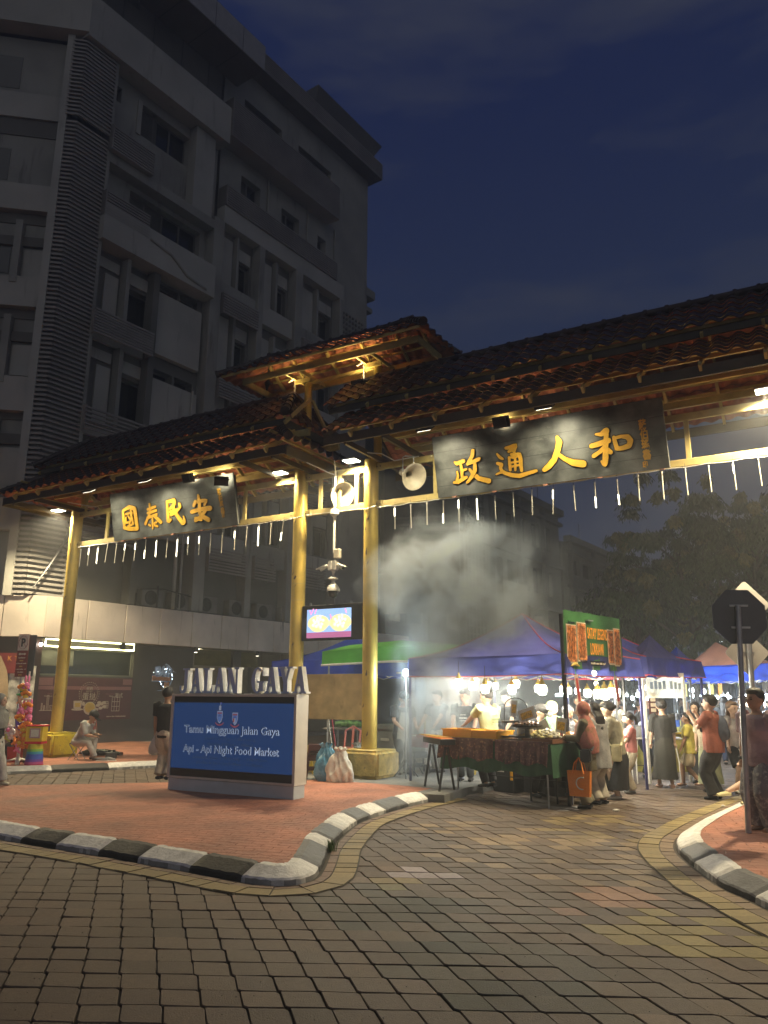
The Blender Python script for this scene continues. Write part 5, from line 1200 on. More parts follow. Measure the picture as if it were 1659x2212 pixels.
line('Tamu Mingguan Jalan Gaya', z0+Hd*.545, .125, Wd*.76)
line('Ahad 6:00 Pagi - 1:00 Petang', z0+Hd*.445, .05, Wd*.41, .02, mat('led_grey', (.02, .03, .05), rough=.7, spec=.1, var=0, emit=.05, ecol=(.2, .3, .45)), False); 
GYM = MATS['led_grey']
line('(Sunday 6:00am - 1:00pm)', z0+Hd*.365, .05, Wd*.37, .02, GYM, False)
line('Api - Api Night Food Market', z0+Hd*.25, .125, Wd*.76)
line('Jumaat & Sabtu 6:00 Petang - 11:00 Malam', z0+Hd*.16, .048, Wd*.60, .02, GYM, False)
line('(Friday & Saturday 6:00pm - 11:00pm)', z0+Hd*.085, .048, Wd*.53, .02, GYM, False)
# crests on the screen
def crest(cx, zc, h, cols, name, top=True):
    mb = MB(); w = h*.5
    sh = lambda k, y: [(cx+x*w*k, y, zc+z*h*k) for x, z in ((-.5, .35), (.5, .35), (.5, -.1), (.32, -.36), (0, -.5), (-.32, -.36), (-.5, -.1))]
    m_ = [mat('crest_%d' % i, c_, rough=.4, var=0, emit=.18, ecol=c_) for i, c_ in enumerate(cols)]
    mb.add(sh(1.0, .0135), [tuple(range(7))], 0); mb.add(sh(.84, .0115), [tuple(range(7))], 1)
    mb.bx(cx-w*.38, cx+w*.38, .0085, .0105, zc+h*.16, zc+h*.26, 2); mb.add([(cx-w*.38, .0095, zc-h*.02), (cx, .0095, zc+h*.14), (cx+w*.38, .0095, zc-h*.02)], [(0, 1, 2)], 3)
    if not top: mb.bx(cx-w*.36, cx-w*.1, .0085, .0095, zc-h*.3, zc-h*.04, 2); mb.bx(cx-w*.1, cx+w*.12, .0085, .0095, zc-h*.36, zc-h*.04, 0)
    P = []
    for i in range(9): 
        f = i/8*2-1; P.append([(cx+f*w*.75, .0125, zc-h*.55-.0*f+h*.16*f*f), (cx+f*w*.75, .0125, zc-h*.66+h*.16*f*f)])
    mb.grid(P, 2)
    if top: mb.bx(cx-w*.18, cx+w*.2, .0095, .0115, zc+h*.4, zc+h*.72, 0); mb.bx(cx+w*.0, cx+w*.05, .0095, .0115, zc+h*.7, zc+h*.95, 0); mb.bx(cx+w*.03, cx+w*.3, .0095, .0115, zc+h*.8, zc+h*.95, 3)
    obj(name, mb, m_, sg)
crest(Wd*.41, z0+Hd*.80, .24, [(.45, .5, .6), (.12, .25, .6), (.35, .08, .1), (.08, .12, .4)], 'crest'); crest(Wd*.535, z0+Hd*.78, .24, [(.45, .38, .15), (.25, .4, .45), (.4, .12, .1), (.05, .1, .3)], 'shield_crest', False)
# raised serif letters
GLY = {'J': [(.42, .0, .72, 1.), 'hook'], 'A': 0, 'L': 0, 'N': 0, 'G': 0, 'Y': 0}
def letter(ch, w, h):
    t = w*.30; s_ = h*.07; P = []
    def bx(x0, x1, z0, z1): P.append([(x0, z0), (x1, z0), (x1, z1), (x0, z1)])
    def sl(x0, x1, z0, y0, y1, z1): P.append([(x0, z0), (x1, z0), (y1, z1), (y0, z1)])
    if ch == 'J': bx(w*.45, w*.78, .2*h, h); bx(w*.25, w, h-s_, h); P.append([(w*.78, .22*h), (w*.45, .25*h), (w*.4, .12*h), (w*.28, .09*h), (w*.2, .16*h), (w*.22, .3*h), (0, .3*h), (0, .12*h), (w*.2, .0), (w*.5, .0), (w*.72, .08*h)])
    if ch == 'L': bx(w*.15, w*.48, 0, h); bx(0, w*.65, h-s_, h); bx(0, w, 0, s_*1.4); P.append([(w*.8, s_*1.3), (w, s_*1.3), (w, h*.32)])
    if ch == 'A': sl(w*.08, w*.24, 0, w*.40, w*.56, h); sl(w*.6, w*.92, 0, w*.36, w*.62, h); bx(w*.22, w*.7, h*.26, h*.36); bx(-.02*w, w*.34, 0, s_); bx(w*.5, w*1.02, 0, s_)
    if ch == 'N': bx(w*.1, w*.26, 0, h); bx(w*.78, w*.94, 0, h); sl(w*.62, w*.94, 0, w*.08, w*.4, h); bx(-.0, w*.38, 0, s_); bx(-.02*w, w*.35, h-s_, h); bx(w*.64, w*1.05, h-s_, h)
    if ch == 'Y': bx(w*.34, w*.66, 0, h*.5); sl(w*.34, w*.62, h*.42, w*.02, w*.32, h); sl(w*.44, w*.62, h*.42, w*.72, w*.9, h); bx(-.04*w, w*.46, h-s_, h); bx(w*.58, w*1.04, h-s_, h); bx(w*.18, w*.82, 0, s_)
    if ch == 'G':
        n = 14
        for k in range(n):
            a0 = R(52)+R(270)*k/n; a1 = R(52)+R(270)*(k+1)/n
            f = lambda a, q: (w*.5+w*.5*q[0]*math.cos(a), h*.5+h*.5*q[1]*math.sin(a))
            P.append([f(a0, (1, 1)), f(a1, (1, 1)), f(a1, (.42, .84)), f(a0, (.42, .84))])
        bx(w*.66, w*.98, h*.08, h*.46); bx(w*.5, w*1.06, h*.4, h*.46); bx(w*.9, w*.97, h*.66, h*.98)
    return P
BF = mat('blue_letter_face', (.42, .50, .72), rough=.45, var=.05); WE = mat('white_letter_edge', (.72, .70, .64), rough=.5, var=.04)
lw = Wd*.0935; lh = .43; x = Wd*.02; gap = lw*.10
for ch in 'JALAN GAYA':
    if ch == ' ': x += lw*1.05; continue
    fm = MB(); em = MB(); ww = lw*(1.05 if ch in 'ANGY' else .9)
    for i, p in enumerate(letter(ch, ww, lh)):
        ar = sum(p[k][0]*p[(k+1) % len(p)][1]-p[(k+1) % len(p)][0]*p[k][1] for k in range(len(p)))
        if ar < 0: p = p[::-1]
        y0 = .10-.0012*i; n = len(p)
        vs = [(x+q[0], y0, Hs+.05+q[1]) for q in p]+[(x+q[0], .22+.001*i, Hs+.05+q[1]) for q in p]
        fm.add(vs[:n], [tuple(range(n))]); em.add(vs, [(k, n+k, n+(k+1) % n, (k+1) % n) for k in range(n)]+[tuple(range(2*n-1, n-1, -1))])
    l_ = obj('raised_letter', em, WE, sg); obj('letter_face', fm, BF, l_)
    x += ww+gap
mb = MB()
for k in range(12):
    xx = Wd*(.05+.08*k)
    if .47 < xx/Wd < .55: continue
    mb.bx(xx-.008, xx+.008, .15, .166, Hs+.035, Hs+.06)
obj('letter_rail', mb.bx(.05, Wd*.47, .14, .17, Hs+.035, Hs+.048).bx(Wd*.56, Wd-.05, .14, .17, Hs+.035, Hs+.048), WE, sg)
obj('corner_fitting', MB().bx(Wd-.0, Wd+.03, .12, .2, Hs+.04, Hs+.3), WE, sg)
# ---------------------------------------------------------------- road signs seen from behind at the right corner
GRYB = mat('sign_back', (.085, .095, .115), rough=.5, metal=.3, var=.1, vscale=3)
def sign_pole(name, label, foot, top, r, plates):
    f = G(*foot, .136); d = (HIT(top[0], top[1], Vector((0, f.y, 0)), Vector((0, 1, 0))))
    t = thing(name, label, 'road sign', f); v = d-f
    obj('pole', MB().cyl((0, 0, 0), v, r, n=18), STEEL, t, smooth=True)
    for kind, px, py, size, off in plates:
        c_ = HIT(px, py, Vector((0, f.y+off, 0)), Vector((0, 1, 0)))-f
        n = 8 if kind == 'oct' else 4; mb = MB(); rot = R(22.5) if n == 8 else 0
        if n == 8: poly = [(c_.x+size*math.cos(rot+2*math.pi*k/n), c_.z+size*math.sin(rot+2*math.pi*k/n)) for k in range(n)]
        else:
            poly = []
            for k in range(4):
                a_ = math.pi/2*k; cx_, cz_ = c_.x+size*math.cos(a_), c_.z+size*math.sin(a_)
                for da in (-.6, 0, .6):
                    poly.append((cx_-.08*math.cos(a_)+.06*math.cos(a_+da), cz_-.08*math.sin(a_)+.06*math.sin(a_+da)))
        m_ = len(poly); mb.add([(x, c_.y, z) for x, z in poly]+[(x, c_.y+.006, z) for x, z in poly], [tuple(range(m_)), tuple(range(2*m_-1, m_-1, -1))]+[(k, (k+1) % m_, m_+(k+1) % m_, m_+k) for k in range(m_)])
        pl_ = obj('octagonal_plate' if n == 8 else 'diamond_plate', mb, GRYB if n == 8 else mat('pale_sign_back', (.50, .48, .44), rough=.5, metal=.1, var=.12), t)
        for dz in ((.14, -.14) if n == 8 else (.0,)): obj('clamp', MB().bx(c_.x-.12, c_.x+.12, c_.y-.02, c_.y-.003, c_.z+dz-.012, c_.z+dz+.012), STEEL, pl_)
    return t
sign_pole('stop_sign', 'back of a dark octagonal road sign on a grey pole at the right pavement', (1617, 1800), (1594, 1308), .034, [('oct', 1597, 1332, .375, .045)])
sign_pole('diamond_sign', 'backs of two pale diamond road signs on a white pole behind the octagonal one', (1643, 1716), (1610, 1290), .045, [('dia', 1612, 1306, .43, .06), ('dia', 1614, 1410, .40, .06)])
# ---------------------------------------------------------------- parking sign on the left
f = G(28, 1648, .136); f.y = 20.2; f = Vector((AY(40, 1500, 20.2).x, 20.2, .136))
pk = thing('parking_sign', 'narrow no parking sign with red lower panel beside the balloon stand', 'parking sign', Vector((AY(56, 1370, 20.2).x, 20.2, .136)), R(-14))
topz = AY(60, 1370, 20.2).z-.136; botz = AY(45, 1462, 20.2).z-.136
obj('pole', MB().cyl((0, 0, 0), (-.0, 0, topz), .028, n=14), STEEL, pk, smooth=True)
MR_ = mat('sign_maroon', (.20, .022, .025), rough=.45, var=.06); WS_ = mat('sign_white', (.66, .62, .55), rough=.5, var=.05)
pw = .34
obj('plate', MB().bx(-pw/2, pw/2, -.05, -.035, botz, topz), MR_, pk, bevel=.004)
obj('back_plate', MB().bx(-pw/2+.13, pw/2+.13, .05, .065, botz+.02, topz-.02), GRYB, pk, bevel=.004)
zz = topz-.42
obj('white_panel', MB().bx(-pw/2+.01, pw/2-.01, -.054, -.0505, zz, topz-.01), WS_, pk)
lay('P', 0, zz+.11, .2, BLACKM, par=pk, y=-.057, w=.12, off=.012, nm='letter', d=.002)
mb = MB()
for k in range(24):
    a, b = 2*math.pi*k/24, 2*math.pi*(k+1)/24; mb.bar((.135*math.cos(a), -.0585, zz+.205+.17*math.sin(a)), (.135*math.cos(b), -.0585, zz+.205+.17*math.sin(b)), .003, .024, up=(0, 1, 0))
mb.bar((-.09, -.060, zz+.32), (.09, -.060, zz+.09), .003, .022, up=(0, 1, 0)); obj('prohibition_ring', mb, MR_, pk)
mb = MB(); mb.bx(-.07, .07, -.0545, -.052, zz-.105, zz-.075)
for q in (-1, 1): mb.add([(q*.12, -.0545, zz-.09), (q*.06, -.0545, zz-.055), (q*.06, -.0545, zz-.125)], [(0, 1, 2)])
obj('arrow', mb, WS_, pk)
YT = mat('sign_yellow', (.62, .45, .1), rough=.5)
for i, (w_, m_) in enumerate(((.24, WS_), (.11, YT), (.29, WS_), (.1, YT), (.29, WS_), (.16, WS_), (.09, YT), (.29, WS_))): marks(0, zz-.20-.072*i, .03, w_, m_, pk, -.0545)
# ---------------------------------------------------------------- balloon stand, money box and bags at the left
def yg(px, py, Y, z=.136): p = AY(px, py, Y); return p
YB = 18.9
bs = thing('balloon_stand', 'white pole stand strung with twisted animal balloons beside the yellow base block', 'balloon stand', Vector((AY(43, 1600, YB).x, YB, .136)))
hb = AY(60, 1450, YB).z-.136
obj('pole', MB().tube([(0, 0, .06), (.0, 0, .9), (.06, 0, hb)], [.04, .03, .022], 12), WPLAST, bs, smooth=True)
mb = MB()
for k in range(4):
    a = k*math.pi/2+.4; mb.tube([(0, 0, .12), (.25*math.cos(a), .25*math.sin(a), .06), (.42*math.cos(a), .42*math.sin(a), .015)], [.05, .035, .03], 8, sq=(1.4, .6))
obj('foot', mb, WPLAST, bs, smooth=True)
BC = {k: mat('balloon_'+k, v, rough=.22, var=.04, spec=.7) for k, v in dict(orange=(.85, .27, .02), yellow=(.80, .55, .04), pink=(.85, .22, .42), purple=(.16, .07, .42), green=(.05, .35, .12), peach=(.80, .42, .25), red=(.65, .02, .03), white=(.78, .72, .70), lime=(.45, .62, .10)).items()}
def balloon(kind, px, py, cols, what, dy=0.):
    p = AY(px, py, YB+dy-.12); t = thing('balloon', what, 'balloon', p, 0, 'twisted balloons on the stand')
    c0 = BC[cols[0]]; c1 = BC[cols[-1]]
    if kind == 'rabbit':
        obj('head', MB().ell((0, 0, 0), (.085, .07, .075), 12).ell((-.05, -.03, -.06), (.045, .04, .04), 10).ell((.05, -.03, -.06), (.045, .04, .04), 10), c0, t, smooth=True)
        for q in (-1, 1): obj('ear', MB().ell((q*.04, 0, .14), (.03, .03, .09), 10), c0, t, smooth=True)
    elif kind == 'turban':
        mb = MB()
        for k in range(5): mb.ell((-.09+.045*k, -.02, .04*math.sin(k*.8)), (.045, .05, .05), 10)
        obj('roll', mb, c0, t, smooth=True); obj('face', MB().ell((0, 0, -.06), (.085, .06, .05), 12), c1, t, smooth=True)
    elif kind == 'hat':
        obj('crown', MB().ell((.02, 0, .08), (.045, .04, .12), 10), c0, t, smooth=True); obj('brim', MB().ell((0, 0, -.04), (.1, .07, .035), 12), c1, t, smooth=True)
    elif kind == 'flower':
        obj('middle', MB().ell((0, -.03, 0), (.05, .05, .05), 10), c1, t, smooth=True); mb = MB()
        for k in range(6): a = k*math.pi/3; mb.ell((.085*math.cos(a), 0, .085*math.sin(a)), (.05, .04, .05), 10)
        obj('petal_ring', mb, c0, t, smooth=True)
    else:
        mb = MB(); mb.tube([(-.06, 0, .12), (-.02, 0, .03), (.0, 0, -.08), (.08, -.02, -.14)], [.025, .04, .035, .02], 10); obj('body', mb, c0, t, smooth=True); obj('limb', MB().tube([(-.08, 0, -.1), (0, 0, -.02), (.1, 0, .02)], [.02, .028, .02], 8), c1, t, smooth=True)
z4 = (0, 1458, 450*.54/1659)
for kd, x, y, cl, wh in (('rabbit', 395, 150, ['pink'], 'pink rabbit balloon at the very top of the stand'), ('turban', 345, 175, ['orange', 'yellow'], 'orange roll balloon with yellow underside near the top of the stand'), ('hat', 305, 265, ['green'], 'green twisted balloon on the upper stand'), ('turban', 390, 280, ['orange', 'yellow'], 'orange roll balloon beside the purple hat balloon'),
    ('hat', 405, 330, ['purple', 'white'], 'purple hat balloon with white brim'), ('dog', 300, 355, ['peach'], 'peach dog balloon under the green one'), ('turban', 410, 450, ['orange', 'yellow'], 'orange roll balloon between the pink rabbits'), ('rabbit', 315, 520, ['pink'], 'large pink rabbit balloon on the left of the stand'), ('rabbit', 430, 500, ['pink'], 'pink rabbit balloon on the right above the red one'),
    ('turban', 300, 620, ['orange', 'yellow'], 'orange lion balloon at mid height'), ('hat', 375, 630, ['red'], 'red hat balloon at mid height'), ('rabbit', 425, 620, ['pink'], 'pink rabbit balloon beside the red hat balloon'), ('dog', 265, 720, ['purple'], 'purple dog balloon on the lower left of the stand'), ('turban', 400, 730, ['orange', 'yellow'], 'big orange roll balloon on the lower stand'), ('turban', 350, 770, ['orange', 'yellow'], 'orange roll balloon tucked under the big one'),
    ('dog', 265, 830, ['peach'], 'peach dog balloon low on the stand'), ('flower', 365, 890, ['orange', 'yellow'], 'orange flower balloon with yellow middle low on the stand'), ('flower', 290, 1000, ['orange', 'yellow'], 'lowest orange flower balloon on the left'), ('flower', 380, 1010, ['orange', 'yellow'], 'lowest orange flower balloon on the right'), ('dog', 260, 1060, ['pink'], 'long pink balloon dangling near the bag'),
    ('flower', 130, 810, ['white', 'pink'], 'white and pink flower balloon bunch beside the walking woman'), ('dog', 110, 890, ['lime', 'yellow'], 'lime green balloon below the white bunch'), ('dog', 85, 640, ['pink', 'lime'], 'long pink and green balloons behind the walking woman'), ('dog', 225, 960, ['orange'], 'long orange balloon hanging beside the pole'), ('flower', 175, 880, ['white'], 'plain white flower balloon at the back')):
    X, Y_ = Zp(z4, x, y); balloon(kd, X, Y_, cl, wh, 0 if x > 240 else .25)
YM = 18.6
mbx = thing('tip_box', 'yellow and red box with a framed picture on a rainbow fringed stool', 'tip box', Vector((AY(78, 1600, YM).x, YM, .136)))
obj('box', MB().bx(-.2, .2, -.14, .14, .52, .86), BC['yellow'], mbx, bevel=.012); obj('rim', MB().bx(-.22, .22, -.15, .15, .86, .89).bx(-.2, .2, -.15, .15, .47, .52), BC['red'], mbx, bevel=.006)
obj('picture', MB().bx(-.1, .14, -.155, -.142, .6, .82), mat('picture_frame', (.45, .25, .3), rough=.4), mbx); obj('photo', MB().bx(-.07, .11, -.159, -.1555, .63, .79), WPLAST, mbx)
rb = [(.55, .03, .03), (.75, .3, .02), (.7, .6, .04), (.25, .55, .08), (.05, .35, .5), (.06, .12, .55), (.2, .08, .45), (.6, .1, .3)]
mb = MB()
for i in range(40):
    a0, a1 = 2*math.pi*i/40, 2*math.pi*(i+.93)/40
    for k in range(8):
        z1_, z0_ = .47-.056*k, .47-.056*(k+1); r1, r0 = .155+.006*k, .155+.006*(k+1)
        mb.quad((r0*math.cos(a0), r0*math.sin(a0), z0_), (r0*math.cos(a1), r0*math.sin(a1), z0_), (r1*math.cos(a1), r1*math.sin(a1), z1_), (r1*math.cos(a0), r1*math.sin(a0), z1_), 7-k if False else [2, 2, 3, 4, 5, 5, 6, 7][k])
obj('rainbow_fringe', mb, [mat('rainbow_%d' % i, c_, rough=.6, var=.1) for i, c_ in enumerate(rb)], mbx); obj('stool_base', MB().lathe((0, 0, 0), [(.2, .0), (.2, .04), (.13, .06), (.13, .45)], 20), BC['red'], mbx, smooth=True)
t = thing('paper_roll', 'pale pink tissue roll standing on the yellow base block', 'tissue roll', GP(-10.43-.32, .18, .66), 0); obj('roll', MB().lathe((0, 0, 0), [(.03, .0), (.09, 0), (.095, .01), (.095, .19), (.09, .2), (.03, .2), (.03, .0)], 18), mat('pink_tissue', (.75, .5, .45), rough=.9), t, smooth=True); obj('core', MB().lathe((0, 0, 0.0), [(.028, .001), (.028, .199)], 14), CRM, t, smooth=True)
t = thing('water_bottle', 'clear blue-capped water bottle on the base block behind the tissue roll', 'bottle', GP(-10.43-.2, -.28, .66), 0)
obj('body', MB().lathe((0, 0, 0), [(0, 0), (.035, 0), (.037, .02), (.037, .2), (.015, .27), (.015, .3)], 14), mat('bottle_plastic', (.25, .35, .5), rough=.15, alpha=.6), t, smooth=True); obj('cap', MB().cyl((0, 0, .3), (0, 0, .33), .018, n=12), WPLAST, t, smooth=True)
def sack(name, label, cat, p, r, h, m, seed, tie=True, sq=1.0, rz=0):
    rnd = random.Random(seed); ph = [rnd.uniform(0, 6) for _ in range(8)]; n = 64; rows = 44; P = []
    for i in range(rows+1):
        f = i/rows; rr = r*(1-.12*(1-f)**6)*(1-max(0, f-.25)**1.5*1.35)
        if tie and f > .88: rr = r*(.2+(f-.88)*2.2)
        row = []
        for k in range(n):
            a = 2*math.pi*k/n; w = 1+.11*math.sin(3*a+ph[0]+f*3)+.07*math.sin(5*a+ph[1]-f*8)+.05*math.sin(11*a+ph[2]+f*12)
            row.append((rr*w*math.cos(a)*sq+.16*r*f*math.cos(ph[4])*2, rr*w*math.sin(a)+.3*r*f*math.sin(ph[4]), h*f+.015*math.sin(7*a+ph[3])*(f > .1)))
        P.append(row)
    mb = MB(); mb.grid(P, closed=True); mb.add(P[0], [tuple(range(n))[::-1]])
    t = thing(name, label, cat, p, rz); so_ = obj('sack', mb, m, t, smooth=True, auto=False); wrinkle(so_.data, .035, seed)
    return t
PLW = mat('white_woven_bag', (.62, .60, .53), rough=.55, var=.12, vscale=9, bump=.5, bscale=20); PLB = mat('blue_plastic_bag', (.10, .28, .42), rough=.25, var=.3, vscale=6, bump=.6, bscale=14); PLK = mat('black_plastic_bag', (.012, .012, .014), rough=.25, var=.2, bump=.8, bscale=16)
sack('rubbish_bag', 'large crumpled blue plastic bag between the stools and the white sack', 'bag', G(709, 1689, .136)+Vector((0, .25, 0)), .25, .68, PLB, 3, sq=1.1)
sack('sack', 'bulging white woven sack leaning on the bare concrete base block', 'sack', G(733, 1690, .136)+Vector((.0, .12, 0)), .25, .62, PLW, 5, rz=.5)
sack('plastic_bag', 'small white tied bag behind the white woven sack', 'bag', G(757, 1679, .136)+Vector((.05, .65, 0)), .2, .62, mat('grey_white_bag', (.5, .5, .47), rough=.3, bump=.5, bscale=18), 9)
sack('plastic_bag', 'black plastic bag on the pavement behind the balloon stand', 'bag', Vector((AY(60, 1640, 19.6).x, 19.6, .136)), .24, .55, PLK, 11)
sack('plastic_bag', 'dark bag slumped left of the balloon pole', 'bag', Vector((AY(22, 1640, 19.5).x, 19.5, .136)), .26, .6, PLK, 12)
def tote(name, label, p, w, d, h, m, rz=0, handles=None, mark=None):
    t = thing(name, label, 'bag', p, rz); P = []
    for i in range(7):
        f = i/6; ww, dd = w*(.86+.14*f), d*(.75+.25*f-.25*f*f); P.append([(ww/2*x_, dd/2*y_, h*f) for x_, y_ in ((-1, -.8), (-.5, -1), (0, -1.04), (.5, -1), (1, -.8), (1.03, 0), (1, .8), (0, 1.04), (-1, .8), (-1.03, 0))])
    mb = MB(); mb.grid(P, closed=True); mb.add(P[0], [tuple(range(9, -1, -1))]); obj('bag', mb, m, t, smooth=True)
    for q in (-1, 1): obj('handle', MB().tube([(-w*.25, q*d*.42, h*.9), (-w*.16, q*d*.3, h*1.3), (0, q*.01, h*1.52), (w*.16, q*d*.3, h*1.3), (w*.25, q*d*.42, h*.9)], .014, 8, sq=(1.5, .5)), m, t, smooth=True)
    return t
tote('shopping_bag', 'glossy red shopping bag on the ground at the balloon stand foot', Vector((AY(35, 1640, 19.1).x-.05, 19.3, .136)), .5, .25, .36, mat('red_bag', (.35, .02, .02), rough=.25, bump=.4, bscale=12), .2)
tote('shopping_bag', 'brown paper bag on the ground beside the rainbow stool', Vector((AY(64, 1640, 19.2).x, 19.2, .136)), .3, .2, .34, mat('brown_bag', (.10, .07, .05), rough=.8, bump=.3), .1)
# busker's case and shoes
t = thing('instrument_case', 'long flat black instrument bag on the red pavement beside the seated man', 'case', G(215, 1632, .136)); obj('bag', MB().tube([(-.55, .1, .05), (-.3, .05, .09), (.2, 0, .08), (.6, -.05, .05)], [.06, .15, .14, .07], 14, sq=(1.5, .55)), PLK, t, smooth=True); obj('strap', MB().tube([(-.3, -.15, .1), (0, -.2, .16), (.25, -.12, .1)], .012, 6), BLACKM, t, smooth=True)
t = thing('small_box', 'small dark grey box with two knobs at the end of the instrument bag', 'box', G(240, 1638, .136)); obj('case', MB().bx(-.12, .12, -.1, .1, 0, .15), mat('dark_grey_box', (.05, .06, .06), rough=.5), t, bevel=.01)
for q in (-.06, .06): obj('knob', MB().cyl((q, 0, .15), (q, 0, .21), .035, n=10), BLACKM, t, smooth=True)
def shoe_pair(p, m, label, rz=0):
    for q, side in ((-.07, 'nearer'), (.08, 'farther')):
        t = thing('shoe', label % side, 'shoe', p+Vector((q, q*.6, 0)), rz); obj('upper', MB().tube([(-.12, 0, .05), (-.04, 0, .055), (.05, 0, .04), (.14, 0, .03)], [.04, .045, .042, .025], 10, sq=(1, .9)), m, t, smooth=True); obj('sole', MB().bx(-.15, .16, -.045, .045, 0, .022), WPLAST, t, bevel=.008)
shoe_pair(G(228, 1644, .136), mat('grey_shoe', (.25, .25, .24), rough=.7), 'worn grey shoe with pale sole by the instrument bag, the %s one')
# ---------------------------------------------------------------- people
def remesh(mb, vox, name):
    me = mb.mesh(name, []); o = bpy.data.objects.new('t', me); C.objects.link(o)
    md = o.modifiers.new('r', 'REMESH'); md.mode = 'VOXEL'; md.voxel_size = vox; md.use_smooth_shade = True
    sm_ = o.modifiers.new('s', 'SMOOTH'); sm_.iterations = 2; sm_.factor = .5
    r = bpy.data.meshes.new_from_object(o.evaluated_get(DG())); bpy.data.objects.remove(o); bpy.data.meshes.remove(me); return r
SKIN = {'tan': mat('skin_tan', (.42, .24, .15), rough=.5, var=.06, vscale=8), 'light': mat('skin_light', (.56, .37, .26), rough=.5, var=.06, vscale=8), 'dark': mat('skin_dark', (.22, .115, .07), rough=.5, var=.06, vscale=8)}
HAIR = mat('black_hair', (.014, .011, .010), rough=.45, var=.25, vscale=30, bump=.5, bscale=90); EYE = mat('eye', (.03, .02, .015), rough=.2, var=0); LIP = mat('lips', (.38, .13, .10), rough=.5, var=0)
CL = {}
def cloth(name, col, **k):
    kk = dict(rough=.85, var=.2, vscale=5, bump=.5, bscale=22); kk.update(k); return mat('cloth_'+name, col, **kk)
def ik(a, c, l1, l2, hint):
    a, c = Vector(a), Vector(c); d = c-a; L_ = min(d.length, (l1+l2)*.998); 
    if L_ < 1e-4: L_ = 1e-4
    u = d.normalized(); c = a+u*L_; x = (l1*l1-l2*l2+L_*L_)/(2*L_); h = math.sqrt(max(0, l1*l1-x*x)); hv = Vector(hint); hv = hv-u*hv.dot(u); hv.normalize()
    return a+u*x+hv*h, c
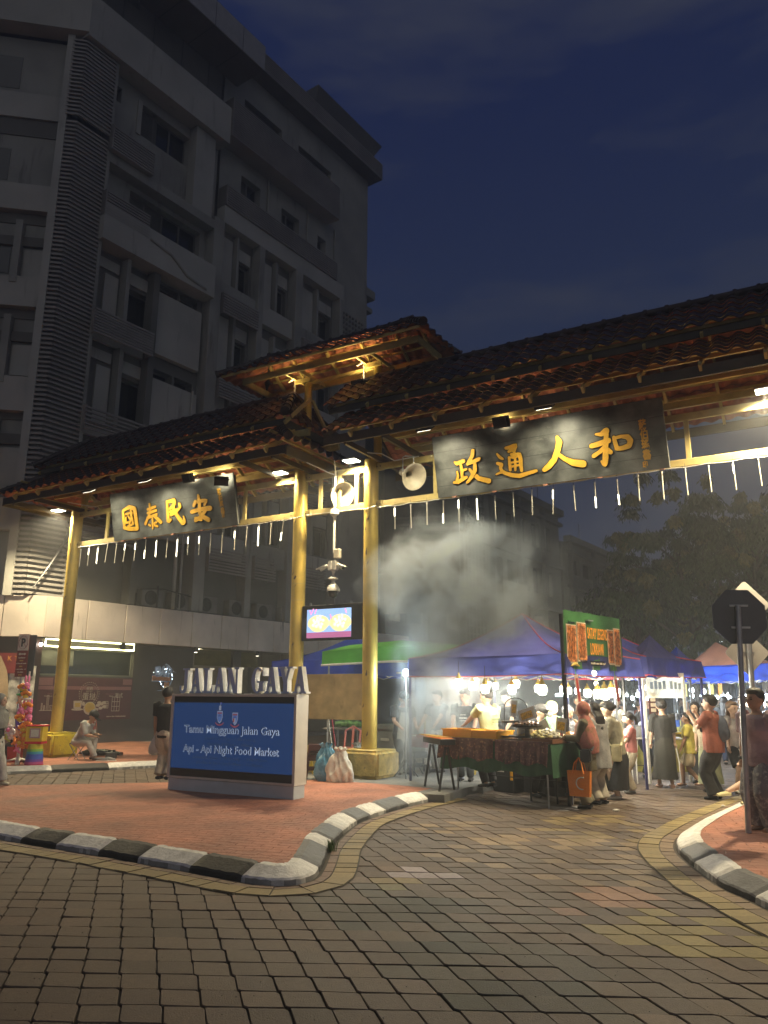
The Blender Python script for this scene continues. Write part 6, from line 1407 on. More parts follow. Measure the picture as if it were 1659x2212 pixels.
def person(label, foot, h, rz, hands=None, feet=None, lean=0., head=(0, 0), top=None, bottom=None, hair='short', skin='tan', headwear=None, shoes=None, sit=False, sleeve='short', seed=1, female=False, detail=1, hmat=None, group=None, skirt=None, build=1.0, sh=None):
    """stands at foot facing local -Y turned by rz (degrees); hands/feet are targets in body heights (x right of viewer facing it, y, z)"""
    root = thing('person', label, 'person', foot, R(rz), group)
    k = h; V = lambda x, y, z: Vector((x*k, y*k, z*k))
    hipz = .51 if not sit else .27
    hp = V(0, .02 if not sit else .10, hipz)
    Ml = Matrix.Rotation(lean, 3, 'X')
    up = lambda x, y, z: hp+Ml @ V(x, y, z)
    chest = up(0, 0, .26); neck = up(0, .0, .335); shw = (.10 if female else .118)*build
    shs = [up(q*shw, 0, .30) for q in (-1, 1)]
    Mh = Matrix.Rotation(R(head[1]), 3, 'Z') @ Matrix.Rotation(lean*.5+R(head[0]), 3, 'X')
    hc = neck+Matrix.Rotation(lean*.7+R(head[0])*.5, 3, 'X') @ V(0, -.012, .085)
    feet = feet or [(-.055, 0, .04), (.055, 0, .04)]; hands = hands or [(-.15, -.04, .47), (.15, -.04, .47)]
    vox = .0145*(1 if detail else 1.5)
    b = MB(); T = b.tube
    # trunk and limbs of the body
    T([up(0, 0, -.03), up(0, 0, .05), up(0, 0, .12), up(0, -.005, .2), up(0, 0, .28), up(0, 0, .325)], [q*k*build for q in (.075, .082, .072, .085, .08, .035)], 14, sq=(1.15, .78), up=(0, 1, 0))
    T([neck-V(0, 0, .03), hc-Vector((0, 0, .03*k))], [.034*k, .031*k], 10)
    hr = .0625*k
    def H(x, y, z): return hc+Mh @ Vector((x, y, z))*k
    b.ell(H(0, .008, .012), (hr*.93, hr*1.08, hr*1.12), 16, rot=Mh); b.ell(H(0, -.022, -.03), (hr*.62, hr*.62, hr*.66), 12, rot=Mh)
    b.ell(H(0, -.066, -.008), (.010*k, .016*k, .018*k), 8, rot=Mh)
    for q in (-1, 1): b.ell(H(q*.058, .006, -.004), (.008*k, .014*k, .019*k), 8, rot=Mh)
    hl, fl = [], []
    for i, q in enumerate((-1, 1)):
        hint = (q*.5, .9, -.6); el, hd = ik(shs[i], V(*hands[i]), .165*k, .145*k, hint)
        T([shs[i]+Ml @ V(-q*.02, 0, 0), shs[i], shs[i].lerp(el, .5), el, el.lerp(hd, .35), hd], [.038*k*build, .036*k*build, .030*k, .025*k, .025*k, .017*k], 10)
        hl.append((shs[i], el, hd)); j0 = up(q*.048, 0, -.02)
        kn, an = ik(j0, V(*feet[i]), .245*k, .235*k, (q*.12, -1, 0.05)); fl.append((j0, kn, an))
        T([j0, j0.lerp(kn, .4), kn, kn.lerp(an, .3), an], [.062*k*build, .054*k*build, .036*k, .036*k, .022*k], 12)
        T([an+V(0, .02, -.018), an+V(0, -.02, -.02), an+V(q*.008, -.085, -.03)], [.022*k, .024*k, .015*k], 10, sq=(1.2, .8))
        dd = (hd-el).normalized(); T([hd, hd+dd*.035*k], [.017*k, .019*k], 10, sq=(1.15, .75))
    me = remesh(b, vox, 'person_body')
    ext = MB()
    for i, q in enumerate((-1, 1)):      # fingers and thumb, slightly curled
        s_, el, hd = hl[i]; dd = (hd-el).normalized(); sx = dd.cross(Vector((0, 0, 1)) if abs(dd.z) < .8 else Vector((0, 1, 0))).normalized(); cu = sx.cross(dd)
        pc = hd+dd*.03*k
        for f_ in range(4):
            o_ = sx*(.0085*k*(f_-1.5)); ln = (.036, .043, .040, .030)[f_]*k; p1 = pc+o_+dd*ln*.55+cu*.002*k; p2 = p1+dd*ln*.42-cu*.012*k*(-1 if i else 1); ext.tube([pc+o_-dd*.012*k, p1, p2], [.0055*k, .005*k, .0038*k], 6)
        ext.tube([hd+dd*.008*k+sx*(-.012*k), hd+dd*.028*k-sx*.024*k, hd+dd*.05*k-sx*.023*k], [.006*k, .0055*k, .004*k], 6)
    em = ext.mesh('x', [], True)
    body = join([me, em], 'person_body'); setmat(body, SKIN[skin]); body.polygons.foreach_set('use_smooth', [True]*len(body.polygons))
    obj('body', body, None, root)
    fm = MB()
    for q in (-1, 1): fm.ell(H(q*.021, -.058, .006), (.009*k, .005*k, .0055*k), 8, rot=Mh); fm.box(H(q*.022, -.062, .021), (.022*k, .004*k, .004*k), Mh)
    fo = obj('eyes', fm, EYE, root, smooth=True); obj('mouth', MB().ell(H(0, -.0565, -.034), (.016*k, .006*k, .005*k), 8, rot=Mh), LIP, root, smooth=True)
    sh = sh or []
    # garments
    if top is not None:
        g = MB(); lo = -.06 if 'long' not in sh else -.16; wd = 1.0+(.18 if 'loose' in sh else 0)
        g.tube([up(0, 0, lo), up(0, 0, .03), up(0, 0, .12), up(0, -.005, .2), up(0, 0, .285), up(0, 0, .315)], [q*k*build*wd for q in (.094, .094, .090, .098, .094, .05)], 16, sq=(1.16, .82), up=(0, 1, 0))
        for i, q in enumerate((-1, 1)):
            s_, el, hd = hl[i]; e_ = {'short': s_.lerp(el, .75), 'long': el.lerp(hd, .94), 'none': s_.lerp(el, .1), 'elbow': el.lerp(hd, .1)}[sleeve]
            P = [s_+Ml @ V(-q*.03, 0, 0), s_, s_.lerp(el, .45)]+([el, e_] if sleeve == 'long' else [e_]); rr = [.05, .052, .046]+([.038, .034] if sleeve == 'long' else [.045]); g.tube(P, [x*k*(1.1 if 'loose' in sh else 1) for x in rr], 12)
        m_ = remesh(g, vox, 'garment'); wrinkle(m_, .006, seed); setmat(m_, top); obj('top_garment', m_, None, root)
    if skirt is not None:
        g = MB(); az = (fl[0][2]+fl[1][2])/2; z1 = .10 if 'short_skirt' not in sh else .3; f0 = Vector(((fl[0][2].x+fl[1][2].x)/2, (fl[0][2].y+fl[1][2].y)/2, z1*k)); P = [up(0, 0, .06), up(0, 0, -.02), up(0, 0, -.1)]+[up(0, 0, -.1).lerp(f0, q) for q in (.35, .7, 1.)]
        wv = [.085, .10, .108, .112, .12, .13]; n = 30; rows = []
        for i, p in enumerate(P): rows.append([(p.x+wv[i]*k*1.12*math.cos(2*math.pi*j/n)*(1+.045*i/5*math.sin(7*2*math.pi*j/n+seed)), p.y+wv[i]*k*.9*math.sin(2*math.pi*j/n)*(1+.045*i/5*math.sin(7*2*math.pi*j/n+seed)), p.z) for j in range(n)])
        g.grid(rows, closed=True); g.grid([[(x*.985, y*.985, z) for x, y, z in r_] for r_ in rows][::-1], closed=True); obj('skirt', g, skirt, root, smooth=True, auto=False)
    elif bottom is not None:
        g = MB(); g.tube([up(0, 0, .03), up(0, 0, -.02), up(0, 0, -.06)], [.09*k*build, .096*k*build, .08*k*build], 16, sq=(1.14, .85), up=(0, 1, 0))
        for i, q in enumerate((-1, 1)):
            j0, kn, an = fl[i]; wf = 1.25 if 'wide' in sh else 1.0
            if 'shorts' in sh: P = [j0, j0.lerp(kn, .5), j0.lerp(kn, .88)]; rr = [.07, .068, .066]
            else: P = [j0, j0.lerp(kn, .5), kn, kn.lerp(an, .5), an+V(0, 0, .01)]; rr = [.07, .062*wf, .048*wf, .044*wf, .04*wf*wf]
            g.tube(P, [x*k*build for x in rr], 14)
        m_ = remesh(g, vox, 'garment'); wrinkle(m_, .006, seed+5); setmat(m_, bottom); obj('trousers' if 'shorts' not in sh else 'shorts', m_, None, root)
    for i, q in enumerate((-1, 1)):
        an = fl[i][2]; sm2 = shoes or BLACKM; g = MB(); g.tube([an+V(0, .032, -.022), an+V(0, 0, -.014), an+V(q*.005, -.05, -.022), an+V(q*.008, -.098, -.028)], [.024*k, .030*k, .028*k, .018*k], 12, sq=(1.15, .72)); obj('shoe', g, sm2, root, smooth=True)
    # hair, hijab, cap
    def shell(cx, cy, cz, rx, ry, rz_, m, nm): obj(nm, MB().ell(H(cx, cy, cz), (rx*k, ry*k, rz_*k), 18, rot=Mh), m, root, smooth=True)
    hm = hmat or HAIR
    if hair in ('short', 'long', 'bun', 'ponytail'):
        g = MB(); g.ell(H(0, .022, .026), (.0655*k, .068*k, .069*k), 18, rot=Mh); g.ell(H(0, -.012, .062), (.052*k, .052*k, .028*k), 14, rot=Mh)
        if hair == 'long':
            g.tube([H(0, .03, 0), H(0, .055, -.08), Vector(H(0, .055, -.08))+V(0, .01, -.12)+Vector((0, lean*.02, 0)), Vector(H(0, .055, -.08))+V(0, .015, -.2)], [.058*k, .058*k, .062*k, .04*k], 14, sq=(1.1, .6), up=(0, 1, 0))
        if hair == 'bun': g.ell(H(0, .09, .01), (.026*k, .024*k, .024*k), 12, rot=Mh)
        if hair == 'ponytail': g.tube([H(0, .075, .03), H(0, .10, .0), H(0, .095, -.09)], [.014*k, .024*k, .01*k], 10)
        m_ = remesh(g, .011, 'hair'); wrinkle(m_, .003, seed+2, 3); setmat(m_, hm); obj('hair', m_, None, root)
    if headwear and headwear[0] == 'hijab':
        g = MB(); g.ell(H(0, .018, .012), (.073*k, .076*k, .078*k), 18, rot=Mh); g.tube([H(0, .006, -.045), neck+V(0, .005, -.01), up(0, -.004, .27), up(0, -.01, .19), up(0, 0, .12)], [.058*k, .076*k, .115*k*build, .122*k*build, .118*k*build], 18, sq=(1.12, .85), up=(0, 1, 0))
        if 'long_scarf' in sh: g.tube([up(0, 0, .22), up(0, .02, .10), up(0, .03, .0)], [.118*k, .122*k, .10*k], 18, sq=(1.1, .86), up=(0, 1, 0))
        m_ = remesh(g, vox, 'headscarf'); wrinkle(m_, .007, seed+3); setmat(m_, headwear[1])
        # open the front so that the face shows
        bm = bmesh.new(); bm.from_mesh(m_); fcn = H(0, -.055, -.008); iv = Mh.inverted(); dl = []
        for f_ in bm.faces:
            q_ = (iv @ (f_.calc_center_median()-hc))/k
            if q_.y < -.015 and (q_.x/.046)**2+((q_.z+.004)/.053)**2 < 1: dl.append(f_)
        bmesh.ops.delete(bm, geom=dl, context='FACES'); bm.to_mesh(m_); bm.free(); obj('headscarf', m_, None, root)
    if headwear and headwear[0] == 'cap':
        g = MB(); g.ell(H(0, .012, .04), (.068*k, .074*k, .052*k), 18, rot=Mh); g.box(H(0, -.085, .028), (.09*k, .07*k, .006*k), Mh @ Matrix.Rotation(-.15, 3, 'X')); obj('cap', g, headwear[1], root, smooth=True)
    root['_'] = 0; del root['_']
    return root, dict(hl=hl, fl=fl, up=up, H=H, hc=hc, k=k)
def worldpt(root, p): return Matrix.Translation(root.location) @ Matrix.Rotation(root.rotation_euler.z, 4, 'Z') @ Vector(p)
def carried(name, label, cat, root, p, rz=0): return thing(name, label, cat, worldpt(root, p), root.rotation_euler.z+rz)
def backpack(root, K, label, m):
    t = carried('backpack', label, 'backpack', root, K['up'](0, .075, .17)); k = K['k']
    g = MB(); g.ell((0, .02*k, 0), (.085*k, .06*k, .13*k), 16); g.ell((0, .055*k, -.04*k), (.06*k, .035*k, .07*k), 12); mm_ = remesh(g, .012, 'bag'); wrinkle(mm_, .004, 3); setmat(mm_, m); obj('bag', mm_, None, t)
    for q in (-1, 1): obj('strap', MB().tube([(q*.05*k, -.01*k, .11*k), (q*.075*k, -.08*k, .155*k), (q*.08*k, -.17*k, .09*k), (q*.08*k, -.165*k, -.02*k), (q*.06*k, -.0*k, -.08*k)], .010*k, 8, sq=(1.8, .5)), m, t, smooth=True)
def shoulder_bag(root, K, label, m, side=1, z=-.02, size=(.11, .05, .10)):
    t = carried('shoulder_bag', label, 'bag', root, K['up'](side*.13, .0, z)); k = K['k']; sx, sy, sz = (q*k for q in size)
    obj('bag', MB().bx(-sx*.5, sx*.5, -sy, sy, -sz*.6, sz*.5), m, t, bevel=.02, seg=2); u = K['up']; o = Vector(K['up'](side*.13, 0, z))
    obj('strap', MB().tube([Vector((0, -sy, sz*.4)), u(side*.06, -.095, .12)-o, u(-side*.05, -.09, .26)-o, u(-side*.09, 0, .34)-o, u(-side*.05, .085, .26)-o, u(side*.06, .09, .12)-o, Vector((0, sy, sz*.4))], .009*k, 8, sq=(1.6, .5)), m, t, smooth=True)
def printed(name, base, spot, scale=14, th=.5):
    """patterned fabric: blotches of a second colour"""
    return mat('cloth_'+name, base, rough=.85, var=.1, vscale=6, bump=.2, bscale=60, dirt=(spot, scale, th))
Fp = lambda x, y, z=.136: G(x, y, z)
dark = cloth('black', (.018, .018, .02)); navy = cloth('navy', (.02, .025, .05)); grey = cloth('grey', (.30, .30, .29)); oat = cloth('oatmeal', (.46, .42, .34)); white = cloth('white', (.62, .60, .55)); char = cloth('charcoal', (.028, .027, .027)); jean = cloth('pale_jeans', (.42, .41, .38)); khaki = cloth('khaki', (.38, .31, .2)); sage = cloth('sage', (.36, .38, .22)); brick = cloth('brick', (.33, .10, .06)); mauve = cloth('mauve', (.36, .26, .29))
sneak = mat('pale_sneaker', (.60, .56, .42), rough=.6, var=.1)
# left edge: woman walking out of the picture
r, K = person('woman in grey headscarf, black top and pale trousers walking at the left edge', Fp(4, 1688), 1.58, 85, hands=[(-.13, -.1, .45), (.13, .06, .46)], feet=[(-.05, -.14, .045), (.05, .16, .06)], top=dark, bottom=jean, headwear=('hijab', cloth('grey_scarf', (.22, .22, .20))), hair='none', sleeve='long', sh=['wide'], shoes=sneak, skin='light', female=True, seed=3)
r.location = Vector((AY(-4, 1688, 13.6).x, 14.6, .136)); r.location.x = AY(-6, 1600, 14.6).x
# busker on a folding stool
fp = Vector((AY(178, 1640, 20.0).x, 20.0, .136))
r, K = person('seated man in black cap bent over a flute by the yellow base block', fp, 1.68, 75, sit=True, hands=[(-.05, -.21, .34), (.06, -.2, .36)], feet=[(-.06, -.25, .045), (.06, -.12, .045)], lean=.52, head=(28, 0), top=cloth('grey_shirt', (.40, .40, .37)), bottom=cloth('stone_jeans', (.44, .42, .38)), headwear=('cap', dark), hair='short', sleeve='elbow', shoes=mat('brown_shoe', (.12, .10, .08), rough=.6), seed=8)
t = carried('flute', 'thin dark flute held by the seated man', 'flute', r, K['hl'][0][2]+Vector((.04, -.05, .02))); mpt = K['H'](0, -.07, -.03)-(K['hl'][0][2]+Vector((.04, -.05, .02))); obj('tube', MB().tube([mpt, mpt*.5, -mpt*.12], .011, 8), mat('dark_bamboo', (.10, .06, .03), rough=.4), t, smooth=True); obj('mouthpiece', MB().tube([mpt, mpt*.93], .014, 8), WPLAST, t, smooth=True)
obj('sleeve_patch', MB().tube([K['hl'][1][0]+Vector((0, 0, .03)), K['hl'][1][0].lerp(K['hl'][1][1], .5), K['hl'][1][0].lerp(K['hl'][1][1], .98)], [.075, .085, .078], 14), cloth('dull_red', (.36, .10, .09)), r, smooth=True)
st_ = carried('folding_stool', 'low metal folding stool under the seated man', 'stool', r, (0, .17, 0)); obj('seat', MB().bx(-.16, .16, -.14, .14, .385, .41), dark, st_, bevel=.01)
for q in (-1, 1): obj('leg', MB().tube([(q*.14, -.16, 0), (q*.14, .14, .38)], .011, 8), STEEL, st_, smooth=True); obj('leg', MB().tube([(q*.12, .16, 0), (q*.12, -.14, .38)], .011, 8), STEEL, st_, smooth=True)
# man with plastic bag left of the sign
r, K = person('man in black T-shirt and pale trousers standing behind the left end of the street sign', Fp(352, 1684), 1.72, 165, hands=[(-.16, -.02, .45), (.15, -.02, .45)], head=(0, 10), top=dark, bottom=oat, shoes=navy, skin='tan', sleeve='short', seed=12, sh=['wide'])
hd = K['hl'][1][2]; t = carried('carrier_bag', 'thin white carrier bag of bread hanging from the hand of the man in black', 'bag', r, hd+Vector((0, 0, -.42)))
mb = MB(); P = [[(.11*math.cos(a)*w*(1+.1*math.sin(3*a)), .07*math.sin(a)*w, z) for a in np.linspace(0, 2*math.pi, 18, endpoint=False)] for w, z in ((.5, 0), (1, .04), (1.02, .14), (.7, .24), (.25, .34), (.12, .38))]; mb.grid(P, closed=True); obj('bag', mb, mat('milky_plastic', (.55, .56, .55), rough=.3, alpha=.75, bump=.5, bscale=20), t, smooth=True); obj('bread', MB().ell((0, 0, .08), (.08, .05, .06), 10), mat('bread', (.5, .36, .16), rough=.7), t, smooth=True); obj('handle', MB().tube([(0, 0, .37), (.015, 0, .41), (0, 0, .43)], .006, 6), WPLAST, t, smooth=True)
# stall people
r, K = person('cook in dark cap and apron bending at the grill behind the smoke', Fp(868, 1672), 1.66, 20, hands=[(-.1, -.2, .58), (.12, -.19, .58)], lean=.18, head=(20, 0), top=dark, bottom=char, headwear=('cap', dark), sleeve='short', seed=14)
obj('apron', MB().tube([K['up'](0, -.07, .26), K['up'](0, -.082, .1), K['up'](0, -.09, -.2)], [.08, .13, .16], 14, sq=(1, .25), up=(0, 1, 0)), cloth('pale_apron', (.34, .33, .29)), r, smooth=True)
r, K = person('vendor in dark shirt and pale trousers fanning the grill inside the smoke', Fp(948, 1668), 1.68, -40, hands=[(-.16, -.2, .55), (.1, -.24, .56)], top=navy, bottom=oat, seed=15, lean=.1)
def logo(K, root, m, w=.16, back=False):
    u = K['up']; y = -.105 if not back else .10; g = MB(); g.box(u(0, y, .18), (w, .004, .03)); g.box(u(0, y, .215), (w*.7, .004, .015)); g.box(u(0, y, .15), (w*.8, .004, .012)); obj('shirt_print', g, m, root)
r, K = person('young man in printed black T-shirt facing out behind the bulbs, left of the green shirt', AY(1003, 1480, 15.6).xy.to_3d()+Vector((0, 0, .136)), 1.70, -20, hands=[(-.1, -.2, .6), (.13, -.14, .55)], head=(14, -20), top=dark, bottom=char, seed=16); logo(K, r, mat('print_white', (.5, .52, .5), rough=.6))
r, K = person('man in pale green polo shirt reaching to the grill, seen from behind', AY(1052, 1480, 14.6).xy.to_3d()+Vector((0, 0, .136)), 1.70, 218, hands=[(-.15, -.1, .5), (.10, -.30, .60)], head=(8, 12), top=cloth('pale_green', (.44, .46, .25)), bottom=char, seed=17, build=1.12, lean=.06); logo(K, r, mat('print_green', (.16, .2, .08), rough=.6), .2, True)
r, K = person('young man in plain black T-shirt looking down behind the green shirted man', AY(1094, 1500, 16.2).xy.to_3d()+Vector((0, 0, .136)), 1.68, -60, hands=[(-.08, -.2, .55), (.13, -.14, .55)], head=(18, 0), top=dark, bottom=char, skin='light', seed=18)
r, K = person('woman in dark cap and black top with pale apron serving at the tray', AY(1150, 1510, 14.4).xy.to_3d()+Vector((0, 0, .0)), 1.60, 50, hands=[(-.06, -.22, .58), (.1, -.2, .56)], head=(30, 0), lean=.25, top=dark, bottom=char, headwear=('cap', cloth('black_cap', (.03, .028, .025))), hair='bun', female=True, seed=19, skin='light')
obj('apron', MB().tube([K['up'](0, -.06, .3), K['up'](0, -.08, .16), K['up'](0, -.09, -.2)], [.05, .12, .16], 14, sq=(1, .25), up=(0, 1, 0)), cloth('yellow_apron', (.45, .42, .16)), r, smooth=True)
r, K = person('woman in pale green headscarf and floral dress behind the food tray', AY(1192, 1510, 14.6).xy.to_3d(), 1.62, 40, hands=[(-.1, -.16, .55), (.1, -.18, .56)], head=(15, 0), top=printed('green_floral', (.12, .30, .16), (.42, .48, .35), 22), skirt=dark, headwear=('hijab', cloth('pale_green_scarf', (.33, .36, .19))), hair='none', sleeve='long', female=True, seed=20, skin='light')
r, K = person('woman in patterned grey headscarf beside the pale green headscarf', AY(1226, 1518, 14.5).xy.to_3d(), 1.56, 30, hands=[(-.1, -.16, .55), (.1, -.18, .56)], head=(22, 0), top=cloth('beige_blouse', (.44, .34, .22)), skirt=dark, headwear=('hijab', printed('grey_pattern_scarf', (.06, .06, .07), (.34, .34, .36), 26)), hair='none', sleeve='long', female=True, seed=21)
r, K = person('man in dark shirt standing behind the tent pole', AY(1250, 1500, 16.5).xy.to_3d(), 1.74, -10, top=char, bottom=char, seed=22, head=(10, 0))
# customers
r, K = person('woman in pink patterned headscarf and olive top at the stall corner', Fp(1272, 1746, 0), 1.62, -112, hands=[(-.12, -.06, .43), (.05, -.19, .66)], head=(8, 0), lean=.05, top=cloth('olive_top', (.11, .095, .055)), bottom=cloth('khaki_trousers', (.22, .19, .12)), headwear=('hijab', printed('pink_scarf', (.42, .15, .12), (.22, .13, .06), 15, .5)), hair='none', sleeve='long', sh=['long', 'wide', 'long_scarf'], female=True, seed=23, skin='light', shoes=dark)
shoulder_bag(r, K, 'black leather shoulder bag on the hip of the pink scarfed woman', mat('black_leather', (.03, .032, .035), rough=.35), side=1, z=.0, size=(.16, .05, .11))
t = carried('cup', 'red drink cup held up by the pink scarfed woman', 'cup', r, K['hl'][1][2]+Vector((0, -.05, .02))); obj('cup', MB().lathe((0, 0, 0), [(0, 0), (.025, 0), (.035, .09), (.03, .09)], 12), BC['red'], t, smooth=True); obj('straw', MB().cyl((0, 0, .05), (.02, 0, .17), .005, n=6), WPLAST, t)
hd = worldpt(r, K['hl'][0][2]); tote('tote_bag', 'bright orange tote bag with white curved print carried low at the stall corner', AY(1254, 1720, 12.75), .37, .16, .38, mat('orange_nonwoven', (.80, .24, .025), rough=.55, var=.08, bump=.3, bscale=30), R(-32))
o = bpy.data.objects['tote_bag']; g = MB(); P = [(.09*math.cos(a)+.06, -.085, .2+.09*math.sin(a)) for a in np.linspace(1.2, 4.9, 12)]; g.tube(P, .010, 6); obj('white_print', g, WPLAST, o, smooth=True)
r, K = person('person with long black hair in pale grey hoodie beside the pink scarfed woman', Fp(1302, 1742, 0)+Vector((.05, .25, 0)), 1.60, -145, hands=[(-.08, -.16, .55), (.1, -.18, .56)], head=(18, 0), lean=.08, top=grey, bottom=cloth('pale_wide', (.50, .45, .36)), hair='long', sleeve='long', sh=['long', 'wide', 'loose'], female=True, seed=24, skin='light', shoes=dark)
r, K = person('woman in tan headscarf deeper in the queue', AY(1302, 1512, 15.2).xy.to_3d(), 1.60, -150, top=khaki, bottom=char, headwear=('hijab', cloth('tan_scarf', (.34, .24, .13))), hair='none', sleeve='long', female=True, seed=25)
r, K = person('woman with tied hair in taupe blouse and long black skirt bending to the stall', Fp(1340, 1728, 0)+Vector((0, .1, 0)), 1.62, -112, hands=[(-.08, -.2, .6), (.09, -.2, .58)], head=(14, 0), lean=.16, top=cloth('taupe', (.27, .25, .18)), skirt=dark, hair='bun', sleeve='long', sh=['loose'], female=True, seed=26, skin='light', shoes=mat('white_clog', (.6, .56, .5), rough=.5))
shoulder_bag(r, K, 'pale canvas bag on a wide cream strap worn by the woman in the black skirt', cloth('cream_canvas', (.50, .44, .26)), side=1, z=-.02, size=(.10, .05, .16))
r, K = person('girl with ponytail in pink T-shirt and speckled pale trousers', Fp(1368, 1716, 0)+Vector((.05, .2, 0)), 1.42, -100, hands=[(-.07, -.15, .55), (.08, -.14, .55)], head=(10, 0), top=cloth('pink_tee', (.62, .22, .20)), bottom=printed('speckled', (.50, .44, .33), (.36, .26, .17), 30, .56), hair='ponytail', sleeve='short', sh=['wide'], female=True, seed=27, skin='light', shoes=grey)
for i, (x, Y, col, lab) in enumerate(((1384, 17.6, char, 'dark haired man in black at the serving table behind the girl in pink'), (1415, 18.6, navy, 'man in navy seated low behind the steel food pan'), (1398, 22, char, 'man in dark shirt far inside the second stall'), (1345, 20.5, grey, 'person in grey far behind the woman with tied hair'))):
    person(lab, AY(x, 1520, Y).xy.to_3d(), (1.66, 1.5, 1.7, 1.62)[i], (80, 200, 20, 160)[i], top=col, bottom=char, seed=30+i, head=(12, 0), detail=0)
r, K = person('woman in long black dress walking past the white banner', Fp(1441, 1702, 0), 1.66, 172, hands=[(-.13, -.02, .45), (.15, -.06, .42)], feet=[(-.06, .02, .04), (.07, -.05, .04)], top=cloth('dark_dress', (.018, .017, .016)), skirt=cloth('dark_skirt', (.03, .028, .022)), hair='bun', sleeve='elbow', female=True, seed=35, skin='light', shoes=mat('sandal_pink', (.5, .3, .22), rough=.6))
r, K = person('woman in black headscarf and dress seen beyond the man with the backpack', Fp(1514, 1692, 0), 1.60, -30, top=dark, skirt=dark, headwear=('hijab', dark), hair='none', sleeve='long', female=True, seed=36, skin='light', hands=[(-.1, -.16, .55), (.1, -.16, .55)])
r, K = person('child in yellow T-shirt and khaki shorts walking past the yellow counter', Fp(1494, 1700, 0), 1.40, -115, feet=[(-.05, -.1, .045), (.05, .14, .07)], hands=[(-.1, .04, .5), (.12, -.1, .5)], top=cloth('yellow_tee', (.50, .42, .08)), bottom=khaki, sh=['shorts', 'loose'], seed=37, shoes=mat('sandal_pink', (.5, .3, .22)))
r, K = person('woman with long black hair in cream top and pale green skirt', Fp(1538, 1712, 0), 1.55, 165, hands=[(-.1, -.14, .55), (.12, -.1, .5)], top=cloth('cream', (.50, .42, .30)), skirt=sage, hair='long', sleeve='short', female=True, seed=38, skin='light')
r, K = person('man with glasses in brick red T-shirt drinking, wearing a backpack', Fp(1548, 1727, 0), 1.74, -128, hands=[(-.03, -.14, .83), (.05, -.17, .80)], head=(0, 0), top=brick, bottom=char, hair='short', sleeve='short', seed=39, skin='light', shoes=dark, build=1.08, sh=['wide', 'loose'])
backpack(r, K, 'slate grey backpack on the back of the man in the brick red T-shirt', cloth('slate', (.10, .115, .16)))
obj('glasses', MB().box(K['H'](0, -.068, .008), (.09, .006, .022)), BLACKM, r)
r, K = person('woman in white top and black shorts standing behind the sign poles', Fp(1622, 1722, .0)+Vector((.1, .6, 0)), 1.62, 20, top=white, bottom=dark, hair='long', hmat=mat('brown_hair', (.10, .06, .035), rough=.5), sleeve='none', sh=['shorts'], female=True, seed=40, skin='light', shoes=sneak)
r, K = person('seated woman in black shorts with one leg stretched out in a yellow clog', Fp(1616, 1738, .136)+Vector((.3, .1, 0)), 1.60, -78, sit=True, feet=[(-.06, -.52, .06), (.06, -.2, .045)], hands=[(-.08, -.18, .36), (.09, -.17, .36)], top=cloth('pale_pink', (.50, .34, .28)), bottom=dark, hair='long', sleeve='short', sh=['shorts'], female=True, seed=41, skin='light', shoes=mat('yellow_clog', (.66, .60, .30), rough=.5))
st_ = carried('plastic_stool', 'low dark stool under the seated woman at the right pavement', 'stool', r, (0, .17, 0)); obj('seat', MB().bx(-.17, .17, -.15, .15, .36, .4), dark, st_, bevel=.01)
for q in (-1, 1):
    for w in (-1, 1): obj('leg', MB().tube([(q*.17, w*.15, 0), (q*.13, w*.11, .37)], .016, 8), dark, st_, smooth=True)
r, K = person('man in mauve T-shirt and patterned trousers at the right edge', Fp(1657, 1795, .136), 1.68, -66, hands=[(-.13, -.04, .44), (.13, .0, .45)], top=mauve, bottom=printed('batik_trousers', (.16, .16, .18), (.42, .41, .38), 16, .5), hair='short', sleeve='short', sh=['wide', 'loose'], seed=42, skin='tan', build=1.12, shoes=mat('brown_sandal', (.30, .18, .12), rough=.6))
obj('wristwatch', MB().lathe(K['hl'][0][2], [(.036, -.02), (.04, 0), (.036, .02)], 12), BLACKM, r, smooth=True)
crowd = ((1484, 24, 'person in dark top walking beyond the black dress, nearer the banner pole', dark), (1565, 21, 'dark haired person in black right behind the backpack', dark), (1582, 22.5, 'person in brown shirt in the crowd right of the backpack', cloth('brown_shirt', (.2, .12, .08))), (1602, 20, 'person in striped grey shirt in the crowd by the sign pole', grey), (1636, 24, 'person in navy deep in the crowd between the sign poles', navy), (1650, 27, 'distant person in white under the brown canopy', white), (1526, 27, 'distant person in grey between the black headscarf and the drinking man', grey), (1418, 26, 'distant person in dark shirt left of the banner pole', navy), (1470, 30, 'distant person in beige at the end of the lane', oat), (1550, 31, 'distant person in olive at the end of the lane', khaki))
for i, (x, Y, lab, m) in enumerate(crowd):
    person(lab, AY(x, 1520, Y).xy.to_3d(), random.uniform(1.58, 1.74), random.uniform(0, 360), top=m, bottom=(char, navy, khaki)[i % 3], hair=('short', 'long', 'bun')[i % 3], sleeve=('short', 'long')[i % 2], seed=50+i, detail=0, female=bool(i % 2), skin=('tan', 'light')[i % 2])

